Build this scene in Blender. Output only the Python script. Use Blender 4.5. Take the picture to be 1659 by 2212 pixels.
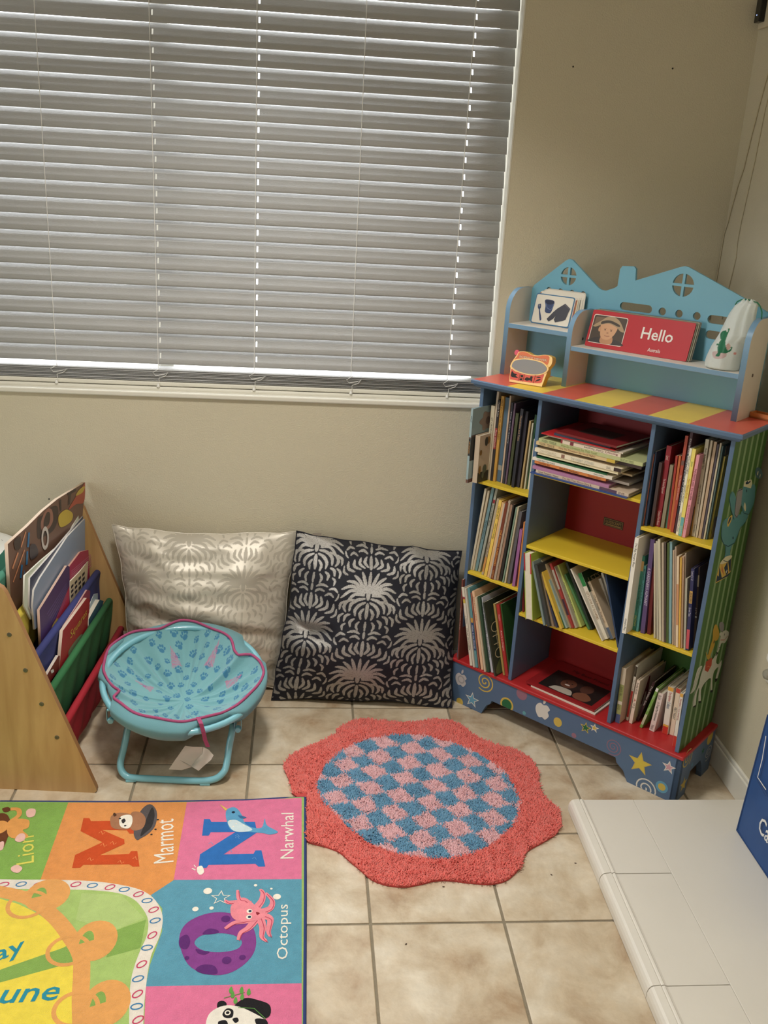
import bpy, bmesh, math, random
import numpy as np
from mathutils import Vector, Matrix, Euler, noise as mnoise

random.seed(7); rng = np.random.default_rng(7)
for o in list(bpy.data.objects): bpy.data.objects.remove(o, do_unlink=True)
SC = bpy.context.scene
COL = SC.collection

# ------------------------------------------------------------------ camera
IW, IH, FPX = 1659, 2212, 2013.385
CAM = Vector((-0.182424, -1.663582, 1.565044)); CROT = Euler((1.234409, -0.053924, -0.076709), 'XYZ')
cd = bpy.data.cameras.new('camera'); cam = bpy.data.objects.new('camera', cd); COL.objects.link(cam)
cam.location = CAM; cam.rotation_euler = CROT
cd.sensor_fit = 'AUTO'; cd.sensor_width = 36.0; cd.lens = FPX * 36.0 / IH; cd.clip_start = 0.02
SC.camera = cam
SC.view_settings.view_transform = 'Standard'; SC.view_settings.look = 'None'
SC.view_settings.gamma = 1.0; SC.view_settings.use_curve_mapping = False
SC.view_settings.exposure = -0.12

# ------------------------------------------------------------------ sky and lamps
wd = bpy.data.worlds.new('sky'); SC.world = wd; wd.use_nodes = True
bg = wd.node_tree.nodes['Background']; bg.inputs[0].default_value = (0.93, 0.965, 1.0, 1); bg.inputs[1].default_value = 7.8

def area(name, loc, rot, sx, sy, energy, color, portal=False, shape='RECTANGLE'):
    l = bpy.data.lights.new(name, 'AREA'); l.shape = shape; l.size = sx
    if shape == 'RECTANGLE': l.size_y = sy
    l.energy = energy; l.color = color
    if portal: l.cycles.is_portal = True
    o = bpy.data.objects.new(name, l); COL.objects.link(o); o.location = loc; o.rotation_euler = rot
    return o
R90 = math.pi / 2
# two recessed ceiling downlights
for k_, (lx, ly, le) in enumerate(((-0.35, 0.12, 17.0), (-0.30, -1.55, 9.0))):
    a_ = area('ceiling_downlight', (lx, ly, 2.43), (0, 0, 0), 0.32, 0.32, le, (1.0, 0.965, 0.91), shape='DISK'); a_.data.spread = math.radians(125)
# daylight portals: window behind the blind, large window in the left wall
area('window_daylight', (-0.55, 1.33, 1.53), (-R90, 0, 0), 1.9, 1.15, 1.0, (1, 1, 1), portal=True)
area('side_window_daylight', (-2.66, -1.2, 1.45), (0, -R90, 0), 1.2, 1.05, 1.0, (1, 1, 1), portal=True)

# ------------------------------------------------------------------ pixel -> world helpers (floor, walls and other real planes)
CR = CROT.to_matrix()
def ray(x, y): return CR @ Vector(((x - IW/2)/FPX, -(y - IH/2)/FPX, -1.0))
def hit(x, y, p0, n):
    d = ray(x, y); return CAM + d * ((p0 - CAM).dot(n) / d.dot(n))
def floor_pt(x, y, z=0.0): return hit(x, y, Vector((0, 0, z)), Vector((0, 0, 1)))
class Frame:
    """a real plane in the room: origin, unit axes ex, ey; normal = ex x ey points to the room"""
    def __init__(s, o, ex, ey):
        s.o = Vector(o); s.ex = Vector(ex).normalized(); s.n = s.ex.cross(Vector(ey)).normalized(); s.ey = s.n.cross(s.ex)
    def px(s, x, y):
        p = hit(x, y, s.o, s.n) - s.o; return (p.dot(s.ex), p.dot(s.ey))
    def mat(s, lift=0.0):
        m = Matrix((s.ex, s.ey, s.n)).transposed().to_4x4(); m.translation = s.o + s.n*lift; return m
    def rel(s, inv):          # the same plane in a parent's local space
        m = inv @ s.mat(); return Frame(m.translation, m.col[0].to_3d(), m.col[1].to_3d())

# ------------------------------------------------------------------ colours and materials
def lin(c):
    r = []; g_ = 0.30*c[0] + 0.59*c[1] + 0.11*c[2]
    for v in (q_*0.92 + g_*0.08 for q_ in c):
        v /= 255.0; r.append(v/12.92 if v <= 0.04045 else ((v+0.055)/1.055)**2.4)
    return (*r, 1.0)
GAIN = 1.0
MATS = {}
def pm(name, c, rough=0.5, metal=0.0, var=0.0, vscale=8.0, bump=0.0, bscale=60.0, coat=0.0, sheen=0.0, spec=0.5, trans=0.0):
    """procedural Principled material; var mixes in a noise variation, bump adds fine relief"""
    if name in MATS: return MATS[name]
    m = bpy.data.materials.new(name); MATS[name] = m; m.use_nodes = True
    nt = m.node_tree; b = nt.nodes['Principled BSDF']; L = nt.links.new
    col = lin(c)
    b.inputs['Base Color'].default_value = col; b.inputs['Roughness'].default_value = rough
    b.inputs['Metallic'].default_value = metal; b.inputs['Coat Weight'].default_value = coat
    b.inputs['Sheen Weight'].default_value = sheen; b.inputs['Specular IOR Level'].default_value = spec
    tc = nt.nodes.new('ShaderNodeTexCoord')
    if var > 0:
        n = nt.nodes.new('ShaderNodeTexNoise'); n.inputs['Scale'].default_value = vscale; n.inputs['Detail'].default_value = 5
        L(tc.outputs['Object'], n.inputs['Vector'])
        r = nt.nodes.new('ShaderNodeMapRange'); r.inputs[1].default_value = 0.3; r.inputs[2].default_value = 0.7
        r.inputs[3].default_value = 1 - var; r.inputs[4].default_value = 1 + var
        L(n.outputs['Fac'], r.inputs[0])
        mx = nt.nodes.new('ShaderNodeVectorMath'); mx.operation = 'SCALE'; mx.inputs[0].default_value = col[:3]
        L(r.outputs[0], mx.inputs['Scale']); L(mx.outputs[0], b.inputs['Base Color'])
    if bump > 0:
        n = nt.nodes.new('ShaderNodeTexNoise'); n.inputs['Scale'].default_value = bscale; n.inputs['Detail'].default_value = 4
        L(tc.outputs['Object'], n.inputs['Vector'])
        bp = nt.nodes.new('ShaderNodeBump'); bp.inputs['Strength'].default_value = bump; bp.inputs['Distance'].default_value = 0.01
        L(n.outputs['Fac'], bp.inputs['Height']); L(bp.outputs[0], b.inputs['Normal'])
    if trans > 0:
        t = nt.nodes.new('ShaderNodeBsdfTranslucent'); t.inputs[0].default_value = col
        mix = nt.nodes.new('ShaderNodeMixShader'); mix.inputs[0].default_value = trans
        out = nt.nodes['Material Output']
        L(b.outputs[0], mix.inputs[1]); L(t.outputs[0], mix.inputs[2]); L(mix.outputs[0], out.inputs[0])
    return m
def cm(c, rough=0.55, **k):
    c = tuple(int(v) for v in c)
    return pm('paint_%02x%02x%02x_%d' % (*c, int(rough*100)) + ''.join('_%s%g' % i for i in sorted(k.items())), c, rough, **k)

# ------------------------------------------------------------------ mesh helpers
def link(o, parent=None):
    COL.objects.link(o)
    if parent is not None: o.parent = parent
    return o
def meshobj(name, verts, faces, mats, parent=None, mi=None, smooth=False):
    me = bpy.data.meshes.new(name); me.from_pydata([tuple(v) for v in verts], [], faces)
    for m in (mats if isinstance(mats, (list, tuple)) else [mats]): me.materials.append(m)
    if mi is not None: me.polygons.foreach_set('material_index', mi)
    if smooth: me.polygons.foreach_set('use_smooth', [True]*len(me.polygons))
    me.update()
    return link(bpy.data.objects.new(name, me), parent)
class MB:
    def __init__(s): s.v = []; s.f = []; s.m = []
    def add(s, v, f, m=0):
        k = len(s.v); s.v += [Vector(p) for p in v]; s.f += [tuple(i+k for i in q) for q in f]; s.m += [m]*len(f); return s
    def box(s, x0, x1, y0, y1, z0, z1, m=0, M=None):
        v = [Vector((x, y, z)) for z in (z0, z1) for y in (y0, y1) for x in (x0, x1)]
        if M is not None: v = [M @ p for p in v]
        return s.add(v, [(0,2,3,1),(4,5,7,6),(0,1,5,4),(2,6,7,3),(0,4,6,2),(1,3,7,5)], m)
    def tube(s, pts, r, n=8, m=0, closed=False, caps=True):
        pts = [Vector(p) for p in pts]; N = len(pts); rings = []
        rr = r if isinstance(r, (list, tuple)) else [r]*N
        up = None
        for i, p in enumerate(pts):
            a = pts[(i-1) % N] if (closed or i > 0) else p; b = pts[(i+1) % N] if (closed or i < N-1) else p
            t = (b - a).normalized()
            if up is None: up = t.orthogonal().normalized()
            up = (up - t*up.dot(t)).normalized(); w = t.cross(up)
            rings.append([p + (up*math.cos(k*2*math.pi/n) + w*math.sin(k*2*math.pi/n))*rr[i] for k in range(n)])
        v = [q for g in rings for q in g]; f = []
        for i in range(N if closed else N-1):
            j = (i+1) % N
            for k in range(n): f.append((i*n+k, i*n+(k+1) % n, j*n+(k+1) % n, j*n+k))
        if not closed and caps: f += [tuple(range(n))[::-1], tuple((N-1)*n+k for k in range(n))]
        return s.add(v, f, m)
    def lathe(s, prof, n=24, m=0, M=None):
        v = []; f = []
        for r, z in prof:
            for k in range(n):
                p = Vector((r*math.cos(k*2*math.pi/n), r*math.sin(k*2*math.pi/n), z)); v.append(M @ p if M else p)
        for i in range(len(prof)-1):
            for k in range(n): f.append((i*n+k, i*n+(k+1) % n, (i+1)*n+(k+1) % n, (i+1)*n+k))
        f += [tuple(range(n))[::-1], tuple((len(prof)-1)*n+k for k in range(n))]
        return s.add(v, f, m)
    def build(s, name, mats, parent=None, smooth=False, bevel=0.0, segs=2):
        o = meshobj(name, s.v, s.f, mats, parent, s.m, smooth)
        if bevel > 0: bevel_mesh(o, bevel, segs)
        return o
def bevel_mesh(o, w, segs=2, angle=0.6):
    bm = bmesh.new(); bm.from_mesh(o.data)
    ed = [e for e in bm.edges if len(e.link_faces) == 2 and e.calc_face_angle(0) > angle]
    bmesh.ops.bevel(bm, geom=ed, offset=w, segments=segs, profile=0.5, affect='EDGES', clamp_overlap=True)
    bm.to_mesh(o.data); bm.free(); o.data.update()
def thing(name, label, cat, loc=(0, 0, 0), rot=(0, 0, 0), group=None):
    o = bpy.data.objects.new(name, None); COL.objects.link(o); o.location = loc; o.rotation_euler = rot
    o.empty_display_size = 0.05
    return tag(o, label, cat, group)
def tag(o, label, cat, group=None):
    o['label'] = label; o['category'] = cat
    if group: o['group'] = group
    return o
def struct(o): o['kind'] = 'structure'; return o
def wmat(o): return Matrix.LocRotScale(o.location, o.rotation_euler, o.scale)

_tmp = 0
def poly_mesh(loops, thick=0.0, res=2):
    """filled 2D shape (even-odd holes) as a mesh; thick extrudes to [-thick, 0] along z"""
    cu = bpy.data.curves.new('shape', 'CURVE'); cu.dimensions = '2D'; cu.fill_mode = 'BOTH'; cu.extrude = thick/2
    for lp in loops:
        sp = cu.splines.new('POLY'); sp.points.add(len(lp)-1); sp.use_cyclic_u = True
        for p, c in zip(sp.points, lp): p.co = (c[0], c[1], 0, 1)
    ob = bpy.data.objects.new('shape', cu); me = bpy.data.meshes.new_from_object(ob)
    bpy.data.objects.remove(ob); bpy.data.curves.remove(cu)
    if thick: me.transform(Matrix.Translation((0, 0, -thick/2)))
    return me
def plate(name, loops, mats, fr, parent=None, thick=0.0, lift=0.0, edge_mat=None):
    """2D shape laid on a Frame (in the parent's space)"""
    me = poly_mesh(loops, thick); me.transform(fr.mat(lift)); me.name = name
    for m in (mats if isinstance(mats, (list, tuple)) else [mats]): me.materials.append(m)
    if edge_mat is not None:
        me.materials.append(edge_mat); k = len(me.materials)-1
        for p in me.polygons:
            if abs(p.normal.dot(fr.n)) < 0.5: p.material_index = k
    return link(bpy.data.objects.new(name, me), parent)
def motifs(name, groups, fr, parent, lift=0.0003, step=0.00008):
    for k, g in enumerate(groups): prints(name, g, fr, parent, lift + 0.00001*(k % 5), step)
def prints(name, shapes, fr, parent, lift=0.0003, step=0.00008):
    """flat printed shapes [(loops, material), ...] painted one over the other, joined as one printed part"""
    v = []; f = []; mi = []; mats = []
    for k, (loops, m) in enumerate(shapes):
        me = poly_mesh(loops); M = fr.mat(lift + k*step); b = len(v)
        v += [M @ p.co for p in me.vertices]; f += [tuple(i+b for i in p.vertices) for p in me.polygons]
        if m not in mats: mats.append(m)
        mi += [mats.index(m)]*len(me.polygons); bpy.data.meshes.remove(me)
    return meshobj(name, v, f, mats, parent, mi)
_txt = {}
def text_mesh(s, bold=0.0, shear=0.0):
    k = (s, bold, shear)
    if k not in _txt:
        cu = bpy.data.curves.new('t', 'FONT'); cu.body = s; cu.resolution_u = 2; cu.offset = bold; cu.shear = shear
        ob = bpy.data.objects.new('t', cu); me = bpy.data.meshes.new_from_object(ob)
        bpy.data.objects.remove(ob); bpy.data.curves.remove(cu)
        co = np.array([v.co[:] for v in me.vertices]); _txt[k] = (me, co.min(0), co.max(0))
    return _txt[k]
def text(name, s, mat, fr, parent, u0, v0, u1, v1, lift=0.0004, bold=0.0, shear=0.0, keep=False, ang=0.0):
    """lettering fitted to the rectangle (u0,v0)-(u1,v1) of a Frame"""
    me, lo, hi = text_mesh(s, bold, shear); me = me.copy(); me.name = name
    sx = (u1-u0)/(hi[0]-lo[0]); sy = (v1-v0)/(hi[1]-lo[1])
    if keep:
        k = min(sx, sy); u0 += ((u1-u0) - k*(hi[0]-lo[0]))/2; v0 += ((v1-v0) - k*(hi[1]-lo[1]))/2; sx = sy = k
    M = fr.mat(lift) @ Matrix.Translation((u0, v0, 0)) @ Matrix.Rotation(ang, 4, 'Z') @ Matrix.Diagonal((sx, sy, 1, 1)) @ Matrix.Translation((-lo[0], -lo[1], 0))
    me.transform(M); me.materials.clear(); me.materials.append(mat)
    return link(bpy.data.objects.new(name, me), parent)
# --- 2D shape makers
def ell(cx, cy, rx, ry=None, n=28, a0=0, a1=2*math.pi, rot=0.0):
    ry = rx if ry is None else ry; full = abs(a1-a0) > 6.28; k = n if full else n+1
    out = []
    for i in range(k):
        t = a0 + (a1-a0)*i/n; x, y = rx*math.cos(t), ry*math.sin(t)
        out.append((cx + x*math.cos(rot) - y*math.sin(rot), cy + x*math.sin(rot) + y*math.cos(rot)))
    return out
def star(cx, cy, r, k=0.42, rot=math.pi/2, n=5):
    return [(cx + (r if i % 2 == 0 else r*k)*math.cos(rot+i*math.pi/n), cy + (r if i % 2 == 0 else r*k)*math.sin(rot+i*math.pi/n)) for i in range(2*n)]
def ribbon(pts, w):
    """open polyline -> closed outline of width w (number or list)"""
    P = np.array(pts, float); n = len(P); W = np.full(n, w) if np.isscalar(w) else np.array(w, float)
    T = np.gradient(P, axis=0); T /= np.linalg.norm(T, axis=1)[:, None] + 1e-12
    N = np.stack([-T[:, 1], T[:, 0]], 1)
    a = P + N*W[:, None]/2; b = P - N*W[:, None]/2
    return [tuple(p) for p in a] + [tuple(p) for p in b[::-1]]
def spiral(cx, cy, r, turns=2.0, rot=0.0, sgn=1, n=44, r0=0.08):
    return [(cx + r*(r0+(1-r0)*i/n)*math.cos(rot+sgn*turns*2*math.pi*i/n), cy + r*(r0+(1-r0)*i/n)*math.sin(rot+sgn*turns*2*math.pi*i/n)) for i in range(n+1)]
def smooth_poly(pts, k=6, closed=True):
    """Catmull-Rom through the points"""
    P = [np.array(p, float) for p in pts]; n = len(P); out = []
    for i in range(n if closed else n-1):
        a, b, c, d = (P[(i-1) % n] if closed or i > 0 else P[i]), P[i], P[(i+1) % n], (P[(i+2) % n] if closed or i+2 < n else P[(i+1) % n])
        for t in np.arange(k)/k:
            out.append(tuple(0.5*((2*b) + (c-a)*t + (2*a-5*b+4*c-d)*t*t + (3*b-a-3*c+d)*t**3)))
    if not closed: out.append(tuple(P[-1]))
    return out
def pip(X, Y, poly):
    """vectorised point in polygon"""
    ins = np.zeros(X.shape, bool); P = np.array(poly); x1, y1 = P[:, 0], P[:, 1]; x2, y2 = np.roll(x1, -1), np.roll(y1, -1)
    for a, b, c, d in zip(x1, y1, x2, y2):
        if b == d: continue
        ins ^= ((b > Y) != (d > Y)) & (X < (c-a)*(Y-b)/(d-b)+a)
    return ins
def vnoise(X, Y, seed=0):
    """smooth 2D value noise, vectorised"""
    xi = np.floor(X).astype(int); yi = np.floor(Y).astype(int); fx = X-xi; fy = Y-yi
    fx = fx*fx*(3-2*fx); fy = fy*fy*(3-2*fy)
    def h(a, b):
        n = (a*374761393 + b*668265263 + seed*1442695041) & 0x7fffffff
        n = ((n ^ (n >> 13))*1274126177) & 0x7fffffff
        return ((n ^ (n >> 16)) & 0xffff)/65535.0
    return (h(xi, yi)*(1-fx)+h(xi+1, yi)*fx)*(1-fy) + (h(xi, yi+1)*(1-fx)+h(xi+1, yi+1)*fx)*fy
def grid_faces(nu, nv, wrap=False):
    i, j = np.meshgrid(np.arange(nu-1), np.arange(nv if wrap else nv-1), indexing='ij'); j2 = (j+1) % nv
    return np.stack([i*nv+j, (i+1)*nv+j, (i+1)*nv+j2, i*nv+j2], -1).reshape(-1, 4)
def np_mesh(name, V, F, mats, parent=None, attrs=None, smooth=True, cattr=None):
    me = bpy.data.meshes.new(name); V = np.asarray(V, np.float32); F = np.asarray(F, np.int32)
    me.vertices.add(len(V)); me.vertices.foreach_set('co', V.ravel())
    k = F.shape[1]; me.loops.add(F.size); me.loops.foreach_set('vertex_index', F.ravel())
    me.polygons.add(len(F)); me.polygons.foreach_set('loop_start', np.arange(0, F.size, k, dtype=np.int32))
    me.update(calc_edges=True); me.validate()
    if smooth: me.polygons.foreach_set('use_smooth', np.ones(len(F), bool))
    for m in (mats if isinstance(mats, (list, tuple)) else [mats]): me.materials.append(m)
    for nm, a in (attrs or {}).items():
        at = me.attributes.new(nm, 'FLOAT', 'POINT'); at.data.foreach_set('value', np.asarray(a, np.float32))
    if cattr is not None:
        at = me.attributes.new('print_colour', 'FLOAT_COLOR', 'POINT'); at.data.foreach_set('color', np.asarray(cattr, np.float32).ravel())
    return link(bpy.data.objects.new(name, me), parent)
def attr_colour_mat(name, rough=0.8, sheen=0.3, bump=0.2, bscale=900, trans=0.0, spec=0.3):
    """cloth whose dyed print is stored per vertex"""
    m = pm(name, (200, 200, 200), rough, sheen=sheen, bump=bump, bscale=bscale, trans=trans, spec=spec)
    nt = m.node_tree; a = nt.nodes.new('ShaderNodeAttribute'); a.attribute_name = 'print_colour'
    nt.links.new(a.outputs['Color'], nt.nodes['Principled BSDF'].inputs['Base Color'])
    for n in nt.nodes:
        if n.type == 'BSDF_TRANSLUCENT': nt.links.new(a.outputs['Color'], n.inputs[0])
    return m
# ================================================================== the setting
YW, XC, XWIN, ZS, T = 1.157, 1.062, 0.397, 0.947, 0.305
XL, YF, ZC, XW0, ZW1 = -2.65, -3.35, 2.44, -1.60, 2.26

WALL = pm('wall_paint', (209, 199, 173), 0.75, var=0.02, vscale=3, bump=0.22, bscale=260, spec=0.25)
TRIMW = pm('trim_white', (228, 224, 210), 0.4, var=0.015, vscale=12)
CEIL = pm('ceiling_paint', (225, 218, 200), 0.9, bump=0.2, bscale=120)

def tile_material():
    m = pm('floor_tile', (196, 176, 146), 0.36, bump=0.0); nt = m.node_tree; b = nt.nodes['Principled BSDF']; L = nt.links.new
    oi = nt.nodes.new('ShaderNodeObjectInfo'); tc = nt.nodes.new('ShaderNodeTexCoord')
    mu = nt.nodes.new('ShaderNodeMath'); mu.operation = 'MULTIPLY'; mu.inputs[1].default_value = 40; L(oi.outputs['Random'], mu.inputs[0])
    def nz(scale, det, rough, dist=0.0):
        n = nt.nodes.new('ShaderNodeTexNoise'); n.noise_dimensions = '4D'; n.inputs['Scale'].default_value = scale
        n.inputs['Detail'].default_value = det; n.inputs['Roughness'].default_value = rough; n.inputs['Distortion'].default_value = dist
        L(tc.outputs['Object'], n.inputs['Vector']); L(mu.outputs[0], n.inputs['W']); return n
    n1 = nz(7, 8, 0.62, 0.4); r1 = nt.nodes.new('ShaderNodeValToRGB'); L(n1.outputs['Fac'], r1.inputs[0])
    e = r1.color_ramp.elements; e[0].position = 0.35; e[0].color = lin((172, 144, 112)); e[1].position = 0.66; e[1].color = lin((220, 207, 184))
    k = e.new(0.50); k.color = lin((202, 183, 154))
    n2 = nz(26, 6, 0.7); r2 = nt.nodes.new('ShaderNodeMapRange'); r2.inputs[1].default_value = 0.35; r2.inputs[2].default_value = 0.7; r2.inputs[3].default_value = 0.9; r2.inputs[4].default_value = 1.05
    L(n2.outputs['Fac'], r2.inputs[0])
    sc = nt.nodes.new('ShaderNodeVectorMath'); sc.operation = 'SCALE'; L(r1.outputs[0], sc.inputs[0]); L(r2.outputs[0], sc.inputs['Scale'])
    L(sc.outputs[0], b.inputs['Base Color'])
    n3 = nz(40, 5, 0.6); bp = nt.nodes.new('ShaderNodeBump'); bp.inputs['Strength'].default_value = 0.26; bp.inputs['Distance'].default_value = 0.006
    L(n3.outputs['Fac'], bp.inputs['Height']); L(bp.outputs[0], b.inputs['Normal'])
    return m
TILE = tile_material()
GROUT = pm('grout', (140, 128, 106), 0.9, var=0.08, vscale=30, bump=0.3, bscale=300)
fl = struct(MB().box(XL, XC+0.1, YF, YW+0.1, -0.10, -0.0028).build('floor', GROUT))
fl['label'] = 'beige mottled ceramic tile floor with grey grout joints'
_tm = {}
def floor_tile(x0, x1, y0, y1):
    k = (round(x1-x0, 4), round(y1-y0, 4))
    if k not in _tm:
        w, h = k[0]/2, k[1]/2
        o = MB().box(-w, w, -h, h, -0.0035, 0).build('tile', TILE); bevel_mesh(o, 0.0022, 2); _tm[k] = o.data
        o.parent = fl; o.location = ((x0+x1)/2, (y0+y1)/2, 0); return
    o = bpy.data.objects.new('tile', _tm[k]); link(o, fl); o.location = ((x0+x1)/2, (y0+y1)/2, 0)
for i in range(-9, 4):
    for j in range(-11, 4):
        g = 0.0032; x0, x1, y0, y1 = max(i*T+g, XL), min((i+1)*T-g, XC), max(j*T+g, YF), min((j+1)*T-g, YW)
        if x1-x0 > 0.03 and y1-y0 > 0.03: floor_tile(x0, x1, y0, y1)

w = MB()
w.box(XL, XC+0.12, YW, YW+0.14, 0, ZS-0.02)
w.box(XWIN, XC+0.12, YW, YW+0.14, ZS-0.02, ZC); w.box(XL, XW0, YW, YW+0.14, ZS-0.02, ZC); w.box(XW0, XWIN, YW, YW+0.14, ZW1, ZC)
struct(w.build('wall_back', WALL))
struct(MB().box(XC, XC+0.12, YF, YW, 0, ZC).build('wall_right', WALL))
w = MB()   # left wall with its window opening
w.box(XL-0.12, XL, YF, -1.725, 0, ZC); w.box(XL-0.12, XL, -0.675, YW, 0, ZC); w.box(XL-0.12, XL, -1.725, -0.675, 2.05, ZC); w.box(XL-0.12, XL, -1.725, -0.675, 0, 0.85)
struct(w.build('wall_left', WALL))
struct(MB().box(XL-0.12, XC+0.12, YF-0.12, YF, 0, ZC).build('wall_front', WALL))
struct(MB().box(XL-0.12, XC+0.12, YF-0.12, YW+0.14, ZC, ZC+0.1).build('ceiling', CEIL))
bb = MB().box(XC-0.013, XC, -1.4, YW, 0, 0.078); bb.box(XC-0.009, XC, -1.4, YW, 0.078, 0.090)
struct(bb.build('baseboard_right', TRIMW, bevel=0.003))
struct(MB().box(XL, 0.47, YW-0.008, YW, 0, 0.085).build('baseboard_back', TRIMW, bevel=0.003))
# paint specks and nail holes on the walls
DARK = pm('dark_speck', (30, 28, 26), 0.8)

# --- window: frame, pane, sill
wn = struct(bpy.data.objects.new('window_1', None)); link(wn)
wn['label'] = 'wide window behind the closed white blind'
f = MB(); y0, y1 = YW+0.085, YW+0.13
for a in ((XW0, XW0+0.05, ZS, ZW1), (XWIN-0.05, XWIN, ZS, ZW1), (XW0, XWIN, ZS, ZS+0.05), (XW0, XWIN, ZW1-0.05, ZW1), (-0.63, -0.58, ZS, ZW1)):
    f.box(a[0], a[1], y0, y1, a[2], a[3])
f.build('frame', TRIMW, wn, bevel=0.003)
gm = bpy.data.materials.new('window_glass'); gm.use_nodes = True; nt = gm.node_tree; nt.nodes.remove(nt.nodes['Principled BSDF'])
t = nt.nodes.new('ShaderNodeBsdfTransparent'); g = nt.nodes.new('ShaderNodeBsdfGlossy'); g.inputs['Roughness'].default_value = 0.02
mx = nt.nodes.new('ShaderNodeMixShader'); mx.inputs[0].default_value = 0.06
nt.links.new(t.outputs[0], mx.inputs[1]); nt.links.new(g.outputs[0], mx.inputs[2]); nt.links.new(mx.outputs[0], nt.nodes['Material Output'].inputs[0])
for a, c in ((XW0+0.05, -0.63), (-0.58, XWIN-0.05)):
    MB().box(a, c, YW+0.105, YW+0.109, ZS+0.05, ZW1-0.05).build('pane', gm, wn)
s = MB().box(XW0, XWIN, YW-0.010, YW+0.09, ZS-0.020, ZS-0.004); s.box(XW0, XWIN, YW+0.02, YW+0.09, ZS-0.006, ZS+0.006)
s.build('sill', TRIMW, wn, bevel=0.004)
MB().box(XWIN-0.004, XWIN, YW-0.001, YW+0.09, ZS, ZW1).build('jamb_liner', TRIMW, wn)
struct(MB().box(-9, 9, YW+0.2, 14, -0.5, -0.3).build('ground', pm('patio', (190, 186, 176), 0.9, var=0.06)))

# --- the blind
def slat_material():
    m = pm('blind_slat', (172, 171, 169), 0.42, trans=0.03); nt = m.node_tree; b = nt.nodes['Principled BSDF']; L = nt.links.new
    tc = nt.nodes.new('ShaderNodeTexCoord'); mp = nt.nodes.new('ShaderNodeMapping'); mp.inputs['Scale'].default_value = (9, 160, 160)
    oi = nt.nodes.new('ShaderNodeObjectInfo'); mu = nt.nodes.new('ShaderNodeMath'); mu.operation = 'MULTIPLY'; mu.inputs[1].default_value = 30
    L(oi.outputs['Random'], mu.inputs[0]); L(tc.outputs['Object'], mp.inputs[0])
    n = nt.nodes.new('ShaderNodeTexNoise'); n.noise_dimensions = '4D'; n.inputs['Scale'].default_value = 1.6; n.inputs['Detail'].default_value = 3; n.inputs['Distortion'].default_value = 1.2
    L(mp.outputs[0], n.inputs['Vector']); L(mu.outputs[0], n.inputs['W'])
    wv = nt.nodes.new('ShaderNodeMath'); wv.operation = 'SINE'; m2 = nt.nodes.new('ShaderNodeMath'); m2.operation = 'MULTIPLY'; m2.inputs[1].default_value = 34
    L(n.outputs['Fac'], m2.inputs[0]); L(m2.outputs[0], wv.inputs[0])
    bp = nt.nodes.new('ShaderNodeBump'); bp.inputs['Strength'].default_value = 0.28; bp.inputs['Distance'].default_value = 0.0012
    L(wv.outputs[0], bp.inputs['Height']); L(bp.outputs[0], b.inputs['Normal'])
    return m
SLAT = slat_material(); CORD = pm('blind_cord', (236, 234, 228), 0.8)
YB = YW + 0.048
bl = thing('window_blind', 'white faux-wood venetian blind, slats closed, lower slats stacked above the sill', 'blind', (0, YB, ZS))
bpl = Vector((0, YB-0.012, 0)); yn = Vector((0, 1, 0))
zlast = hit(0, 773.6, bpl, yn).z; ztop5 = hit(0, 601.8, bpl, yn).z; pitch = (ztop5-zlast)/5
cordx = [hit(x, y, bpl, yn).x for x, y in ((122, 780), (342, 790), (549, 800), (758, 814), (965, 830))]
SX0, SX1, SW, TILT = XW0+0.01, XWIN-0.008, 0.0512, math.radians(70)
def slat_mesh(tilt, holes):
    xs = [SX0]; cuts = []
    for k, cx in enumerate(cordx):
        if holes and k in (1, 2, 4): xs += [cx+0.004, cx+0.0085]; cuts.append((cx+0.004))
    xs += [SX1]; xs = sorted(xs)
    ws = [-0.5, -0.4, -0.24, -0.16, 0.16, 0.24, 0.4, 0.5]
    v = []; th = 0.0026
    for side in (1, -1):
        for x in xs:
            for q in ws:
                yy = q*SW; zz = 0.0035*(1-(2*q)**2) + side*th/2*(1.0 if abs(q) < 0.49 else 0.3)
                v.append((x, yy*math.cos(tilt)-zz*math.sin(tilt), yy*math.sin(tilt)+zz*math.cos(tilt)))
    nw = len(ws); n1 = len(xs)*nw; f = []
    hole = lambda i, j: any(abs(xs[i]-c) < 1e-6 for c in cuts) and j in (3,)
    for i in range(len(xs)-1):
        for j in range(nw-1):
            a, b, c, d = i*nw+j, (i+1)*nw+j, (i+1)*nw+j+1, i*nw+j+1
            if hole(i, j):
                for p, q in ((a, b), (b, c), (c, d), (d, a)): f.append((p, q, q+n1, p+n1))
                continue
            f.append((a, b, c, d)); f.append((d+n1, c+n1, b+n1, a+n1))
    for i in range(len(xs)-1):
        a, b = i*nw, (i+1)*nw; f.append((a+n1, b+n1, b, a)); a, b = i*nw+nw-1, (i+1)*nw+nw-1; f.append((a, b, b+n1, a+n1))
    for i in (0, len(xs)-1):
        for j in range(nw-1): a, d = i*nw+j, i*nw+j+1; f.append((a, d, d+n1, a+n1) if i == 0 else (d, a, a+n1, d+n1))
    o = meshobj('slat', v, f, SLAT, bl, smooth=True); return o
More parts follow.
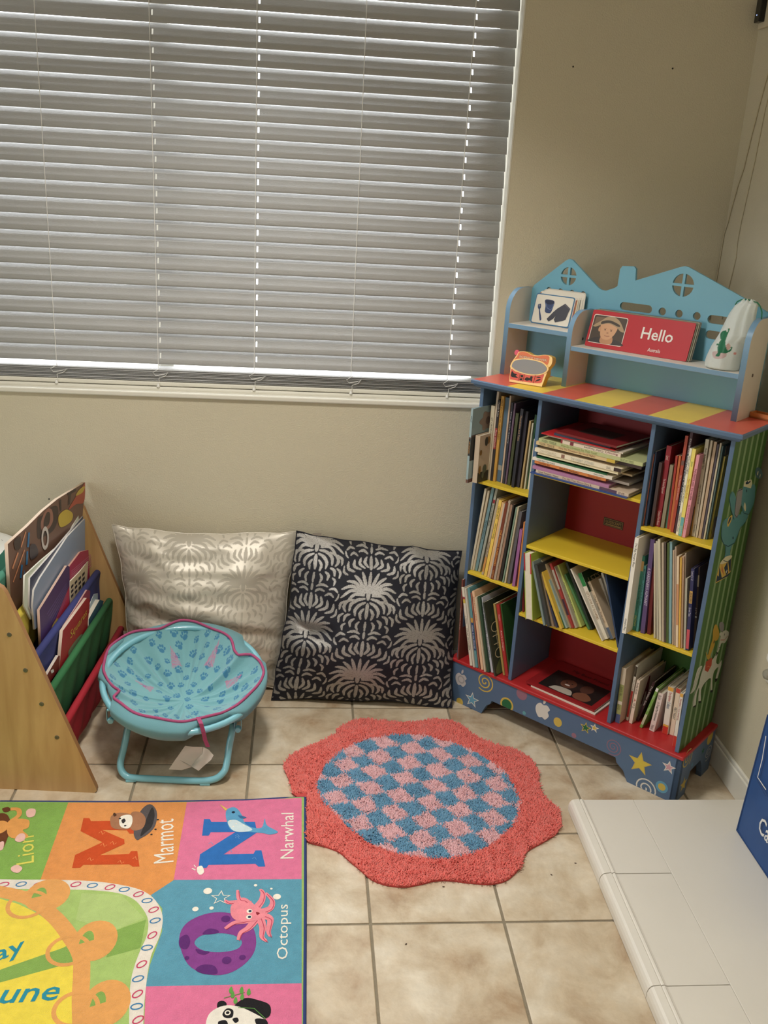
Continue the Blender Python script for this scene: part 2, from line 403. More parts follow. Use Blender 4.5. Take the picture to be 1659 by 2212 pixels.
# slat: outer edge high, room-side edge low
proto = slat_mesh(TILT, True); half = SW/2*math.sin(TILT)
zk = zlast + half; first = True
while zk < ZW1-0.05:
    if first: o = proto; first = False
    else: o = bpy.data.objects.new('slat', proto.data); link(o, bl)
    o.location = (0, 0, zk-ZS); zk += pitch
sp = slat_mesh(0.06, False); sp.name = 'stacked_slat'
zst = hit(0, 786, bpl+Vector((0, -0.013, 0)), yn).z; zsb = ZS+0.026
for k in range(8):
    o = sp if k == 0 else link(bpy.data.objects.new('stacked_slat', sp.data), bl)
    o.location = (0, random.uniform(-0.002, 0.002), zsb + (zst-zsb)*k/7 - ZS)
MB().box(SX0, SX1, -0.026, 0.026, 0.008, 0.022).build('bottom_rail', TRIMW, bl, bevel=0.004)
MB().box(SX0, SX1, -0.028, 0.028, ZW1-ZS-0.045, ZW1-ZS).build('head_rail', TRIMW, bl, bevel=0.003)
for k, cx in enumerate(cordx):
    yf = -SW/2*math.cos(TILT)-0.004
    c = MB(); c.tube([(cx, yf, 0.03), (cx, yf, ZW1-ZS-0.04)], 0.0009, 6); c.tube([(cx, 0.018, 0.03), (cx, 0.018, ZW1-ZS-0.04)], 0.0009, 6)
    c.build('ladder_cord', CORD, bl)
    c = MB(); r = random.Random(k)
    pts = [(cx+0.004, -0.022, 0.060), (cx-0.014, -0.030, 0.050), (cx-0.006, -0.031, 0.041), (cx+0.020, -0.031, 0.046), (cx+0.030+0.006*r.random(), -0.031, 0.052),
           (cx+0.022, -0.031, 0.040), (cx+0.004, -0.030, 0.034), (cx+0.004, -0.029, 0.020), (cx+0.001, -0.029, 0.010)]
    c.tube([Vector(p) for p in pts], 0.0009, 6)
    c.lathe([(0.001, 0.016), (0.004, 0.012), (0.005, 0.007), (0.001, 0.005)], 8, M=Matrix.Translation((cx+0.001, -0.029, 0)))
    c.build('cord_end', CORD, bl)

# --- low white tiled hearth in front of the right wall
HW = pm('hearth_white', (222, 216, 204), 0.33, var=0.02, vscale=5, bump=0.05, bscale=40)
HX0, HY1, HH = 0.557, 0.393, 0.040
he = thing('hearth', 'low white painted tile hearth step at the lower right, in front of the bookcase', 'hearth', (HX0, HY1, 0))
MB().box(0.012, XC-0.014-HX0, -1.6, -0.002, 0, HH-0.006).build('core', HW, he)
yj = [0.0, floor_pt(1338, 1887, HH).y-HY1, floor_pt(1441, 2130, HH).y-HY1]; d = yj[2]-yj[1]; yj += [yj[2]+d, yj[2]+2*d, yj[2]+3*d]
xin = floor_pt(1448, 1882, HH).x-HX0
prof = [(0.004, 0), (0.004, 0.006), (0, 0.009), (0, 0.024), (0.002, 0.032), (0.006, 0.038), (0.011, 0.041), (0.026, 0.0428), (0.0285, 0.0405), (0.031, 0.0422), (0.0345, 0.0428), (0.037, 0.0408), (0.041, 0.0398), (xin, 0.0398), (xin, 0.030), (0.012, 0.028), (0.012, 0)]
for k in range(len(yj)-1):
    a, b = yj[k]-0.0012, yj[k+1]+0.0012
    if k == 0: a = -0.002
    n = len(prof); v = [(x, a, z) for x, z in prof] + [(x, b, z) for x, z in prof]
    meshobj('edge_tile', v, [(i, (i+1) % n, n+(i+1) % n, n+i) for i in range(n)] + [tuple(range(n))[::-1], tuple(range(n, 2*n))], HW, he)
MB().box(xin+0.0012, XC-0.014-HX0, yj[-1], -0.002, 0.03, HH).build('top_slab', HW, he, bevel=0.0015)
MB().box(0.006, XC-0.014-HX0, -0.002, 0.0, 0, HH-0.004).build('back_riser', HW, he)
# ================================================================== bookcase across the corner
BO = Vector((0.86744, 0.42489, 0)); BTH = 0.78876; BW, BD, BH = 0.78439, 0.235, 0.1521
BU = Vector((-math.cos(BTH), math.sin(BTH), 0)); BV = Vector((math.sin(BTH), math.cos(BTH), 0))
BX = BW/2
bc = thing('bookcase', 'tall blue painted children\'s bookcase with red base and circus side standing across the corner', 'bookcase', BO+BU*BX, (0, 0, -BTH))
BM = wmat(bc); BI = BM.inverted()
def ftp(x, y, d):            # pixel on the vertical plane at depth d behind the bookcase front -> local x, z
    p = BI @ hit(x, y, BO+BV*d, BV); return p.x, p.z
def topp(x, y, z):           # pixel on a horizontal plane of the bookcase -> local x, y
    p = BI @ floor_pt(x, y, z); return p.x, p.y
def sidep(x, y, a):          # pixel on the plane parallel to the side -> local y, z
    p = BI @ hit(x, y, BO+BU*a, BU); return p.y, p.z
BLUE = pm('bookcase_blue', (82, 108, 140), 0.42, var=0.05, vscale=9, bump=0.04, bscale=30)
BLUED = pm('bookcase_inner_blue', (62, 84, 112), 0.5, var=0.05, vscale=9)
RED = pm('bookcase_red', (186, 38, 40), 0.38, var=0.05, vscale=7)
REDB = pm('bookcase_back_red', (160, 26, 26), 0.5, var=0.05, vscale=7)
YEL = pm('bookcase_yellow', (224, 190, 42), 0.4, var=0.04, vscale=7)
GRN = pm('bookcase_green', (66, 112, 44), 0.45, var=0.04, vscale=6)
LGR = pm('bookcase_light_green', (136, 166, 116), 0.45)
CORAL = pm('top_coral', (218, 92, 74), 0.3, var=0.06, vscale=9); TYEL = pm('top_yellow', (236, 204, 74), 0.3, var=0.05, vscale=9)
S, INS, HC, HT = 0.0072, 0.016, 1.0317, 1.0535
CX = BX-INS                    # carcass half width
# base: front board with cut-out, side boards, red top
fp = lambda a, z: (BX-a, z)
front = [fp(BW, 0), fp(0.651, 0), fp(0.640, 0.026), fp(0.633, 0.038), fp(0.622, 0.046), fp(0.617, 0.060), fp(0.188, 0.060), fp(0.183, 0.046), fp(0.172, 0.038), fp(0.160, 0.030), fp(0.152, 0.016), fp(0.143, 0.0), fp(0, 0), fp(0, BH-0.012), fp(BW, BH-0.012)]
FF = Frame((0, 0, 0), (1, 0, 0), (0, 0, 1))             # base front plane, normal -y
bfront = plate('base_front', [front], BLUE, FF, bc, thick=0.016)
side = [(0.0, 0), (0.066, 0), (0.072, 0.03), (0.080, 0.068), (0.150, 0.070), (0.166, 0.045), (0.178, 0.02), (0.180, 0), (BD, 0), (BD, BH-0.012), (0, BH-0.012)]
bside = plate('base_side', [side], BLUE, Frame((BX, 0, 0), (0, 1, 0), (0, 0, 1)), bc, thick=0.016)
plate('base_side', [side], BLUE, Frame((-BX+0.016, 0, 0), (0, 1, 0), (0, 0, 1)), bc, thick=0.016)
MB().box(-BX-0.004, BX+0.004, -0.004, BD, BH-0.012, BH).build('base_top', RED, bc, bevel=0.003)
# carcass
TP = 0.012; Y1 = BD
for sx in (-1, 1):
    x0, x1 = sorted((sx*CX, sx*(CX-TP)))
    o = MB().box(x0, x1, S, Y1, BH, HC).build('side_panel', [BLUE, GRN] if sx > 0 else BLUE, bc, bevel=0.0015)
    if sx > 0:
        rpanel = o
        for p in o.data.polygons:
            if p.normal.x > 0.9: p.material_index = 1
DV = [BX-0.572, BX-0.234]       # left faces of the two dividers
for x in DV: MB().box(x, x+TP, S, Y1-0.008, BH, HC).build('divider', BLUE, bc, bevel=0.0015)
XA = [(-CX+TP, DV[0]), (DV[0]+TP, DV[1]), (DV[1]+TP, CX-TP)]
SHZ = {'L': (0.752, 0.456), 'M': (0.823, 0.601, 0.383), 'R': (0.753, 0.450)}
for k, key in enumerate('LMR'):
    for z in SHZ[key]: MB().box(XA[k][0], XA[k][1], S+0.001, Y1-0.008, z-0.009, z).build('shelf', YEL, bc, bevel=0.001)
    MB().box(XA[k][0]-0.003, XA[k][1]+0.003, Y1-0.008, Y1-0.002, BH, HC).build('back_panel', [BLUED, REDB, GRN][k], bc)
# striped top with moulding
tx0, tx1, ty0 = -CX-0.0212, CX+0.0212, S-0.0212
bounds = [tx0] + [BX-a for a in (0.668, 0.554, 0.453, 0.346, 0.240, 0.132)] + [tx1]
tm = MB(); zt, zb = HT, HT-0.011
for k in range(7):
    a, b = bounds[k], bounds[k+1]
    if k == 0: a += 0.003
    if k == 6: b -= 0.003
    tm.add([(a, ty0+0.003, zt), (b, ty0+0.003, zt), (b, BD+0.004, zt), (a, BD+0.004, zt)], [(0, 1, 2, 3)], 1 + k % 2)
rim = [(tx0, ty0), (tx1, ty0), (tx1, BD+0.004), (tx0, BD+0.004)]; rin = [(tx0+0.003, ty0+0.003), (tx1-0.003, ty0+0.003), (tx1-0.003, BD+0.004), (tx0+0.003, BD+0.004)]
rr = [(tx0+0.006, ty0+0.006), (tx1-0.006, ty0+0.006), (tx1-0.006, BD), (tx0+0.006, BD)]; r3 = [(tx0+0.012, ty0+0.012), (tx1-0.012, ty0+0.012), (tx1-0.012, BD), (tx0+0.012, BD)]
lv = [[(x, y, zt) for x, y in rin], [(x, y, zt-0.003) for x, y in rim], [(x, y, zb) for x, y in rim], [(x, y, zb-0.0015) for x, y in rr], [(x, y, zb-0.006) for x, y in rr], [(x, y, HC) for x, y in r3]]
vv = [p for l in lv for p in l]; ff = []
for i in range(5):
    for k in range(4): ff.append((i*4+k, (i+1)*4+k, (i+1)*4+(k+1) % 4, i*4+(k+1) % 4))
ff.append((20, 23, 22, 21)); tm.add(vv, ff, 0)
tm.build('striped_top', [BLUE, CORAL, TYEL], bc)
# maker's plate on the red back
pc = [ftp(*p, Y1-0.009) for p in ((1305, 1117), (1347, 1131), (1347, 1146), (1305, 1132))]
x0, x1, z0, z1 = pc[0][0], pc[1][0], (pc[3][1]+pc[2][1])/2-0.002, (pc[0][1]+pc[1][1])/2+0.002
PF = Frame((0, Y1-0.0082, 0), (1, 0, 0), (0, 0, 1)); BRASS = pm('brass', (160, 130, 80), 0.4, metal=0.6)
mp = plate('maker_plate', [[(x0, z0), (x1, z0), (x1, z1), (x0, z1)]], pm('plate_dark', (52, 34, 24), 0.4), PF, bc, thick=0.001, lift=0.001)
prints('plate_border', [([[(x0+.002, z0+.002), (x1-.002, z0+.002), (x1-.002, z1-.002), (x0+.002, z1-.002)], [(x0+.003, z0+.003), (x1-.003, z0+.003), (x1-.003, z1-.003), (x0+.003, z1-.003)]], BRASS), ([[(x0+.008, z0+.005), (x1-.006, z0+.005), (x1-.006, z0+.0075), (x0+.008, z0+.0075)]], BRASS)], PF, mp, lift=0.0012)
text('plate_lettering', 'GUIDECRAFT', BRASS, PF, mp, x0+0.007, z0+0.010, x1-0.006, z1-0.006, lift=0.0013)

# painted decorations on the base
P4 = lambda x, y: ftp(960+x/3.77, 1180+y/3.77, 0.0)
P5 = lambda x, y: ftp(1260+x/4.158, 1350+y/4.158, 0.0)
W_ = cm((214, 210, 200)); GOLD = cm((206, 176, 74)); LB = cm((96, 156, 186)); DG = cm((28, 104, 60)); DP = cm((150, 104, 122)); TEA = cm((96, 160, 168)); PNK = cm((206, 150, 160)); GRY = cm((186, 180, 178)); GR2 = cm((158, 154, 154))
K = 0.00042                     # metres per zoomed pixel on this board
def apple(c, r):
    x, z = c; b = smooth_poly([(x-.9*r, z+.35*r), (x-.45*r, z+.85*r), (x, z+.72*r), (x+.45*r, z+.85*r), (x+.85*r, z+.45*r), (x+.62*r, z+.1*r), (x+.80*r, z-.35*r), (x+.4*r, z-.95*r), (x, z-.82*r), (x-.45*r, z-.95*r), (x-.88*r, z-.35*r)], 5)
    leaf = smooth_poly([(x-.02*r, z+.85*r), (x-.06*r, z+1.25*r), (x+.18*r, z+1.55*r), (x+.24*r, z+1.15*r)], 4); return b, leaf
clip = lambda pts, z: [(x, max(q, z)) for x, q in pts]
A1, L1 = apple(P4(137, 1085), 0.024); A2, L2 = apple(P4(802, 1340), 0.027)
dec = [[([A1], GRY), ([ell(*P4(137, 1085), 0.014)], GR2), ([ell(*P4(137, 1085), 0.009)], GRY)], [([L1], GRY)],
       [([ribbon(spiral(*P4(330, 1105), 0.034, 2.4, 0.3, -1), 0.0042)], GOLD)], [([star(*P4(225, 1250), 0.028)], W_), ([star(*P4(225, 1250), 0.021)], LB)],
       [([ell(*P4(125, 1265), 0.013)], GOLD)], [([clip(ell(*P4(508, 1290), 0.024), 0.0605)], GOLD), ([clip(ell(*P4(508, 1290), 0.018), 0.0605)], DG)],
       [([ell(*P4(630, 1205), 0.019)], DP)], [([A2], W_)], [([L2], W_)], [([ell(*P4(650, 1358), 0.006)], TEA)], [([ell(*P4(923, 1432), 0.014, 0.015)], GOLD)],
       [([star(*P4(1150, 1478), 0.019)], GOLD), ([star(*P4(1150, 1478), 0.014)], DG)], [([star(*P4(1222, 1480), 0.015)], W_), ([star(*P4(1222, 1480), 0.009)], GOLD)], [([ell(*P4(1055, 1540), 0.008)], DP)],
       [([ribbon(spiral(*P5(268, 1095), 0.027, 2.6, 1.8, -1), 0.0024)], DP)], [([star(*P5(508, 1243), 0.037)], GOLD), ([star(*P5(508, 1243), 0.030, 0.40)], cm((214, 188, 62)))],
       [([star(*P5(768, 1278), 0.021)], W_), ([star(*P5(768, 1278), 0.014)], PNK)], [([clip(ribbon(spiral(*P5(552, 1465), 0.036, 2.4, 0.8, -1), 0.0042), 0.001)], W_)],
       [([ell(*P5(705, 1455), 0.018)], LB), ([ell(*P5(705, 1455), 0.011)], GOLD)]]
motifs('painted_motif', dec, FF, bfront, lift=0.0003)
SB = Frame((BX, 0, 0), (0, 1, 0), (0, 0, 1)); s5 = lambda x, y: sidep(1260+x/4.158, 1350+y/4.158, 0.0)
motifs('painted_motif', [[([ribbon(spiral(*s5(932, 1205), 0.034, 2.3, 1.0, -1), 0.004)], GOLD)], [([star(0.045, 0.042, 0.024)], GOLD)], [([ell(*s5(1138, 1012), 0.020, 0.022)], GOLD),
        ([ribbon(spiral(0.205, 0.070, 0.026, 2.4, 0.5, -1), 0.0034)], GRY)], [([star(*s5(1075, 1130), 0.012)], DG)], [([star(0.086, 0.085, 0.009)], LB)]], SB, bside, lift=0.0003)
# circus paintings on the right side panel
SF = Frame((CX, 0, 0), (0, 1, 0), (0, 0, 1)); SP = lambda x, y: sidep(1480+x/3.8156, 980+y/3.8156, INS)
st = []
for fr in (0.17, 0.34, 0.51, 0.68, 0.85):
    yc = S + fr*(Y1-S); st.append(([[(yc-0.0065, BH+0.001), (yc+0.0065, BH+0.001), (yc+0.0065, HC-0.001), (yc-0.0065, HC-0.001)]], LGR))
motifs('painted_stripe', [[q_] for q_ in st], SF, rpanel, lift=0.0002)
Q = lambda pts, k=4: smooth_poly([SP(*p) for p in pts], k); QP = lambda pts: [SP(*p) for p in pts]
EL = cm((84, 148, 156)); ELO = cm((28, 66, 84)); EAR = cm((150, 146, 148)); NAVY = cm((24, 52, 78)); CRM = cm((226, 218, 180)); GO2 = cm((222, 184, 78)); ORG = cm((206, 110, 60)); MUS = cm((204, 160, 46)); SAD = cm((200, 72, 44)); HOR = cm((214, 212, 196)); BLK = cm((28, 28, 26))
def line(pts, w=0.0016, m=ELO): return ([ribbon([SP(*p) for p in pts], w)], m)
elephant = [([Q([(335, 745), (328, 830), (312, 880), (345, 890), (372, 868), (370, 800), (392, 735)])], EL),
    ([Q([(322, 545), (300, 600), (296, 690), (315, 745), (352, 765), (405, 735), (450, 620), (470, 560), (455, 500), (420, 520), (385, 515)])], EL),
    ([Q([(384, 312), (362, 370), (378, 470), (400, 540), (430, 530), (440, 470), (420, 380), (405, 330)])], EL),
    ([Q([(470, 290), (430, 310), (415, 400), (405, 500), (425, 525), (455, 440), (470, 370)])], EAR),
    ([Q([(485, 250), (470, 330), (462, 430), (480, 490), (520, 500), (560, 420), (575, 330), (560, 265), (530, 245)])], EL),
    ([Q([(450, 600), (490, 570), (515, 520), (505, 490), (460, 480)])], EL),
    ([Q([(548, 260), (552, 340), (540, 370), (560, 362), (578, 300), (572, 258)])], EL),
    ([QP([(480, 270), (488, 228), (545, 212), (552, 245), (540, 285)])], CRM), ([QP([(496, 240), (512, 222), (520, 236), (536, 218), (538, 232), (518, 250), (498, 252)])], NAVY),
    ([Q([(345, 590), (355, 535), (385, 505), (380, 545), (355, 600)])], GO2), ([Q([(352, 580), (360, 540), (377, 520), (372, 548)])], NAVY),
    ([Q([(480, 440), (494, 475), (500, 440), (490, 400)], 3)], CRM), ([Q([(388, 690), (396, 682), (398, 700), (390, 704)])], ELO), ([Q([(500, 300), (506, 292), (508, 312), (502, 318)], 3)], ELO),
    ([Q([(580, 125), (605, 112), (630, 140), (632, 190), (600, 206), (578, 175)])], cm((82, 116, 126))), ([ell(*SP(596, 160), 0.004, 0.006)], CRM), ([ell(*SP(615, 182), 0.003, 0.005)], CRM),
    ([QP([(285, 905), (380, 838), (378, 872), (374, 965), (350, 1010), (248, 1068), (255, 1010)])], GO2), ([Q([(285, 905), (330, 850), (382, 838), (370, 870), (320, 905)])], CRM),
    ([QP([(280, 925), (300, 1025), (272, 1040)])], NAVY), ([QP([(300, 910), (320, 1010), (296, 960)])], ORG), ([QP([(312, 915), (335, 900), (328, 985)])], GO2), ([QP([(318, 940), (345, 890), (352, 980), (335, 1000)])], NAVY), ([QP([(352, 890), (376, 860), (372, 960), (362, 975)])], NAVY), ([star(*SP(338, 970), 0.007)], W_),
    ([QP([(262, 1000), (290, 1030), (372, 975), (350, 1008), (252, 1058)])], NAVY),
    line([(296, 690), (315, 745), (352, 765), (405, 735), (450, 620), (490, 570), (515, 520)]), line([(384, 312), (362, 370), (378, 470), (400, 540)]), line([(470, 290), (430, 310), (415, 400), (405, 500), (425, 525), (455, 440)]), line([(322, 545), (300, 600), (296, 690)]), line([(462, 430), (480, 490), (520, 500), (560, 420)]), line([(335, 745), (328, 830), (312, 880), (345, 890), (372, 868)])]
prints('painted_elephant', elephant, SF, rpanel, lift=0.0004, step=0.00003)
horse = [([Q([(60, 2078), (75, 1990), (110, 1900), (125, 1830), (150, 1760), (185, 1720), (230, 1690), (265, 1620), (285, 1540), (300, 1480), (330, 1455), (358, 1470), (352, 1515), (325, 1560), (300, 1560), (285, 1600), (265, 1660), (255, 1720), (275, 1735), (300, 1700), (298, 1740), (265, 1855), (250, 1850), (275, 1760), (240, 1790), (225, 1850), (222, 1950), (208, 1945), (210, 1850), (160, 1890), (130, 1950), (128, 2040), (108, 2035), (115, 1930), (95, 1980), (85, 2075)], 3)], HOR),
    ([Q([(140, 1750), (105, 1770), (80, 1850), (60, 1930), (40, 1980), (75, 1950), (100, 1880), (120, 1810)])], HOR), line([(140, 1752), (105, 1800), (80, 1880), (45, 1975)], 0.001, BLK), line([(135, 1770), (110, 1820), (90, 1890), (50, 1975)], 0.001, BLK),
    ([QP([(170, 1715), (222, 1680), (216, 1745), (185, 1800), (160, 1785)])], SAD), line([(175, 1760), (190, 1750), (205, 1760)], 0.0014, cm((230, 140, 90))),
    ([Q([(168, 1630), (180, 1690), (200, 1690), (215, 1640), (240, 1580), (245, 1545), (265, 1535), (280, 1490), (265, 1420), (245, 1410), (228, 1460), (225, 1520), (205, 1590), (185, 1660)])], MUS),
    ([Q([(280, 1400), (305, 1385), (320, 1420), (310, 1465), (285, 1450)])], EAR), ([Q([(285, 1500), (282, 1480), (300, 1470), (305, 1490)])], HOR),
    line([(290, 1535), (320, 1535), (350, 1500)], 0.0016, SAD), line([(228, 1690), (240, 1650), (255, 1670), (255, 1630), (270, 1640), (272, 1590), (285, 1600)], 0.0016, BLK),
    line([(60, 2078), (75, 1990), (110, 1900), (125, 1830), (150, 1760)], 0.0014, BLK), line([(130, 1950), (160, 1890), (210, 1850)], 0.0014, BLK), line([(300, 1700), (298, 1740), (265, 1855)], 0.0014, BLK),
    ([QP([(64, 2082), (84, 2070), (88, 2085), (66, 2092)])], BLK), ([QP([(108, 2040), (128, 2035), (130, 2050), (110, 2056)])], BLK), ([QP([(206, 1952), (224, 1945), (226, 1962), (208, 1970)])], BLK), ([QP([(244, 1855), (266, 1850), (258, 1872), (246, 1885)])], BLK),
    ([ell(*SP(322, 1490), 0.002, 0.004)], BLK), ([ell(*SP(236, 1550), 0.003, 0.005)], BLK)]
prints('painted_horse', horse, SF, rpanel, lift=0.0004, step=0.00003)

# ================================================================== hutch standing on the bookcase
HBLUE = pm('hutch_blue', (112, 176, 200), 0.4, var=0.03, vscale=5); HEDGE = pm('hutch_edge_blue', (116, 156, 188), 0.4); HWHT = pm('hutch_panel', (224, 216, 204), 0.5, var=0.02, vscale=20)
hu = thing('desk_hutch', 'blue house-shaped hutch with white shelves standing on top of the bookcase', 'hutch', BM @ Vector((0, 0.18, HT)), (0, 0, -BTH))
HM = wmat(hu); oy, oz = -0.18, -HT
def hside(x_out, d0, ztop, zc, w=0.015):
    pr = [(d0, 0), (0.238, 0), (0.238, ztop)]
    r1, r2 = 0.062, ztop-zc
    pr += [(d0+r1 - r1*math.sin(t*math.pi/2/10), zc + r2*math.cos(t*math.pi/2/10)) for t in range(11)]
    pr = [(y+oy, z) for y, z in pr]
    plate('side_panel', [pr], HWHT, Frame((x_out, 0, 0), (0, 1, 0), (0, 0, 1)), hu, thick=w, edge_mat=HEDGE)
hside(BX-0.787+0.015, 0.128, 0.252, 0.190); hside(BX-0.574+0.015, 0.126, 0.212, 0.152); hside(BX-0.076+0.015, 0.114, 0.252, 0.190)
bk = [(.772, 1.0535), (.772, 1.302), (.766, 1.312), (.669, 1.391), (.659, 1.396), (.648, 1.394), (.556, 1.326), (.545, 1.321), (.531, 1.320), (.505, 1.331), (.497, 1.337), (.496, 1.383), (.490, 1.392), (.456, 1.394), (.449, 1.388), (.446, 1.357), (.322, 1.405), (.311, 1.408), (.299, 1.406), (.136, 1.342), (.062, 1.310), (.062, 1.0535)]
loops = [[(BX-a, z-HT) for a, z in bk]]
def pane4(a, z, r, g=0.0035):
    for qx in (0, 1, 2, 3):
        t0 = qx*math.pi/2; sx, sz = (1, 1, -1, -1)[qx], (1, -1, -1, 1)[qx]
        sx = 1 if qx in (0, 3) else -1; sz = 1 if qx in (0, 1) else -1
        al = math.asin(g/r); pts = [(g*sx, g*sz)] + [(r*math.cos(t0+al+(math.pi/2-2*al)*i/8), r*math.sin(t0+al+(math.pi/2-2*al)*i/8)) for i in range(9)]
        loops.append([(BX-a+x, z-HT+y) for x, y in pts])
pane4(.655, 1.348, .0255); pane4(.308, 1.359, .030)
def slot(a0, a1, z, h):
    r = h/2; loops.append([(BX-a0+r-HT*0 - r*math.sin(i*math.pi/8), z-HT + r*math.cos(i*math.pi/8)) for i in range(9)][::-1] + [(BX-a1-r + r*math.sin(i*math.pi/8), z-HT + r*math.cos(i*math.pi/8)) for i in range(9)])
slot(.482, .385, 1.285, .022); slot(.227, .150, 1.281, .022); slot(.226, .150, 1.241, .022)
for a in (.355, .307, .257): loops.append([(BX-a+0.0105*math.cos(t*math.pi/10), 1.284-HT+0.0105*math.sin(t*math.pi/10)) for t in range(20)])
for a in (.715, .676, .638, .601): loops.append([(BX-a+0.008*math.cos(t*math.pi/10), 1.303-HT+0.008*math.sin(t*math.pi/10)) for t in range(20)])
plate('back_panel', loops, HBLUE, Frame((0, 0.238+oy, 0), (1, 0, 0), (0, 0, 1)), hu, thick=0.009)
for a0, a1, z in ((.772, .574, 1.206), (.559, .076, 1.170)):
    o = MB().box(BX-a0, BX-a1, 0.128+oy, 0.238+oy, z-0.013-HT, z-HT).build('shelf', [HWHT, HEDGE], hu, bevel=0.0008)
    for p in o.data.polygons:
        if p.normal.y < -0.5: p.material_index = 1
SCREW = pm('screw_metal', (120, 112, 104), 0.35, metal=0.8)
for x, d, z in ((BX-0.559, 0.19, 1.185-HT), (BX-0.061, 0.17, 1.165-HT)):
    MB().lathe([(0.0045, 0), (0.004, 0.0012), (0.001, 0.0014)], 12, M=Matrix.Translation((x, d+oy, z)) @ Matrix.Rotation(math.pi/2, 4, 'Y')).build('screw', SCREW, hu)
# ================================================================== books in the bookcase
PAGES = pm('paper_pages', (226, 216, 192), 0.85, var=0.05, vscale=60)
ORD = ['first', 'second', 'third', 'fourth', 'fifth', 'sixth', 'seventh', 'eighth', 'ninth', 'tenth', 'eleventh', 'twelfth', 'thirteenth', 'fourteenth', 'fifteenth', 'sixteenth', 'seventeenth', 'eighteenth', 'nineteenth', 'twentieth', 'twenty-first', 'twenty-second', 'twenty-third', 'twenty-fourth', 'twenty-fifth']
NAMED = {'black': (38, 38, 40), 'white': (236, 230, 218), 'cream': (212, 200, 172), 'grey': (130, 128, 128), 'navy blue': (40, 50, 85), 'blue': (70, 100, 150), 'pale blue': (130, 160, 175), 'teal': (70, 145, 140), 'green': (50, 90, 50), 'lime green': (185, 200, 100), 'olive': (140, 135, 85), 'yellow': (230, 190, 70), 'orange': (215, 125, 60), 'red': (180, 45, 40), 'dark red': (110, 28, 32), 'pink': (225, 150, 160), 'purple': (110, 75, 120), 'brown': (100, 65, 50), 'tan': (180, 150, 120)}
def cname(c): return min(NAMED, key=lambda k: sum((a-b)**2 for a, b in zip(NAMED[k], c)))
def book_parts(root, t, dep, h, c, page=None, back=False, inner=None):
    """closed book in root space: spine on y=0 facing -y, thickness along x from 0, height along z"""
    b = 0.0018 if t > 0.007 else 0.0007
    m = cm(c, 0.5)
    cv = MB(); cv.box(0, b, 0, dep, 0, h); cv.box(t-b, t, 0, dep, 0, h)
    if back: cv.box(b, t-b, dep-b, dep, 0, h)
    else: cv.box(b, t-b, 0, b, 0, h)
    cov = cv.build('cover', m, root)
    i = 0.0025 if t > 0.007 else 0.0006
    if t-2*b > 0.0006: MB().box(b, t-b, b*1.01 if not back else i*0.4, dep-i if not back else dep-b, i, h-i*1.4).build('pages', cm(page, 0.85) if page else PAGES, root)
    return cov
def spine_frame(): return Frame((0, 0, 0), (0, 0, -1), (1, 0, 0))
def put_title(root, t, h, s, f0, f1, c, bold=0.0, flip=False, frac=0.62):
    fr = Frame((0, 0, 0), (0, 0, -1), (1, 0, 0)) if not flip else Frame((t, 0, 0), (0, 0, 1), (-1, 0, 0))
    u0, u1 = (-(h*(1-f0)), -(h*(1-f1))) if not flip else (h*f0, h*f1)
    text('title', s, cm(c), fr, root, u0, t*(1-frac)/2, u1, t*(1+frac)/2, lift=0.0004, bold=bold)
def bands(root, t, h, bs):
    """printed colour bands on the spine: (from top fraction, to, colour)"""
    FR = Frame((0, 0, 0), (1, 0, 0), (0, 0, 1))
    prints('spine_print', [([[(0.0003, h*(1-b)), (t-0.0003, h*(1-b)), (t-0.0003, h*(1-a)), (0.0003, h*(1-a))]], cm(c)) for a, b, c in bs], FR, root, lift=0.0002)
def shelf_row(spec, ox, oy, sc, z, cell, xlim, depth=0.185):
    """spec rows: (top x, top y, bottom x, bottom y, width, colour, options) measured on the photograph"""
    n = len(spec)
    for k, row in enumerate(spec):
        tx, ty, bx_, by, wd, c = row[:6]; op = row[6] if len(row) > 6 else {}
        PX = lambda x, y: (ox+x/sc, oy+y/sc)
        lx, ly = topp(*PX(bx_, by), z); d = min(max(ly, -0.045), 0.10)
        d = op.get('d', d)
        xl = ftp(*PX(bx_-wd/2, by), d)[0]; xr = ftp(*PX(bx_+wd/2, by), d)[0]; t = max(0.0022, (xr-xl)*0.96)
        xc = (xl+xr)/2; xt, zt = ftp(*PX(tx, ty), d)
        h = math.hypot(xt-xc, zt-z); lean = math.atan2(xt-xc, zt-z)
        dep = min(op.get('dep', depth - 0.02*random.random()), 0.222-d)
        # keep the foot of the leaning book on the shelf and inside the compartment
        ca, sa = math.cos(lean), math.sin(lean)
        lift = max(0.0, t/2*abs(sa)) + 0.0005
        nm = op.get('kind', 'picture_book')
        th = 'thin ' if t < 0.006 else ('thick ' if t > 0.014 else '')
        col = op.get('cn', cname(c))
        o = thing(nm, f"{th}{col} {nm.replace('_', ' ')}, {ORD[k]} from left in {cell}", 'book', group=f'books in {cell}')
        L = Matrix.Translation((xc, d, z+lift)) @ Matrix.Rotation(lean, 4, 'Y') @ Matrix.Translation((-t/2, 0, 0))
        W = BM @ L; o.location = W.translation; o.rotation_euler = W.to_euler()
        cov = book_parts(o, t, dep, h, c, op.get('page'), op.get('back', False))
        if 'bands' in op: bands(cov, t, h, op['bands'])
        for tt in op.get('t', []): put_title(cov, t, h, *tt)
        if 'fn' in op: op['fn'](cov, t, dep, h)
DK = (36, 34, 32); WH = (232, 226, 214)
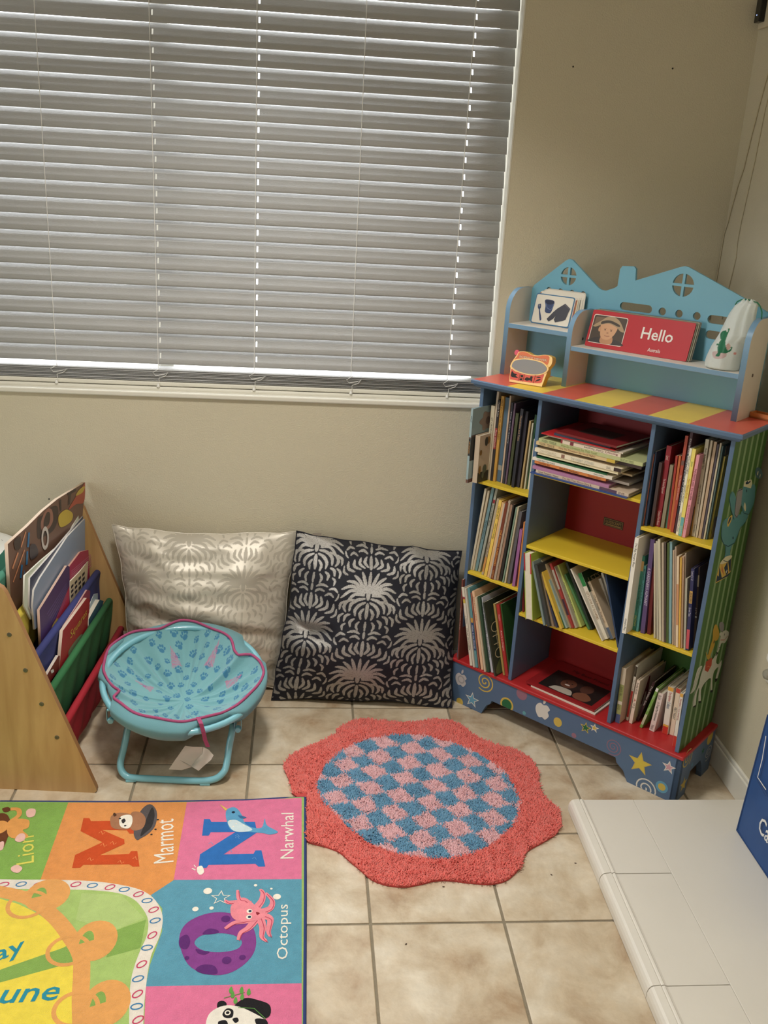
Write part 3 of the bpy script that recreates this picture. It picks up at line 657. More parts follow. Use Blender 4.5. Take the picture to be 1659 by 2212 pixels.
def art_flower(o, t, dep, h):
    FR = Frame((t, 0, 0), (0, 1, 0), (0, 0, 1)); u = dep
    fl = [(0.42*u + 0.20*u*(1+0.16*math.cos(6*a))*math.cos(a), 0.80*h + 0.125*h*(1+0.16*math.cos(6*a))*math.sin(a)) for a in np.linspace(0, 6.28, 49)[:-1]]
    prints('cover_print', [([[(0, .30*h), (u, .30*h), (u, .62*h), (0, .62*h)]], cm((44, 46, 48))), ([[(0, .62*h), (u, .62*h), (u, .645*h), (0, .645*h)]], cm((92, 72, 62))), ([[(0, 0), (u, 0), (u, .05*h), (0, .05*h)]], cm((110, 72, 60))), ([fl], cm((150, 128, 114))), ([ell(0.42*u, 0.80*h, 0.02*u+0.008)], cm((112, 92, 86)))], FR, o)
def art_garden(o, t, dep, h):
    FR = Frame((t, 0, 0), (0, 1, 0), (0, 0, 1)); u = dep; r = random.Random(5); sh = [([[(0, 0), (u, 0), (u, .22*h), (0, .22*h)]], cm((58, 56, 48)))]
    for i in range(16): sh.append(([ell(r.uniform(.05, .9)*u, r.uniform(.1, .9)*h, 0.004+0.006*r.random(), 0.006+0.008*r.random())], cm([(150, 110, 50), (60, 62, 50), (120, 70, 60), (96, 104, 84)][i % 4])))
    prints('cover_print', sh, FR, o)
def art_otto(o, t, dep, h):
    FR = Frame((t, 0, 0), (0, 1, 0), (0, 0, 1)); LT = cm((214, 196, 150)); GA = cm((98, 108, 62)); GD = cm((64, 78, 50)); u = dep
    sh = [([smooth_poly([(.05*u, .02*h), (.2*u, .20*h), (.35*u, .12*h), (.5*u, .22*h), (.75*u, .1*h), (.8*u, .02*h)])], GA), ([smooth_poly([(.1*u, .72*h), (.3*u, .93*h), (.6*u, .96*h), (.45*u, .80*h)])], GD), ([smooth_poly([(.3*u, .04*h), (.42*u, .14*h), (.7*u, .05*h)])], GD)]
    w = 0.0028; x = 0.20*u
    for zc, kind in ((.63, 'O'), (.52, 't'), (.41, 't'), (.28, 'O')):
        zc *= h
        if kind == 'O': sh.append(([ell(x, zc, .024, .0165), ell(x, zc, .024-w, .0165-w)], LT))
        else: sh.append(([[(x-.022, zc-w/2), (x+.022, zc-w/2), (x+.022, zc+w/2), (x-.022, zc+w/2)]], LT)); sh.append(([[(x-.004, zc-.013), (x-.001, zc-.013), (x-.001, zc+.013), (x-.004, zc+.013)]], LT))
    prints('cover_print', sh, FR, o)
def art_lets(o, t, dep, h):
    FR = Frame((t, 0, 0), (0, 1, 0), (0, 0, 1))
    prints('cover_print', [([[(0, .70*h), (dep, .70*h), (dep, h), (0, h)]], cm((28, 62, 36))), ([[(0, 0), (dep, 0), (dep, .70*h), (0, .70*h)]], cm((206, 198, 182)))], FR, o)
    text('cover_title', "LET'S", cm((200, 190, 166)), FR, o, 0.02, .80*h, 0.085, .90*h, lift=0.0006)
def art_cow(o, t, dep, h):
    FR = Frame((t, 0, 0), (0, 1, 0), (0, 0, 1)); u = dep
    prints('cover_print', [([smooth_poly([(.1*u, .45*h), (.3*u, .52*h), (.2*u, .58*h), (.05*u, .55*h)])], cm((40, 38, 36))), ([smooth_poly([(.05*u, .28*h), (.25*u, .30*h), (.2*u, .38*h)])], cm((96, 108, 76))), ([ell(.2*u, .63*h, .012)], cm((150, 120, 90))), ([[(.55*u, .86*h), (.95*u, .86*h), (.95*u, .95*h), (.55*u, .95*h)]], cm((130, 34, 44)))], FR, o)
TL = "the bookcase's top left compartment"; ML = "the bookcase's middle left compartment"; LL = "the bookcase's bottom left compartment"
TR = "the bookcase's top right compartment"; MR = "the bookcase's middle right compartment"; LR = "the bookcase's bottom right compartment"; MM = "the bookcase's lower centre compartment"
# --- top left
PALE = (150, 172, 176)
shelf_row([
 (185, 400, 75, 1835, 42, PALE, dict(d=-0.040, dep=0.19, bands=[(.38, .40, (96, 74, 64)), (.40, .63, (44, 44, 46)), (.955, 1, (112, 74, 62))], t=[('FOLLY', .10, .18, DK), ('LIFE CYCLE BOX', .44, .60, (214, 150, 60))], fn=art_flower)),
 (300, 935, 232, 1832, 96, (206, 184, 158), dict(d=-0.022, dep=0.15, fn=art_garden)),
 (602, 340, 462, 1805, 72, (206, 194, 166), dict(t=[('LIT CRITIKA  Love and Family Creatures', .16, .80, (60, 54, 46))])),
 (700, 60, 520, 1812, 40, (206, 188, 164)),
 (722, 230, 562, 1832, 52, (48, 42, 42), dict(bands=[(.34, .60, (150, 50, 44))], t=[('Family Rules', .03, .20, (210, 200, 190)), ("Three O'Daniels", .36, .58, (226, 190, 180))])),
 (795, 150, 615, 1842, 54, (198, 146, 60), dict(t=[('FIRST EDITION ALL NEW CRIED', .04, .50, (80, 56, 20))])),
 (888, 178, 705, 1850, 78, (78, 104, 124), dict(bands=[(.80, .86, (150, 150, 140))])),
 (948, 140, 762, 1880, 30, (196, 170, 146)), (985, 280, 802, 1888, 38, (52, 52, 66), dict(cn='navy blue', t=[('The Lost Story', .1, .5, (190, 186, 180))])),
 (1040, 290, 848, 1902, 34, (104, 82, 104)), (1085, 490, 905, 1922, 56, (70, 76, 46)), (1180, 402, 985, 1962, 56, (44, 44, 54), dict(t=[('Thumbelina and Tales', .08, .40, (190, 150, 110))])),
 (1270, 450, 1085, 1962, 66, (50, 46, 56)), (1340, 640, 1152, 1990, 34, (182, 152, 100)), (1390, 690, 1222, 2000, 26, (196, 192, 166)), (1455, 520, 1262, 1990, 44, (40, 84, 50), dict(d=0.05)), (1402, 995, 1292, 2002, 58, (226, 214, 190)),
], 1000, 840, 9.217, 0.752, TL, None)
# --- middle left
shelf_row([
 (452, 150, 158, 1762, 38, (206, 196, 170)), (512, 190, 204, 1772, 38, (196, 180, 150)),
 (600, 130, 258, 1782, 52, (112, 146, 152), dict(t=[('THIDWICK', .38, .62, (50, 62, 70))])),
 (672, 150, 318, 1800, 44, (168, 170, 154), dict(bands=[(.13, .17, (170, 40, 50))], t=[("Dr. Seuss's SLEEP Book", .14, .44, DK)])),
 (700, 352, 386, 1862, 42, (184, 166, 138), dict(bands=[(.76, .96, (206, 140, 66))], t=[('Farmer Duck', .56, .76, DK)])),
 (748, 382, 442, 1892, 56, (238, 198, 84), dict(t=[('CROW BOY', .08, .24, DK), ('Henry and Mudge', .30, .50, DK)])), (802, 428, 500, 1912, 44, (226, 180, 122)), (826, 452, 536, 1932, 26, (194, 180, 164)),
 (872, 430, 575, 1950, 52, (124, 56, 32), dict(t=[('AUGUST ZANT', .88, .985, (236, 170, 90)), ('THE MISSING SUNFLOWERS', .35, .82, (246, 168, 66))])),
 (928, 392, 628, 1962, 42, (182, 166, 146)), (968, 472, 682, 1972, 42, (168, 132, 108)), (996, 470, 745, 1992, 46, (46, 40, 34)),
 (1066, 520, 792, 2012, 26, (126, 152, 130)), (1102, 510, 834, 2030, 28, (194, 182, 152)), (1150, 605, 900, 2035, 62, (100, 96, 100)),
 (1158, 962, 1002, 2090, 58, (158, 96, 150)), (1222, 812, 1086, 2112, 28, (218, 132, 62)),
], 1000, 1040, 9.217, 0.456, ML, None)
# --- bottom left
shelf_row([
 (268, 112, 178, 1682, 28, (124, 62, 52), dict(d=-0.004, t=[('Where the Wild Things Are', .35, .62, (220, 200, 180))])),
 (272, 272, 440, 1832, 50, (226, 216, 196), dict(t=[('COUNT ON CULEBRA', .52, .80, DK), ('Ann Whitford Paul', .36, .46, (110, 90, 80))], bands=[(.12, .15, (170, 60, 60)), (.15, .20, (206, 180, 70))])),
 (322, 296, 494, 1862, 34, (210, 202, 184)), (388, 290, 552, 1872, 48, (94, 150, 156), dict(bands=[(.37, .43, (206, 150, 60)), (.43, .78, (44, 70, 120))], t=[('What Is the World?', .46, .76, (210, 210, 220))])),
 (438, 380, 600, 1892, 22, (168, 104, 84)), (478, 352, 660, 1914, 48, (236, 192, 152), dict(t=[('Bread and Jam for Frances', .07, .37, (150, 60, 40))])),
 (528, 472, 714, 1952, 36, (206, 190, 160)), (588, 462, 772, 1962, 50, (48, 78, 54)), (642, 472, 852, 2032, 44, (200, 200, 206), dict(d=0.006, t=[('THE ART LESSON', .12, .48, (80, 70, 80)), ('Tomie dePaola', .52, .8, (90, 80, 90))])),
 (684, 575, 908, 2086, 30, (54, 62, 48), dict(d=-0.008, dep=0.19, fn=art_otto)),
 (896, 602, 1092, 2022, 40, (176, 146, 76)), (966, 622, 1152, 2052, 62, (182, 46, 42), dict(t=[('Red Is a Dragon', .36, .64, (240, 210, 200)), ('Thong/Lin', .13, .22, (236, 190, 180))])), (1030, 605, 1212, 2060, 26, (46, 86, 36)),
], 970, 1240, 9.217, BH, LL, None)
# --- lower centre
shelf_row([
 (130, 182, 124, 972, 18, (132, 26, 34)),
 (186, 172, 208, 1092, 108, (170, 190, 70), dict(back=True, cn='red and lime', dep=0.16, fn=lambda o, t, dep, h: prints('cover_print', [([[(0, .74*h), (t*.16, .74*h), (t*.16, h), (0, h)]], cm((180, 30, 40))), ([[(t*.84, .70*h), (t, .70*h), (t, h), (t*.84, h)]], cm((180, 30, 40)))], Frame((0, -0.0002, 0), (1, 0, 0), (0, 0, 1)), o))),
 (252, 282, 418, 1162, 30, (126, 142, 140)), (300, 332, 478, 1182, 44, (60, 62, 60)), (340, 402, 536, 1182, 40, (150, 126, 100)), (330, 380, 590, 1195, 26, (60, 62, 84)),
 (378, 432, 648, 1212, 36, (224, 184, 62)), (430, 512, 690, 1202, 24, (70, 110, 66)), (470, 542, 722, 1204, 34, (150, 172, 166)), (372, 262, 752, 1192, 20, (194, 184, 154)), (430, 320, 778, 1200, 26, (170, 146, 112)),
 (502, 312, 808, 1202, 34, (172, 56, 52), dict(bands=[(.1, .4, (176, 166, 150)), (.55, .8, (70, 40, 60))])), (545, 362, 852, 1202, 40, (176, 168, 150)),
 (592, 342, 912, 1192, 52, (194, 204, 112), dict(t=[('Quiero a mi papá porque...', .27, .80, (44, 54, 20))])),
 (702, 462, 1034, 1222, 30, (76, 128, 76)), (722, 302, 1066, 1222, 34, (40, 52, 46)), (782, 382, 1218, 1376, 20, (222, 214, 198)),
 (902, 452, 1268, 1362, 62, (226, 216, 196), dict(bands=[(0, .20, (32, 130, 62))], t=[("LET'S LOOK AT FLOWERS", .28, .70, (140, 90, 40))], fn=art_lets)),
 (1022, 572, 1342, 1362, 66, (212, 188, 156), dict(bands=[(.80, 1, (92, 106, 130))], t=[('Abridged', .04, .16, (90, 70, 60)), ('I Catch Dreams', .24, .50, (60, 50, 44)), ('Yo me sueño', .52, .72, (140, 110, 96))])),
 (1180, 522, 1418, 1290, 44, (214, 206, 192), dict(t=[('DUST', .22, .34, (120, 110, 90))])), (1212, 440, 1466, 1240, 34, (226, 220, 206), dict(t=[('Ehlert', .42, .52, DK), ('Eating the Alphabet', .58, .86, (190, 70, 40))])), (1262, 460, 1478, 1180, 24, (44, 66, 98), dict(d=0.02)),
], 1110, 1170, 6.38, 0.383, MM, None, depth=0.17)
# --- top right
shelf_row([
 (316, 462, 134, 1622, 24, (216, 122, 92)), (346, 422, 182, 1632, 42, (36, 52, 78)), (388, 552, 240, 1600, 22, (92, 144, 150)), (432, 602, 280, 1642, 50, (72, 52, 50)),
 (572, 330, 372, 1642, 82, (146, 28, 40), dict(t=[('The Animal Playground', .40, .58, (226, 190, 180)), ('Level', .12, .17, (226, 190, 180)), ('Compass Point Books', .80, .98, (226, 190, 180))])),
 (612, 642, 452, 1662, 56, (146, 136, 110)), (626, 742, 512, 1664, 40, (82, 126, 110)), (692, 490, 548, 1682, 36, (176, 52, 40)), (746, 490, 584, 1694, 36, (204, 112, 56)),
 (858, 165, 610, 1732, 50, (182, 70, 48), dict(t=[("The Monsters' Great Delivery", .40, .66, (236, 200, 180))], bands=[(.25, .30, (120, 80, 70))])), (938, 110, 662, 1752, 46, (74, 40, 52), dict(t=[('Dolphin Encyclopedia of Creatures', .06, .72, (220, 214, 214))], bands=[(.20, .80, (36, 40, 52))])),
 (924, 370, 694, 1777, 40, (238, 232, 212), dict(t=[('WILLIAM STEIG', .08, .29, DK), ("PETE'S A PIZZA", .42, .62, DK), ('HARPERCOLLINS', .74, .96, DK)])), (978, 380, 742, 1797, 58, (238, 218, 104), dict(bands=[(.78, 1, (100, 172, 172))], t=[('Junior', .14, .20, (70, 120, 60)), ('Piece Without Words', .34, .56, (200, 120, 40)), ('Scholastic', .88, .98, (220, 220, 160))])),
 (1042, 480, 802, 1817, 52, (232, 152, 164), dict(t=[('THE PRINCE AND THE PAUPER', .16, .54, (110, 30, 50)), ('By KATHRYN A. STATZ', .60, .90, (180, 80, 110))])), (1092, 470, 862, 1782, 60, (100, 96, 100)), (1150, 500, 916, 1790, 26, (176, 130, 60)),
 (1192, 222, 958, 1802, 58, (206, 196, 172), dict(t=[('Martin / Archambault / Rand', .09, .30, DK), ('Here Are My Hands', .46, .66, DK), ('Henry Holt', .87, .96, DK)])), (1262, 242, 1010, 1822, 34, (200, 184, 158)), (1326, 262, 1060, 1832, 44, (194, 164, 132)),
 (1370, 302, 1102, 1842, 28, (80, 70, 82)), (1412, 282, 1136, 1850, 26, (206, 192, 160)), (1440, 332, 1170, 1852, 24, (84, 108, 104)), (1472, 502, 1212, 1842, 30, (176, 156, 62)), (1492, 332, 1246, 1832, 26, (134, 116, 98)),
], 1370, 920, 7.54, 0.753, TR, None)
# --- middle right
BEND = dict(kind='stapled_booklet')
shelf_row([
 (346, 172, 138, 1672, 66, (240, 234, 220), dict(d=-0.016, t=[('The Big Hungry Bear', .05, .30, DK), ("Child's Play", .84, .97, DK)])), (388, 242, 202, 1674, 22, (210, 202, 184), dict(fn=art_cow)),
 (452, 462, 296, 1672, 56, (58, 138, 124), dict(bands=[(.07, .20, (206, 170, 110))], t=[('Are You My Mother?', .38, .74, (20, 44, 44)), ('EASTMAN', .80, .94, (190, 190, 90))])), (478, 622, 346, 1692, 40, (80, 152, 152), dict(t=[('Biscuit  Wins a Prize', .05, .60, (24, 56, 60))])),
 (602, 192, 432, 1722, 72, (92, 70, 118), dict(t=[("A GARDENER'S ALPHABET", .30, .70, (216, 206, 220))])), (610, 652, 540, 1722, 60, (108, 26, 28), dict(d=0.03)),
 (636, 262, 632, 1802, 32, (200, 188, 162), BEND), (668, 222, 680, 1822, 34, (188, 180, 158), BEND), (704, 192, 722, 1842, 42, (206, 196, 168), BEND), (764, 252, 766, 1862, 34, (190, 172, 148), BEND), (804, 242, 802, 1872, 28, (88, 74, 66)),
 (856, 252, 838, 1882, 38, (76, 96, 44)), (898, 232, 882, 1892, 44, (132, 172, 178)), (942, 372, 930, 1912, 28, (194, 166, 138)), (976, 312, 962, 1922, 26, (180, 156, 134)),
 (1012, 472, 994, 1952, 38, (232, 206, 172), dict(bands=[(.3, .75, (214, 150, 106))])), (1062, 492, 1032, 1962, 26, (228, 178, 70)), (1096, 472, 1064, 1962, 38, (188, 152, 122)), (1136, 422, 1096, 1958, 24, (170, 150, 130)), (1152, 832, 1118, 1992, 30, (176, 172, 152)),
 (1256, 672, 1160, 2002, 56, (48, 48, 92), dict(bands=[(.27, .42, (206, 160, 80)), (.74, .98, (206, 80, 90))], t=[('Level 1-2', .03, .14, (210, 206, 220)), ('READERS', .29, .41, (40, 34, 60)), ('Great Tales', .47, .58, (210, 206, 220))])),
 (1342, 642, 1262, 1962, 64, (76, 60, 54), dict(bands=[(.10, .24, (200, 188, 160)), (.60, .62, (190, 190, 190))], t=[('BATS', .50, .58, (190, 184, 180))])),
], 1330, 1140, 7.54, 0.450, MR, None)
# --- bottom right
shelf_row([
 (318, 445, 192, 1422, 88, (206, 186, 160), dict(bands=[(.30, .60, (150, 150, 84)), (.60, .66, (214, 200, 180)), (.66, .84, (158, 156, 92)), (.84, 1, (76, 86, 128))], t=[('Spirit Up', .34, .50, (60, 64, 34)), ('Lentz', .66, .76, (60, 64, 34))])),
 (546, 398, 366, 1378, 44, (214, 206, 190), dict(bands=[(.02, .20, (60, 50, 34)), (.46, .94, (172, 52, 44))], t=[('Hey Wake Up', .26, .45, (120, 90, 60))])),
 (576, 668, 428, 1432, 60, (228, 206, 186), dict(t=[('India Kids', .06, .32, (50, 40, 36)), ('A', .42, .49, (190, 50, 40)), ('TO Z', .52, .64, (50, 40, 36))], fn=lambda o, t, dep, h: prints('cover_print', [([[(.2*dep, .35*h), (.35*dep, .95*h), (.4*dep, .95*h), (.45*dep, .4*h), (.38*dep, .4*h), (.36*dep, .6*h), (.31*dep, .6*h), (.25*dep, .35*h)]], cm((120, 40, 40)))], Frame((t, 0, 0), (0, 1, 0), (0, 0, 1)), o))),
 (852, 702, 548, 1392, 46, (54, 22, 28), dict(t=[('The Other Side', .1, .6, (210, 200, 190))])), (916, 812, 612, 1512, 48, (118, 162, 70), dict(bands=[(0, .08, (232, 230, 220)), (.66, .92, (190, 190, 158))], t=[('Guava', .18, .28, (214, 226, 190)), ('Mango', .48, .58, (214, 226, 190))])),
 (976, 898, 806, 1572, 96, (226, 206, 198), dict(kind='board_book', t=[('La Oruga Muy Hambrienta', .24, .72, (44, 40, 40)), ('Eric Carle', .06, .17, (90, 80, 80)), ('Philomel', .84, .96, (130, 110, 110))])),
 (1156, 790, 1042, 1622, 108, (230, 222, 208), dict(kind='board_book', bands=[(0, .08, (226, 166, 64)), (.80, 1, (206, 52, 36)), (.80, .84, (226, 170, 60))], t=[('The Alphabet', .10, .30, (180, 40, 40)), ('El alfabeto', .32, .46, (50, 90, 130))])),
 (1290, 815, 1162, 1642, 84, (228, 208, 182), dict(kind='board_book', bands=[(0, .09, (206, 70, 50))], t=[('FIRST NIGHT', .40, .66, (60, 80, 80))])),
 (1352, 905, 1236, 1692, 64, (232, 222, 204), dict(kind='board_book', d=0.03, bands=[(0, .06, (226, 166, 64)), (.80, 1, (206, 52, 36))], t=[('Numbers / Los numeros', .10, .50, (180, 60, 50))])),
], 1310, 1390, 8.295, BH, LR, None, depth=0.19)

# --- pile lying flat in the upper centre compartment
PILE = "the flat pile in the bookcase"
def flat_row(spec):
    zcur = 0.823 + 0.0004; n = len(spec); MXL, MXR = XA[1][0]+0.002, XA[1][1]-0.002
    for k, row in enumerate(spec):
        xl, xr, th, c, d, rot, dep = row[:7]; op = row[7] if len(row) > 7 else {}
        a = max(MXL-0.0, ftp(1140+xl/5.925, op['yl']/5.925+870, d)[0]); b = min(MXR, ftp(1140+xr/5.925, op['yr']/5.925+870, d)[0])
        if d < 0.0: a = ftp(1140+xl/5.925, op['yl']/5.925+870, d)[0]
        L = b-a
        tcol = op.get('cn', cname(c))
        o = thing(op.get('kind', 'picture_book'), f"{tcol} picture book {ORD[k]} from the bottom of {PILE}", 'book', group=f'books in {PILE}')
        # book space: spine on y=0, thickness x, height z  ->  thickness up, height to the right
        M = Matrix.Translation((a, d, zcur+th)) @ Matrix.Rotation(rot, 4, 'Z') @ Matrix(((0, 0, 1, 0), (0, 1, 0, 0), (-1, 0, 0, 0), (0, 0, 0, 1)))
        W = BM @ M; o.location = W.translation; o.rotation_euler = W.to_euler()
        root_ = o; o = book_parts(o, th, min(dep, 0.222-d-abs(rot)*0.1), L, c, op.get('page'))
        if 'bands' in op:
            FR = Frame((0, 0, 0), (1, 0, 0), (0, 0, 1)); prints('spine_print', [([[(0.0003, L*p), (th-0.0003, L*p), (th-0.0003, L*q), (0.0003, L*q)]], cm(cc)) for p, q, cc in op['bands']], FR, o, lift=0.0002)
        for s, p, q, cc, *fl in op.get('t', []):
            if fl: text('title', s, cm(cc), Frame((0, 0, L), (0, 0, -1), (1, 0, 0)), o, L*(1-q), th*.16, L*(1-p), th*.82, bold=0.0)
            else: text('title', s, cm(cc), Frame((th, 0, 0), (0, 0, 1), (-1, 0, 0)), o, L*p, th*.18, L*q, th*.84, bold=0.0)
        if 'fn' in op: op['fn'](o, th, dep, L)
        zcur += th + 0.0003
flat_row([
 (30, 1260, 0.0036, (48, 74, 136), -0.012, 0, 0.20, dict(yl=905, yr=1245)),
 (100, 1288, 0.0085, (214, 190, 164), -0.004, 0, 0.20, dict(yl=890, yr=1195, bands=[(.70, .88, (96, 66, 90))], t=[('Turner Oakwood / Weaver', .03, .26, (70, 60, 60)), ('The Hat That Wore Clara B.', .30, .62, (110, 40, 60)), ('EVE', .90, .96, (110, 80, 80))])),
 (60, 1035, 0.0085, (178, 118, 158), -0.004, 0, 0.20, dict(yl=830, yr=1095)),
 (110, 1290, 0.0070, (206, 196, 186), 0.035, 0, 0.17, dict(yl=790, yr=1085)),
 (85, 995, 0.0082, (216, 126, 60), -0.002, 0, 0.20, dict(yl=780, yr=1010, t=[('Grandfather Bear', .06, .23, (130, 60, 20)), ("Omelet's Rhubarbs", .36, .63, (60, 26, 10)), ('Dandelion Books', .76, .94, (140, 66, 24))])),
 (60, 1075, 0.0078, (232, 222, 206), -0.003, 0, 0.20, dict(yl=725, yr=990, t=[("Little Bear's New Friend", .07, .29, (40, 36, 34)), ('HarperCollins', .78, .90, (90, 84, 80))])),
 (110, 1010, 0.0040, (38, 96, 58), 0.0, 0, 0.20, dict(yl=695, yr=940)),
 (170, 1330, 0.0050, (186, 160, 120), 0.03, 0, 0.17, dict(yl=690, yr=980)),
 (125, 1150, 0.0075, (238, 222, 182), 0.0, 0, 0.20, dict(yl=660, yr=940, t=[('It Is Probably Fine', .46, .66, (150, 130, 90))])),
 (90, 1195, 0.0105, (236, 222, 192), -0.003, 0, 0.20, dict(yl=600, yr=870, bands=[(.32, .36, (150, 110, 90)), (.92, 1, (60, 40, 34))], t=[('CORI DOERRFELD', .06, .26, (190, 176, 150)), ('THE RABBIT LISTENED', .43, .70, (170, 170, 158)), ('DIAL', .84, .89, (150, 140, 120))])),
 (150, 1440, 0.0088, (96, 76, 76), 0.028, 0.02, 0.17, dict(yl=560, yr=870)),
 (105, 1110, 0.0098, (218, 188, 134), -0.001, 0, 0.20, dict(yl=545, yr=795, bands=[(.90, 1, (210, 176, 60))], t=[('YOLEN · TEAGUE', .04, .24, (70, 56, 36)), ('How Do Dinosaurs Say Good Night?', .30, .76, (130, 66, 36))])),
 (145, 1475, 0.0098, (188, 192, 134), -0.002, 0, 0.20, dict(yl=430, yr=765, t=[('YOLEN · TEAGUE', .03, .18, (70, 80, 50)), ('How Do Dinosaurs Eat Their Food?', .23, .58, (130, 130, 60)), ('BLUE SKY PRESS', .80, .92, (120, 126, 80))])),
 (430, 1195, 0.0100, (228, 208, 184), -0.002, 0, 0.17, dict(yl=440, yr=630, bands=[(0, .03, (150, 40, 50)), (.16, .22, (130, 50, 60))], t=[('Color Surprise', .40, .72, (44, 36, 36), 1), ("Barney's", .75, .95, (130, 26, 60), 1)])),
 (265, 1230, 0.0038, (214, 200, 180), 0.0, 0, 0.18, dict(yl=385, yr=580)),
 (180, 1130, 0.0030, (196, 34, 36), -0.006, 0, 0.20, dict(yl=335, yr=525)),
 (350, 1075, 0.0060, (54, 66, 88), 0.0, 0, 0.17, dict(yl=285, yr=435, fn=lambda o, t, dep, L: prints('cover_print', [([[(L*(.2+.1*i), .012), (L*(.27+.1*i), .012), (L*(.27+.1*i), .03), (L*(.2+.1*i), .03)]], cm((170, 130, 80))) for i in range(5)], Frame((0, 0, 0), (0, 0, 1), (0, 1, 0)), o))),
 (385, 1185, 0.0058, (126, 26, 28), 0.0, -0.06, 0.18, dict(yl=175, yr=400, fn=lambda o, t, dep, L: prints('cover_print', [([[(L*.2, .05), (L*.75, .05), (L*.75, .13), (L*.2, .13)]], cm((60, 40, 36)))], Frame((0, 0, 0), (0, 0, 1), (0, 1, 0)), o))),
])
# --- two books lying on the red floor of the bottom centre compartment
def flat_on_base(name, label, pts, th, z, c, page=None):
    (ax, ay), (bx_, by_), (cx_, cy_) = [topp(960+x/3.77, 1180+y/3.77, z+th) for x, y in pts]
    ang = math.atan2(by_-ay, bx_-ax); L = math.hypot(bx_-ax, by_-ay); dep = min(0.20, 0.215-max(ay, by_))
    o = thing(name, label, 'book')
    W = BM @ Matrix.Translation((ax, ay, z+th)) @ Matrix.Rotation(ang, 4, 'Z') @ Matrix(((0, 0, 1, 0), (0, 1, 0, 0), (-1, 0, 0, 0), (0, 0, 0, 1)))
    o.location = W.translation; o.rotation_euler = W.to_euler(); o = book_parts(o, th, dep, L, c, page); return o, L, dep
flat_on_base('picture_book', 'white picture book lying under the red photo book on the bottom shelf', [(705, 1132), (1228, 1365), (1360, 1180)], 0.005, BH+0.0005, (222, 212, 196))
o, L, dep = flat_on_base('photo_book', 'red picture book with a photo of two children, lying in the bottom centre compartment', [(665, 1098), (1222, 1338), (1360, 1170)], 0.006, BH+0.006, (150, 24, 28))
CF = Frame((0, 0, 0), (0, 0, 1), (0, 1, 0)); SK = cm((120, 72, 50)); HR = cm((24, 18, 16))
x0, x1, y0, y1 = L*.14, L*.92, dep*.08, dep*.70
prints('cover_photo', [([[(x0, y0), (x1, y0), (x1, y1), (x0, y1)]], HR), ([ell(x0+.38*(x1-x0), y0+.56*(y1-y0), .042, .040)], cm((40, 28, 24))), ([ell(x0+.38*(x1-x0), y0+.54*(y1-y0), .024, .028)], cm((104, 62, 44))), ([ell(x0+.70*(x1-x0), y0+.60*(y1-y0), .020, .026)], cm((82, 48, 36))),
   ([smooth_poly([(x0+.20*(x1-x0), y0+.012), (x0+.27*(x1-x0), y0+.030), (x0+.5*(x1-x0), y0+.034), (x0+.58*(x1-x0), y0+.018), (x0+.56*(x1-x0), y0+.004), (x0+.22*(x1-x0), y0+.004)])], cm((176, 166, 152))), ([smooth_poly([(x0+.60*(x1-x0), y0+.03), (x0+.74*(x1-x0), y0+.05), (x0+.9*(x1-x0), y0+.03), (x0+.85*(x1-x0), y0+.004), (x0+.65*(x1-x0), y0+.004)])], SK),
   ([ell(x0+.33*(x1-x0), y0+.58*(y1-y0), .003)], HR), ([ell(x0+.43*(x1-x0), y0+.58*(y1-y0), .003)], HR), ([ell(x0+.38*(x1-x0), y0+.46*(y1-y0), .009, .004)], cm((210, 190, 180)))], CF, o)
text('cover_title', 'My Best Friend', cm((60, 14, 14)), CF, o, L*.3, dep*.78, L*.82, dep*.88, lift=0.0006)
# ================================================================== things on the hutch
HZ = lambda x, y: (1090+x/7.9, 620+y/7.9)
R1 = lambda x, y: (980+x/2.443, 540+y/2.443)
def bcw(p): return BM @ Vector(p)                       # bookcase-local point -> world
def leaning_plane(pl, pr, z, back):
    """plane standing on a shelf along the edge pl-pr (pixels at height z), leaning back"""
    a, b = Vector((*topp(*pl, z), z)), Vector((*topp(*pr, z), z)); ex = (b-a).normalized(); nb = Vector((ex.y, -ex.x, 0))
    ey = Vector((0, 0, 1))*math.cos(back) - nb*math.sin(back); return a, b, ex, ey
def thing_frame(name, label, cat, a, ex, ey, group=None):
    """top-level Empty whose local xy plane is the leaning face (z points to the viewer)"""
    n = ex.cross(ey); M = Matrix((ex, ey, n)).transposed().to_4x4(); M.translation = a; W = BM @ M
    return thing(name, label, cat, W.translation, W.to_euler(), group)
XY = Frame((0, 0, 0), (1, 0, 0), (0, 1, 0))
def rrect(w, h, r, n=5, x0=0, y0=0):
    out = []
    for cx, cy, a in ((w-r, r, -R90), (w-r, h-r, 0), (r, h-r, R90), (r, r, math.pi)):
        out += [(x0+cx+r*math.cos(a+i*R90/n), y0+cy+r*math.sin(a+i*R90/n)) for i in range(n+1)]
    return out
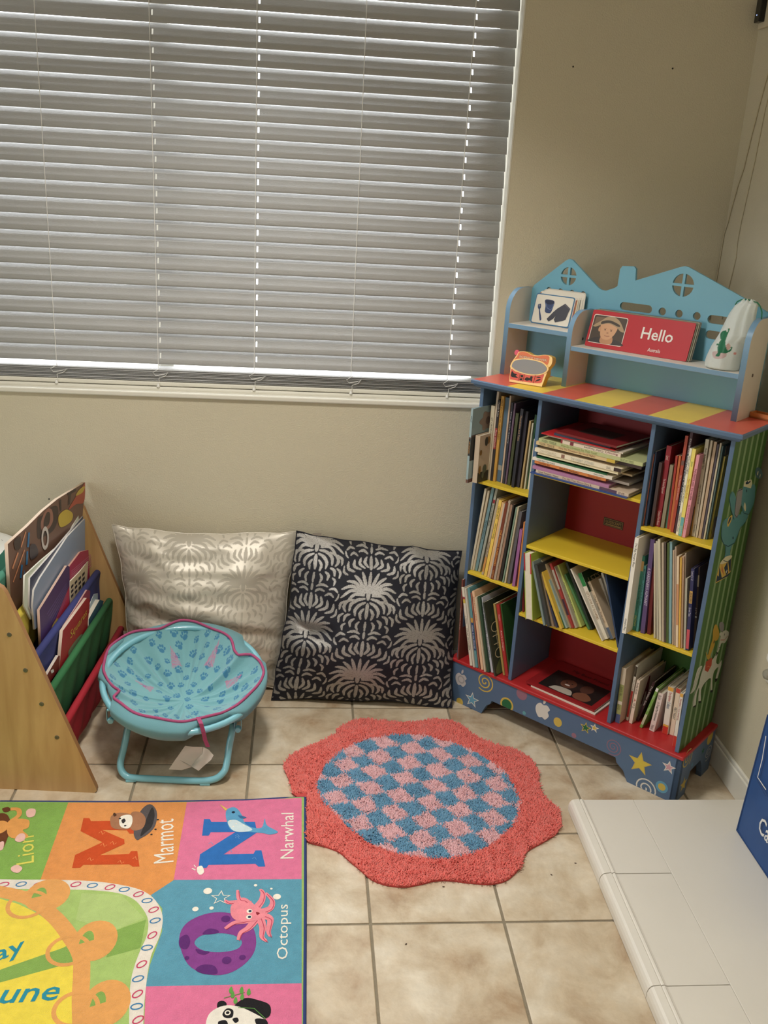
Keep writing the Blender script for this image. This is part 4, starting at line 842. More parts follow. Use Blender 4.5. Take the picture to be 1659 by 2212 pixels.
# picture cards
a, b, ex, ey = leaning_plane(HZ(435, 606), HZ(1085, 706), 1.2065, math.radians(14))
WCARD = cm((228, 220, 204), 0.35); CB = cm((74, 120, 156), 0.4); NV = cm((52, 70, 112)); NV2 = cm((36, 44, 72)); DKG = cm((64, 64, 74)); DKG2 = cm((84, 84, 94))
cw, ch = (b-a).length, 0.088
edges = [(74, 120, 156), (150, 84, 92), (196, 140, 60), (222, 214, 196), (170, 160, 140), (214, 206, 188), (120, 120, 104), (216, 208, 190), (226, 218, 200), (190, 182, 166), (224, 216, 200), (206, 198, 182)]
for k, ec in enumerate(edges):
    off = k*0.0015 + (0.0015 if k else 0); sh = 0.0 if k == 0 else 0.003 + 0.0025*k; bk_ = math.radians(14 - 0.9*k)
    p = a - Vector((ex.y, -ex.x, 0))*off + ex*sh; p = Vector((p.x, p.y, 1.2068)); ey = Vector((0, 0, 1))*math.cos(bk_) - Vector((ex.y, -ex.x, 0))*math.sin(bk_)
    o = thing_frame('picture_card', 'white picture card with blue fork, bucket and shorts, leaning at front of the cards' if k == 0 else f'white picture card, {ORD[k]} from the front of the card row on the hutch', 'card', p, ex, ey, 'picture cards on the hutch')
    hh = ch + (0.003 + 0.0010*k if k > 2 else 0.0015*k)
    plate('card', [rrect(cw, hh, 0.006)], cm(ec, 0.4), XY, o, thick=0.0016)
    prints('card_face', [([rrect(cw-0.006, hh-0.006, 0.005, x0=0.003, y0=0.003)], WCARD)], XY, o, lift=0.0002)
    if k == 0:
        F0 = Frame(o.location, Vector(BM.to_3x3() @ ex), Vector(BM.to_3x3() @ ey)); C = lambda x, y: F0.px(*HZ(x, y)); CP = lambda pts: [C(*p) for p in pts]
        prints('card_picture', [([smooth_poly(CP([(572, 300), (600, 288), (622, 290), (620, 350), (604, 380), (612, 440), (628, 545), (612, 570), (598, 560), (588, 440), (584, 380), (570, 355)]), 3)], NV),
            ([CP([(586, 300), (589, 300), (590, 335), (587, 335)])], WCARD), ([CP([(600, 298), (603, 298), (604, 333), (601, 333)])], WCARD),
            ([smooth_poly(CP([(692, 225), (760, 215), (850, 245), (835, 330), (790, 435), (740, 445), (690, 420), (700, 320)]), 4)], NV), ([smooth_poly(CP([(705, 235), (770, 225), (845, 255), (828, 290), (760, 300), (712, 275)]), 4)], NV2),
            ([ribbon(CP([(695, 240), (730, 216), (790, 222), (850, 250)]), 0.001)], NV2), ([ribbon(CP([(706, 280), (730, 360), (790, 395), (825, 345), (838, 290)]), 0.0012)], cm((120, 140, 180))),
            ([CP([(1040, 285), (1125, 375), (1090, 440), (1040, 560), (990, 582), (860, 605), (838, 550), (870, 495), (830, 545), (750, 590), (718, 545), (830, 430), (900, 370)])], DKG), ([CP([(870, 495), (838, 550), (862, 603), (842, 556)])], WCARD), ([CP([(1040, 290), (1120, 376), (1108, 392), (1028, 312)])], DKG2)], XY, o, lift=0.0005, step=0.00005)
# red HELLO board
a, b, ex, ey = leaning_plane(R1(690, 503), R1(1225, 590), 1.1705, math.radians(17))
RB = cm((196, 34, 44), 0.4)
for k, c in enumerate([(196, 34, 44), (110, 104, 84), (150, 146, 120), (96, 92, 76)]):
    off = k*0.0032; p = a - ex.cross(ey)*off*0.96 + ex*(0.0035*k); p.z = 1.1708
    lab = ['red board reading Hello with a photo of a boy in a hat', 'grey board just behind the red Hello board', 'pale grey board second behind the red Hello board', 'dark grey board last behind the red Hello board'][k]
    o = thing_frame('word_board', lab, 'board book', p, ex, ey, 'boards behind the red Hello board' if k else None)
    wd_ = (b-a).length; F0 = Frame(o.location, Vector(BM.to_3x3() @ ex), Vector(BM.to_3x3() @ ey)); C = lambda x, y: F0.px(*R1(x, y)); CP = lambda pts: [C(*p) for p in pts]
    tl, tr = (C(755, 318), C(1288, 386)) if k == 0 else ((0.001, 0.0965), (wd_+0.001, 0.0985)); hb = (tl[1]+tr[1])/2
    if k == 0: hb0 = hb
    plate('board', [rrect(wd_, hb0 + 0.0012*k, 0.004)], cm(c, 0.4), XY, o, thick=0.0028)
    if k: continue
    ph = CP([(742, 338), (930, 362), (882, 516), (712, 488)])
    x0, x1, y0, y1 = min(q[0] for q in ph)+0.002, max(q[0] for q in ph)-0.003, min(q[1] for q in ph)+0.002, max(q[1] for q in ph)
    pw, phh = x1-x0, y1-y0; G = lambda u, v: (x0+pw*u, y0+phh*v)
    prints('photo', [([rrect(pw, phh, 0.006, x0=x0, y0=y0)], cm((232, 214, 200))), ([rrect(pw-.004, phh-.004, 0.005, x0=x0+.002, y0=y0+.002)], cm((78, 64, 52))), ([rrect(pw*.35, phh*.3, .004, x0=x0+.06*pw, y0=y0+.62*phh)], cm((120, 96, 74))),
        ([smooth_poly([G(.03, .10), G(.25, .22), G(.5, .16), G(.78, .2), G(.97, .12), G(.97, .03), G(.03, .03)])], cm((62, 54, 52))), ([smooth_poly([G(.36, .04), G(.38, .32), G(.66, .30), G(.68, .04)])], cm((196, 140, 100))), ([smooth_poly([G(.30, .72), G(.72, .70), G(.74, .45), G(.62, .22), G(.48, .16), G(.34, .24), G(.28, .48)])], cm((214, 160, 118))),
        ([ell(*G(.26, .50), .004, .007)], cm((206, 150, 108))), ([smooth_poly([G(.05, .60), G(.25, .80), G(.4, .95), G(.62, .96), G(.8, .82), G(.97, .52), G(.86, .52), G(.74, .62), G(.5, .72), G(.28, .66), G(.12, .56)])], cm((176, 148, 112))), ([smooth_poly([G(.28, .78), G(.5, .84), G(.78, .74), G(.79, .66), G(.5, .75), G(.27, .68)])], cm((70, 60, 50))),
        ([ell(*G(.42, .50), .0022, .0014)], cm((50, 36, 30))), ([ell(*G(.60, .49), .0022, .0014)], cm((50, 36, 30))), ([ribbon([G(.38, .54), G(.46, .545)], .0009)], cm((140, 96, 66))), ([ribbon([G(.56, .535), G(.64, .53)], .0009)], cm((140, 96, 66))), ([ell(*G(.51, .40), .0032, .0022)], cm((186, 130, 94))), ([ribbon([G(.44, .30), G(.52, .285), G(.59, .305)], .0012)], cm((160, 84, 76)))], XY, o, lift=0.0004, step=0.00006)
    l0, l1 = C(992, 470), C(1163, 480); WHT = cm((240, 232, 224), 0.4)
    text('lettering', 'Hello', WHT, XY, o, C(992, 440)[0], C(1100, 485)[1], C(1165, 440)[0], C(1010, 408)[1], bold=0.012, lift=0.0006)
    text('lettering', 'Australia', WHT, XY, o, C(1022, 530)[0], C(1060, 541)[1], C(1092, 530)[0], C(1030, 517)[1], bold=0.004, shear=0.15, lift=0.0006)

# toy viewer
a, b, ex, ey = leaning_plane(HZ(92, 1626), HZ(632, 1712), HT, math.radians(8))
VY = pm('toy_yellow', (244, 186, 40), 0.3, coat=0.3); VO = cm((232, 112, 52), 0.4); VR = cm((226, 82, 56), 0.4)
o = thing_frame('toy_viewer', 'orange and yellow toy slide viewer standing on the left end of the bookcase top', 'toy', a + Vector((0, 0, 0.0005)), ex, ey)
F0 = Frame(o.location, Vector(BM.to_3x3() @ ex), Vector(BM.to_3x3() @ ey)); C = lambda x, y: F0.px(*HZ(x, y)); CP = lambda pts: [C(*p) for p in pts]
yb = lambda pts: [(x, max(y, 0.001)) for x, y in pts]
out = yb(smooth_poly(CP([(80, 1590), (100, 1400), (95, 1350), (130, 1270), (215, 1150), (250, 1103), (370, 1105), (450, 1150), (560, 1170), (690, 1155), (790, 1185), (815, 1230), (800, 1320), (735, 1400), (715, 1480), (640, 1680), (610, 1700), (300, 1655), (110, 1620)]), 3))
body = plate('body', [out], VY, XY, o, thick=0.030); bevel_mesh(body, 0.003, 3, 0.9)
eye = smooth_poly(CP([(520, 1700), (600, 1520), (740, 1400), (830, 1480), (835, 1600), (780, 1640), (660, 1660)]), 3)
for sx in (0.012, 0.062):
    MB().lathe([(0.012, 0), (0.017, 0.022), (0.020, 0.040), (0.019, 0.046), (0.015, 0.046)], 20, M=Matrix.Translation((sx+0.010, 0.036, -0.029)) @ Matrix.Rotation(math.pi, 4, 'X')).build('eyepiece', VY, o, smooth=True)
lens = CP([(128, 1340), (180, 1260), (330, 1235), (500, 1255), (650, 1305), (725, 1390), (680, 1455), (560, 1490), (400, 1480), (240, 1435), (150, 1380)])
prints('front_label', [([smooth_poly(CP([(215, 1180), (255, 1112), (370, 1112), (450, 1160), (560, 1180), (690, 1165), (765, 1195), (730, 1330), (640, 1270), (480, 1235), (300, 1230), (170, 1250)]), 3)], VO), ([smooth_poly(CP([(92, 1560), (115, 1400), (180, 1440), (380, 1500), (560, 1510), (670, 1490), (650, 1560), (610, 1640), (400, 1625), (130, 1580)]), 3)], VR)], XY, o, lift=0.0004)
plate('lens_ring', [smooth_poly([(x + (x-sum(q_[0] for q_ in lens)/len(lens))*0.09, y + (y-sum(q_[1] for q_ in lens)/len(lens))*0.14) for x, y in lens], 4)], VY, XY, o, thick=0.002, lift=0.0016)
lo = plate('lens', [smooth_poly(lens, 4)], pm('grey_lens', (140, 138, 138), 0.4), XY, o, thick=0.003, lift=0.0025)
BKI = cm((30, 28, 24))
prints('silhouette', [([smooth_poly(CP([(108, 1500), (130, 1432), (160, 1470), (215, 1490), (190, 1510), (232, 1550), (180, 1545), (120, 1530)]), 3)], BKI), ([smooth_poly(CP([(276, 1500), (320, 1505), (312, 1535), (278, 1532)]), 3)], BKI), ([smooth_poly(CP([(256, 1565), (300, 1560), (296, 1590), (262, 1588)]), 3)], BKI),
    ([smooth_poly(CP([(342, 1575), (380, 1540), (430, 1555), (445, 1525), (480, 1530), (470, 1570), (468, 1615), (430, 1590), (380, 1600)]), 3)], BKI), ([smooth_poly(CP([(540, 1535), (590, 1530), (620, 1542), (580, 1552)]), 3)], BKI), ([smooth_poly(CP([(515, 1620), (560, 1580), (615, 1568), (600, 1592), (550, 1605)]), 3)], BKI),
    ([ribbon(CP([(270, 1478), (232, 1600)]), .0008)], BKI), ([ribbon(CP([(345, 1490), (312, 1615)]), .0008)], BKI), ([ribbon(CP([(528, 1510), (490, 1640)]), .0008)], BKI), ([ribbon(CP([(252, 1545), (330, 1555)]), .0008)], BKI)], XY, o, lift=0.0008)
p0, p1 = C(248, 1200), C(722, 1272); an = math.atan2(p1[1]-p0[1], p1[0]-p0[0]); wl = math.hypot(p1[0]-p0[0], p1[1]-p0[1])
text('lettering_shadow', 'SCIENCE VIEWER', BKI, XY, o, p0[0], p0[1]-0.0010, p0[0]+wl, p0[1]+0.0064, ang=an, bold=0.02, lift=0.0009)
text('lettering', 'SCIENCE VIEWER', cm((244, 214, 180)), XY, o, p0[0]+0.0005, p0[1]-0.0005, p0[0]+wl-0.0005, p0[1]+0.0059, ang=an, bold=0.01, lift=0.0011)
pk = C(188, 1120); MB().lathe([(0.0075, -0.002), (0.0085, 0), (0.0075, 0.002)], 16, M=Matrix.Translation((pk[0], pk[1], -0.012))).build('lever', pm('lever_pink', (226, 60, 90), 0.35), o)

# drawstring bag with a green crocodile
B4 = lambda x, y: (1500+x/7.37, 620+y/7.37)
DB = 0.172; BF = Frame(bcw((0, DB, 0)), BM.to_3x3() @ Vector((1, 0, 0)), (0, 0, 1))
bx = lambda x, y: BF.px(*B4(x, y))
Lp = [bx(*p) for p in ((195, 1290), (190, 1160), (215, 1080), (290, 920), (400, 750), (480, 580), (560, 420), (650, 290), (760, 215), (790, 200))]
Rp = [bx(*p) for p in ((690, 1330), (720, 1200), (760, 1050), (810, 900), (930, 780), (1010, 640), (1060, 540), (1040, 400), (1000, 270), (930, 215))]
ls = sorted((z, x) for x, z in Lp); rs = sorted((z, x) for x, z in Rp)
z0 = 1.1707; z1 = max(ls[-1][0], rs[-1][0]); nz_, na = 120, 150
Z = np.linspace(z0, z1, nz_); xl = np.interp(Z, [p[0] for p in ls], [p[1] for p in ls]); xr = np.interp(Z, [p[0] for p in rs], [p[1] for p in rs]); xr = np.minimum(xr, BX-0.080); 
tt = (Z-z0)/(z1-z0); dep = 0.040*np.clip(1-tt, 0, 1)**0.6 + 0.008; dep[0:3] *= [0.75, 0.9, 0.97]
TH = np.linspace(0, 2*math.pi, na, endpoint=False)
cxm = (xl+xr)/2; rxm = (xr-xl)/2
fold = 1 + 0.05*np.sin(TH[None, :]*9 + 5*tt[:, None])*(0.3+tt[:, None]) + 0.035*(vnoise(TH[None, :]*5+tt[:, None]*2, tt[:, None]*9+0*TH[None, :], 3)-0.5)
X = cxm[:, None] + rxm[:, None]*np.cos(TH)[None, :]; Yq = DB + dep[:, None]*np.sin(TH)[None, :]*fold*0.95
Yq = np.minimum(Yq, 0.234); Zg = np.repeat(Z[:, None], na, 1) + 0.003*np.sin(TH*7)[None, :]*(tt[:, None] > 0.97)
bagw = BM @ Vector((float(cxm[0]), DB, z0))
bag = thing('drawstring_bag', 'small white translucent drawstring bag with green crocodile at right end of the hutch', 'bag', bagw, (0, 0, -BTH))
V = np.stack([X-float(cxm[0]), Yq-DB, Zg-z0], -1).reshape(-1, 3)
colr = np.tile(np.array(lin((236, 242, 238))), (len(V), 1)); front = (np.sin(TH)[None, :] < 0.15) & np.ones((nz_, 1), bool); front = front.ravel()
Xf, Zf = X.ravel(), Zg.ravel()
def stain(poly, c, sm=4):
    m = pip(Xf, Zf, smooth_poly([bx(*p) for p in poly], sm) if sm else [bx(*p) for p in poly]) & front; colr[m] = lin(c)
stain([(370, 1020), (480, 1000), (600, 1040), (560, 1110), (420, 1110)], (224, 196, 194)); stain([(600, 900), (640, 880), (650, 960), (600, 985)], (226, 186, 176))
CG = (40, 128, 88)
stain([(600, 650), (630, 660), (605, 740), (580, 830), (600, 960), (630, 1010), (580, 1035), (520, 1025), (500, 1070), (455, 1085), (430, 1060), (465, 1020), (455, 950), (480, 860), (520, 790), (560, 720)], CG)
stain([(575, 690), (510, 690), (465, 730), (480, 790), (510, 815)], CG); stain([(590, 1030), (650, 1005), (678, 950), (660, 930), (650, 970), (610, 1000)], CG); stain([(430, 890), (470, 880), (465, 900), (440, 912)], CG)
stain([(575, 675), (600, 655), (600, 690), (580, 705)], (230, 236, 230)); stain([(620, 640), (632, 638), (630, 655)], (220, 120, 90), 0); stain([(690, 1030), (720, 1030), (715, 1060), (690, 1055)], (236, 160, 150))
np_mesh('pouch', V, grid_faces(nz_, na, True), attr_colour_mat('bag_fabric', 0.35, 0.1, 0.1, 200, trans=0.35, spec=0.5), bag, cattr=colr)
vt = MB(); n0 = [Vector(v) for v in V[:na]]; vt.add(n0, [tuple(range(na))[::-1]]); vt.build('bag_bottom', cm((222, 232, 226)), bag)
DS = pm('drawstring_green', (34, 122, 82), 0.7); q = lambda x, y, d=DB: (bx(x, y)[0]-float(cxm[0]), d-DB, bx(x, y)[1]-z0)
MB().tube([q(650, 285), q(680, 235), q(740, 205), q(800, 195), q(870, 205), q(940, 235), q(1000, 245), q(1050, 310), q(1075, 400), q(1070, 470), q(1066, 530)], 0.0016, 6).build('drawstring', DS, bag, smooth=True)
# orange wooden block behind the hutch's right side
o = thing('wooden_tray', 'orange wooden tray edge lying on the bookcase top beside the hutch', 'tray', bcw((BX-0.030, 0.212, HT+0.0005)), (0, 0, -BTH-0.12))
m = MB(); m.box(-0.028, 0.045, -0.016, 0.016, 0, 0.004); m.box(-0.028, 0.045, -0.016, -0.012, 0, 0.014); m.box(-0.028, 0.045, 0.012, 0.016, 0, 0.014); m.box(-0.028, -0.024, -0.012, 0.012, 0, 0.014); m.box(0.041, 0.045, -0.012, 0.012, 0, 0.014)
m.build('tray_body', pm('orange_wood', (206, 120, 56), 0.45, var=0.08), o)
# ================================================================== sling rack at the left
RA = Vector((-0.70153, 0.47898, 0)); RPH = -0.0747; RL = 0.637
Re = Vector((math.cos(RPH), math.sin(RPH), 0)); Rn = Vector((-math.sin(RPH), math.cos(RPH), 0))
rk = thing('sling_book_rack', 'wooden sling book rack with blue, green and red fabric pockets at the left', 'book rack', RA, (0, 0, RPH))
def wood_material():
    m = pm('maple_panel', (206, 160, 92), 0.42); nt = m.node_tree; b = nt.nodes['Principled BSDF']; L = nt.links.new
    tc = nt.nodes.new('ShaderNodeTexCoord'); mp = nt.nodes.new('ShaderNodeMapping'); mp.inputs['Scale'].default_value = (9, 9, 1.3); L(tc.outputs['Object'], mp.inputs[0])
    n = nt.nodes.new('ShaderNodeTexNoise'); n.inputs['Scale'].default_value = 2.2; n.inputs['Detail'].default_value = 8; n.inputs['Distortion'].default_value = 0.6; L(mp.outputs[0], n.inputs['Vector'])
    r = nt.nodes.new('ShaderNodeValToRGB'); L(n.outputs['Fac'], r.inputs[0]); e = r.color_ramp.elements
    e[0].position = 0.3; e[0].color = lin((178, 136, 82)); e[1].position = 0.65; e[1].color = lin((204, 164, 106)); L(r.outputs[0], b.inputs['Base Color']); return m
WOOD = wood_material(); WEDGE = pm('panel_edge', (158, 112, 66), 0.5)
pan = [(-0.006, 0), (0.0, 0.006), (-0.001, 0.014), (-0.196, 0.572), (-0.204, 0.585), (-0.215, 0.592), (-0.235, 0.594), (-0.255, 0.590), (-0.264, 0.575), (-0.268, 0.30), (-0.268, 0.0)]
for y in (0.0, RL): plate('side_panel', [pan], WOOD, Frame((0, y, 0), (1, 0, 0), (0, 0, 1)), rk, thick=0.016, edge_mat=WEDGE)
CLOTH = {'yellow': pm('sling_yellow', (206, 184, 60), 0.85, bump=0.1, bscale=800), 'blue': pm('sling_blue', (52, 58, 120), 0.85, bump=0.1, bscale=800), 'green': pm('sling_green', (44, 112, 62), 0.85, bump=0.1, bscale=800), 'red': pm('sling_red', (176, 26, 42), 0.85, bump=0.1, bscale=800), 'teal': pm('sling_teal', (70, 140, 116), 0.85, bump=0.1, bscale=800)}
for nm, x, z, dr in (('yellow', -0.213, 0.4586, .15), ('blue', -0.1627, 0.360, .16), ('green', -0.1283, 0.264, .16), ('red', -0.0952, 0.1665, .14), ('teal', -0.254, 0.562, .18)):
    MB().tube([(x, 0.010, z), (x, RL+0.006, z)], 0.0075, 12).build('dowel', WOOD, rk, smooth=True)
    cl = MB(); cl.tube([(x, 0.024, z), (x, RL-0.006, z)], 0.0105, 14, caps=True)
    prof = smooth_poly([(x+0.0098, z), (x+0.006, z-0.03), (x+0.002, z-0.08), (x-0.006, z-dr+0.02), (x-0.024, z-dr), (x-0.044, z-dr+0.015), (x-0.062, z-dr+0.06), (x-0.078, z-0.02)], 4, closed=False)
    NY = 24; v = []; f = []; nP = len(prof)
    for j in range(NY+1):
        y = 0.022 + (RL-0.028)*j/NY
        for s_ in (0.0008, -0.0008):
            for i, (px_, pz_) in enumerate(prof):
                wob = 0.004*math.sin(j*1.3+i*0.35+x*90)*min(1, i/8)
                v.append((px_+s_+wob, y, max(pz_+0.5*wob, 0.012)))
    for j in range(NY):
        for i in range(nP-1):
            a_ = j*2*nP+i; b_ = (j+1)*2*nP+i
            f.append((a_, a_+1, b_+1, b_)); f.append((b_+nP, b_+1+nP, a_+1+nP, a_+nP))
    cl.add(v, f); cl.build('sling', CLOTH[nm], rk, smooth=True)
for x, z in ((-0.1957, 0.4586), (-0.1627, 0.360), (-0.1283, 0.264), (-0.0952, 0.1665)):
    MB().lathe([(0.0062, 0), (0.0058, 0.0012), (0.0022, 0.0016), (0.0018, 0.0006)], 14, M=Matrix.Translation((x, 0, z)) @ Matrix.Rotation(R90, 4, 'X')).build('screw', SCREW, rk)
plate('care_label', [[(-0.085, 0.145), (-0.060, 0.145), (-0.060, 0.165), (-0.085, 0.165)]], cm((214, 204, 186)), Frame((0, RL-0.0165, 0), (1, 0, 0), (0, 0, 1)), rk, thick=0.0006)
MB().box(-0.264, -0.248, 0.016, RL-0.016, 0.05, 0.11).build('rear_rail', WOOD, rk, bevel=0.002)
Z6 = lambda x, y: (x/6.9125, 1020+y/6.9125)
def rack_item(name, label, cat, xd, zd, poly, thick, c, edge, tilt=0, yaw=0.0, grp='books and folders in the sling rack'):
    """flat item standing in a pocket: outline measured on its own leaning plane"""
    t = math.radians(tilt); o_ = RA + Re*xd + Vector((0, 0, zd)); fr = Frame(o_, Rn*math.cos(yaw)+Re*math.sin(yaw), -Re*math.sin(t) + Vector((0, 0, 1))*math.cos(t))
    M = Matrix((fr.ex, fr.ey, fr.n)).transposed().to_4x4(); M.translation = fr.o
    o = thing(name, label, cat, M.translation, M.to_euler(), grp)
    pl = [fr.px(*p) if not isinstance(p, list) else p for p in poly]
    pl = [(min(max(u, 0.024), RL-0.022 if v+zd < 0.58 else 0.655), v) for u, v in pl]
    plate('cover', [pl], cm(c, 0.38), XY, o, thick=thick, edge_mat=cm(edge, 0.7)); return o, fr
def Rq(fr, pts): return [(min(u, 0.650), v) for u, v in (fr.px(*Z6(*p)) for p in pts)]
o, fr = rack_item('magazine', 'large glossy magazine with brown graffiti cover standing at the back of the rack', 'magazine', -0.241, 0.45, [Z6(*p) for p in ((115, 1075), (420, 800), (640, 580), (860, 400), (1270, 150))] + [Z6(1235, 700), Z6(1180, 1500), Z6(170, 2100), Z6(140, 1500)], 0.009, (112, 80, 64), (214, 190, 168), yaw=0.075)
BR1 = cm((60, 44, 38), 0.35); OR1 = cm((214, 140, 96), 0.35); RD1 = cm((176, 74, 50), 0.35); YL1 = cm((196, 166, 52), 0.35); BL1 = cm((40, 110, 160), 0.35); WT1 = cm((200, 190, 180), 0.35); SK1 = cm((146, 96, 78), 0.35)
prints('cover_picture', [([smooth_poly(Rq(fr, [(560, 700), (640, 640), (760, 520), (860, 520), (860, 700), (800, 860), (660, 960), (560, 980)]))], BR1), ([smooth_poly(Rq(fr, [(610, 740), (690, 560), (770, 560), (790, 720), (720, 850), (630, 880)]))], SK1), ([smooth_poly(Rq(fr, [(650, 730), (700, 600), (745, 620), (730, 770), (660, 820)]))], BR1),
    ([Rq(fr, [(1000, 310), (1130, 240), (1130, 280), (1060, 320), (1040, 480), (1010, 490), (1025, 335), (1000, 345)])], BR1), ([Rq(fr, [(880, 420), (910, 400), (915, 560), (890, 590)])], BR1), ([smooth_poly(Rq(fr, [(1240, 190), (1280, 160), (1250, 440), (1130, 480), (1020, 560), (1120, 380)]))], RD1), ([smooth_poly(Rq(fr, [(1180, 260), (1260, 210), (1230, 300), (1130, 350)]))], YL1), ([smooth_poly(Rq(fr, [(870, 660), (980, 560), (1080, 620), (1050, 740), (900, 820)]))], YL1),
    ([ribbon(Rq(fr, [(380, 890), (310, 1120)]), .006)], OR1), ([ribbon(Rq(fr, [(265, 1200), (180, 1440)]), .007)], OR1), ([ribbon(Rq(fr, [(360, 1160), (190, 1640)]), .005)], OR1), ([smooth_poly(Rq(fr, [(205, 1020), (300, 960), (290, 1130), (220, 1150)]))], BR1), ([ribbon(Rq(fr, [(425, 900), (410, 1120)]), .011)], BL1), ([ribbon(Rq(fr, [(400, 1180), (390, 1380)]), .011)], BL1), ([ribbon(Rq(fr, [(320, 1380), (300, 1580)]), .010)], BL1), ([ell(*fr.px(*Z6(665, 985)), .024, .034), ell(*fr.px(*Z6(665, 985)), .014, .022)], WT1), ([smooth_poly(Rq(fr, [(440, 1100), (520, 1080), (560, 1220), (450, 1300)]))], cm((70, 62, 66), 0.4))], XY, o, lift=0.0004, step=0.0001)
o, fr = rack_item('paperback', 'bright blue thin book tucked in front of the graffiti magazine', 'book', -0.2255, 0.44, [Z6(365, 1465), Z6(845, 930), Z6(850, 1200), Z6(480, 1900), Z6(365, 1900)], 0.006, (38, 100, 150), (120, 170, 200))
o, fr = rack_item('paper_folder', 'pale green paper folder behind the light blue folder in the rack', 'folder', -0.197, 0.4586, [Z6(370, 1545), Z6(600, 1330), Z6(990, 1000), Z6(1200, 590), Z6(1200, 1500), Z6(460, 2200), Z6(360, 2000)], 0.004, (196, 202, 178), (222, 220, 206))
o, fr = rack_item('paper_folder', 'dark blue folder sandwiched behind the light blue folder in the rack', 'folder', -0.1925, 0.4586, [Z6(450, 1580), Z6(800, 1180), Z6(1280, 610), Z6(1250, 1500), Z6(520, 2250), Z6(440, 2000)], 0.005, (44, 54, 84), (206, 200, 196))
o, fr = rack_item('paper_folder', 'light grey-blue paper folder standing in the rack behind the blue sling', 'folder', -0.1875, 0.4586, [Z6(510, 1760), Z6(600, 1580), Z6(1010, 960), Z6(1345, 610), Z6(1372, 640), Z6(1270, 1300), Z6(1150, 1800), Z6(520, 2350), Z6(490, 2000)], 0.005, (132, 146, 168), (214, 208, 200))
o, fr = rack_item('picture_book', 'pink hardcover book with striped cover, upright behind the blue sling', 'book', -0.1820, 0.36, [Z6(1040, 1400), Z6(1200, 1190), Z6(1400, 1060), Z6(1412, 1080), Z6(1400, 1560), Z6(1040, 2100)], 0.006, (176, 44, 84), (206, 150, 130))
prints('cover_picture', [([ribbon(Rq(fr, [(1060, 1480+28*i), (1380, 1210+34*i)]), .0022)], cm((206, 110, 140))) for i in range(6)], XY, o, lift=0.0004)
o, fr = rack_item('picture_book', 'purple and red hardcover book facing out behind the blue sling', 'book', -0.1755, 0.372, [Z6(590, 2060), Z6(1000, 1395), Z6(1040, 1410), Z6(1040, 2000), Z6(620, 2700)], 0.007, (74, 46, 96), (206, 170, 150))
prints('cover_picture', [([Rq(fr, [(640, 2640), (1035, 1700), (1035, 2000), (660, 2700)])], cm((186, 44, 62), 0.4)), ([smooth_poly(Rq(fr, [(770, 2320), (850, 2180), (870, 2280), (800, 2420)]))], cm((206, 170, 60)))] + [([ribbon(Rq(fr, [(700+20*i, 2120+30*i), (990, 1660+34*i)]), .0016)], cm((130, 110, 160))) for i in range(7)], XY, o, lift=0.0004)
o, fr = rack_item('picture_book', 'small beige book with black block lettering against the pink book', 'book', -0.1758, 0.36, [Z6(1045, 1635), Z6(1180, 1500), Z6(1320, 1330), Z6(1300, 1650), Z6(1045, 2050)], 0.004, (206, 186, 150), (226, 214, 190))
prints('cover_picture', [([Rq(fr, [(1060+55*i, 1700-60*i+70*j), (1095+55*i, 1662-60*i+70*j), (1095+55*i, 1700-60*i+70*j), (1060+55*i, 1740-60*i+70*j)])], cm((36, 32, 34))) for i in range(4) for j in range(3)], XY, o, lift=0.0004)
Z7 = lambda x, y: (x/3.95, 1160+y/3.95)
o, fr = rack_item('picture_book', 'magenta thin book standing behind the red Squares book in the rack', 'book', -0.1500, 0.264, [Z7(540, 760), Z7(745, 450), Z7(770, 460), Z7(760, 700), Z7(540, 1000)], 0.006, (150, 56, 88), (206, 160, 150))
o, fr = rack_item('picture_book', 'red hardcover Squares book standing behind the green sling', 'book', -0.1415, 0.264, [Z7(536, 800), Z7(740, 520), Z7(768, 530), Z7(745, 780), Z7(700, 900), Z7(500, 1200)], 0.009, (176, 38, 46), (214, 190, 170))
p0, p1 = fr.px(*Z7(600, 880)), fr.px(*Z7(742, 670))
text('cover_title', 'Squares', cm((206, 170, 60)), XY, o, p0[0], p0[1]-0.004, p1[0], p0[1]+0.026, lift=0.0006, ang=math.atan2(p1[1]-p0[1], p1[0]-p0[0])*0.8, shear=0.2)
prints('cover_picture', [([smooth_poly([fr.px(*Z7(*p)) for p in ((590, 960), (690, 830), (700, 880), (600, 1010))])], cm((120, 128, 96)))], XY, o, lift=0.0004)
o, fr = rack_item('paper_card', 'pale blue paper cards sticking up beside the white-paged book', 'paper', -0.1540, 0.264, [Z7(765, 580), Z7(800, 490), Z7(835, 480), Z7(835, 620), Z7(760, 720)], 0.002, (150, 176, 196), (226, 226, 220))
o, fr = rack_item('paperback', 'thick white-paged book leaning against the green sling', 'book', -0.1405, 0.27, [Z7(755, 705), Z7(850, 535), Z7(885, 545), Z7(860, 640), Z7(760, 800)], 0.014, (64, 96, 120), (222, 212, 192), tilt=0)
o, fr = rack_item('picture_book', 'worn dark red book low in the green pocket with torn white corner', 'book', -0.1430, 0.20, [Z7(400, 1180), Z7(500, 1010), Z7(520, 1020), Z7(520, 1100), Z7(400, 1280)], 0.008, (124, 26, 30), (206, 190, 176))
prints('cover_picture', [([[fr.px(*Z7(*p)) for p in ((430, 1140), (455, 1125), (460, 1150), (440, 1165))]], cm((220, 210, 200)))], XY, o, lift=0.0004)
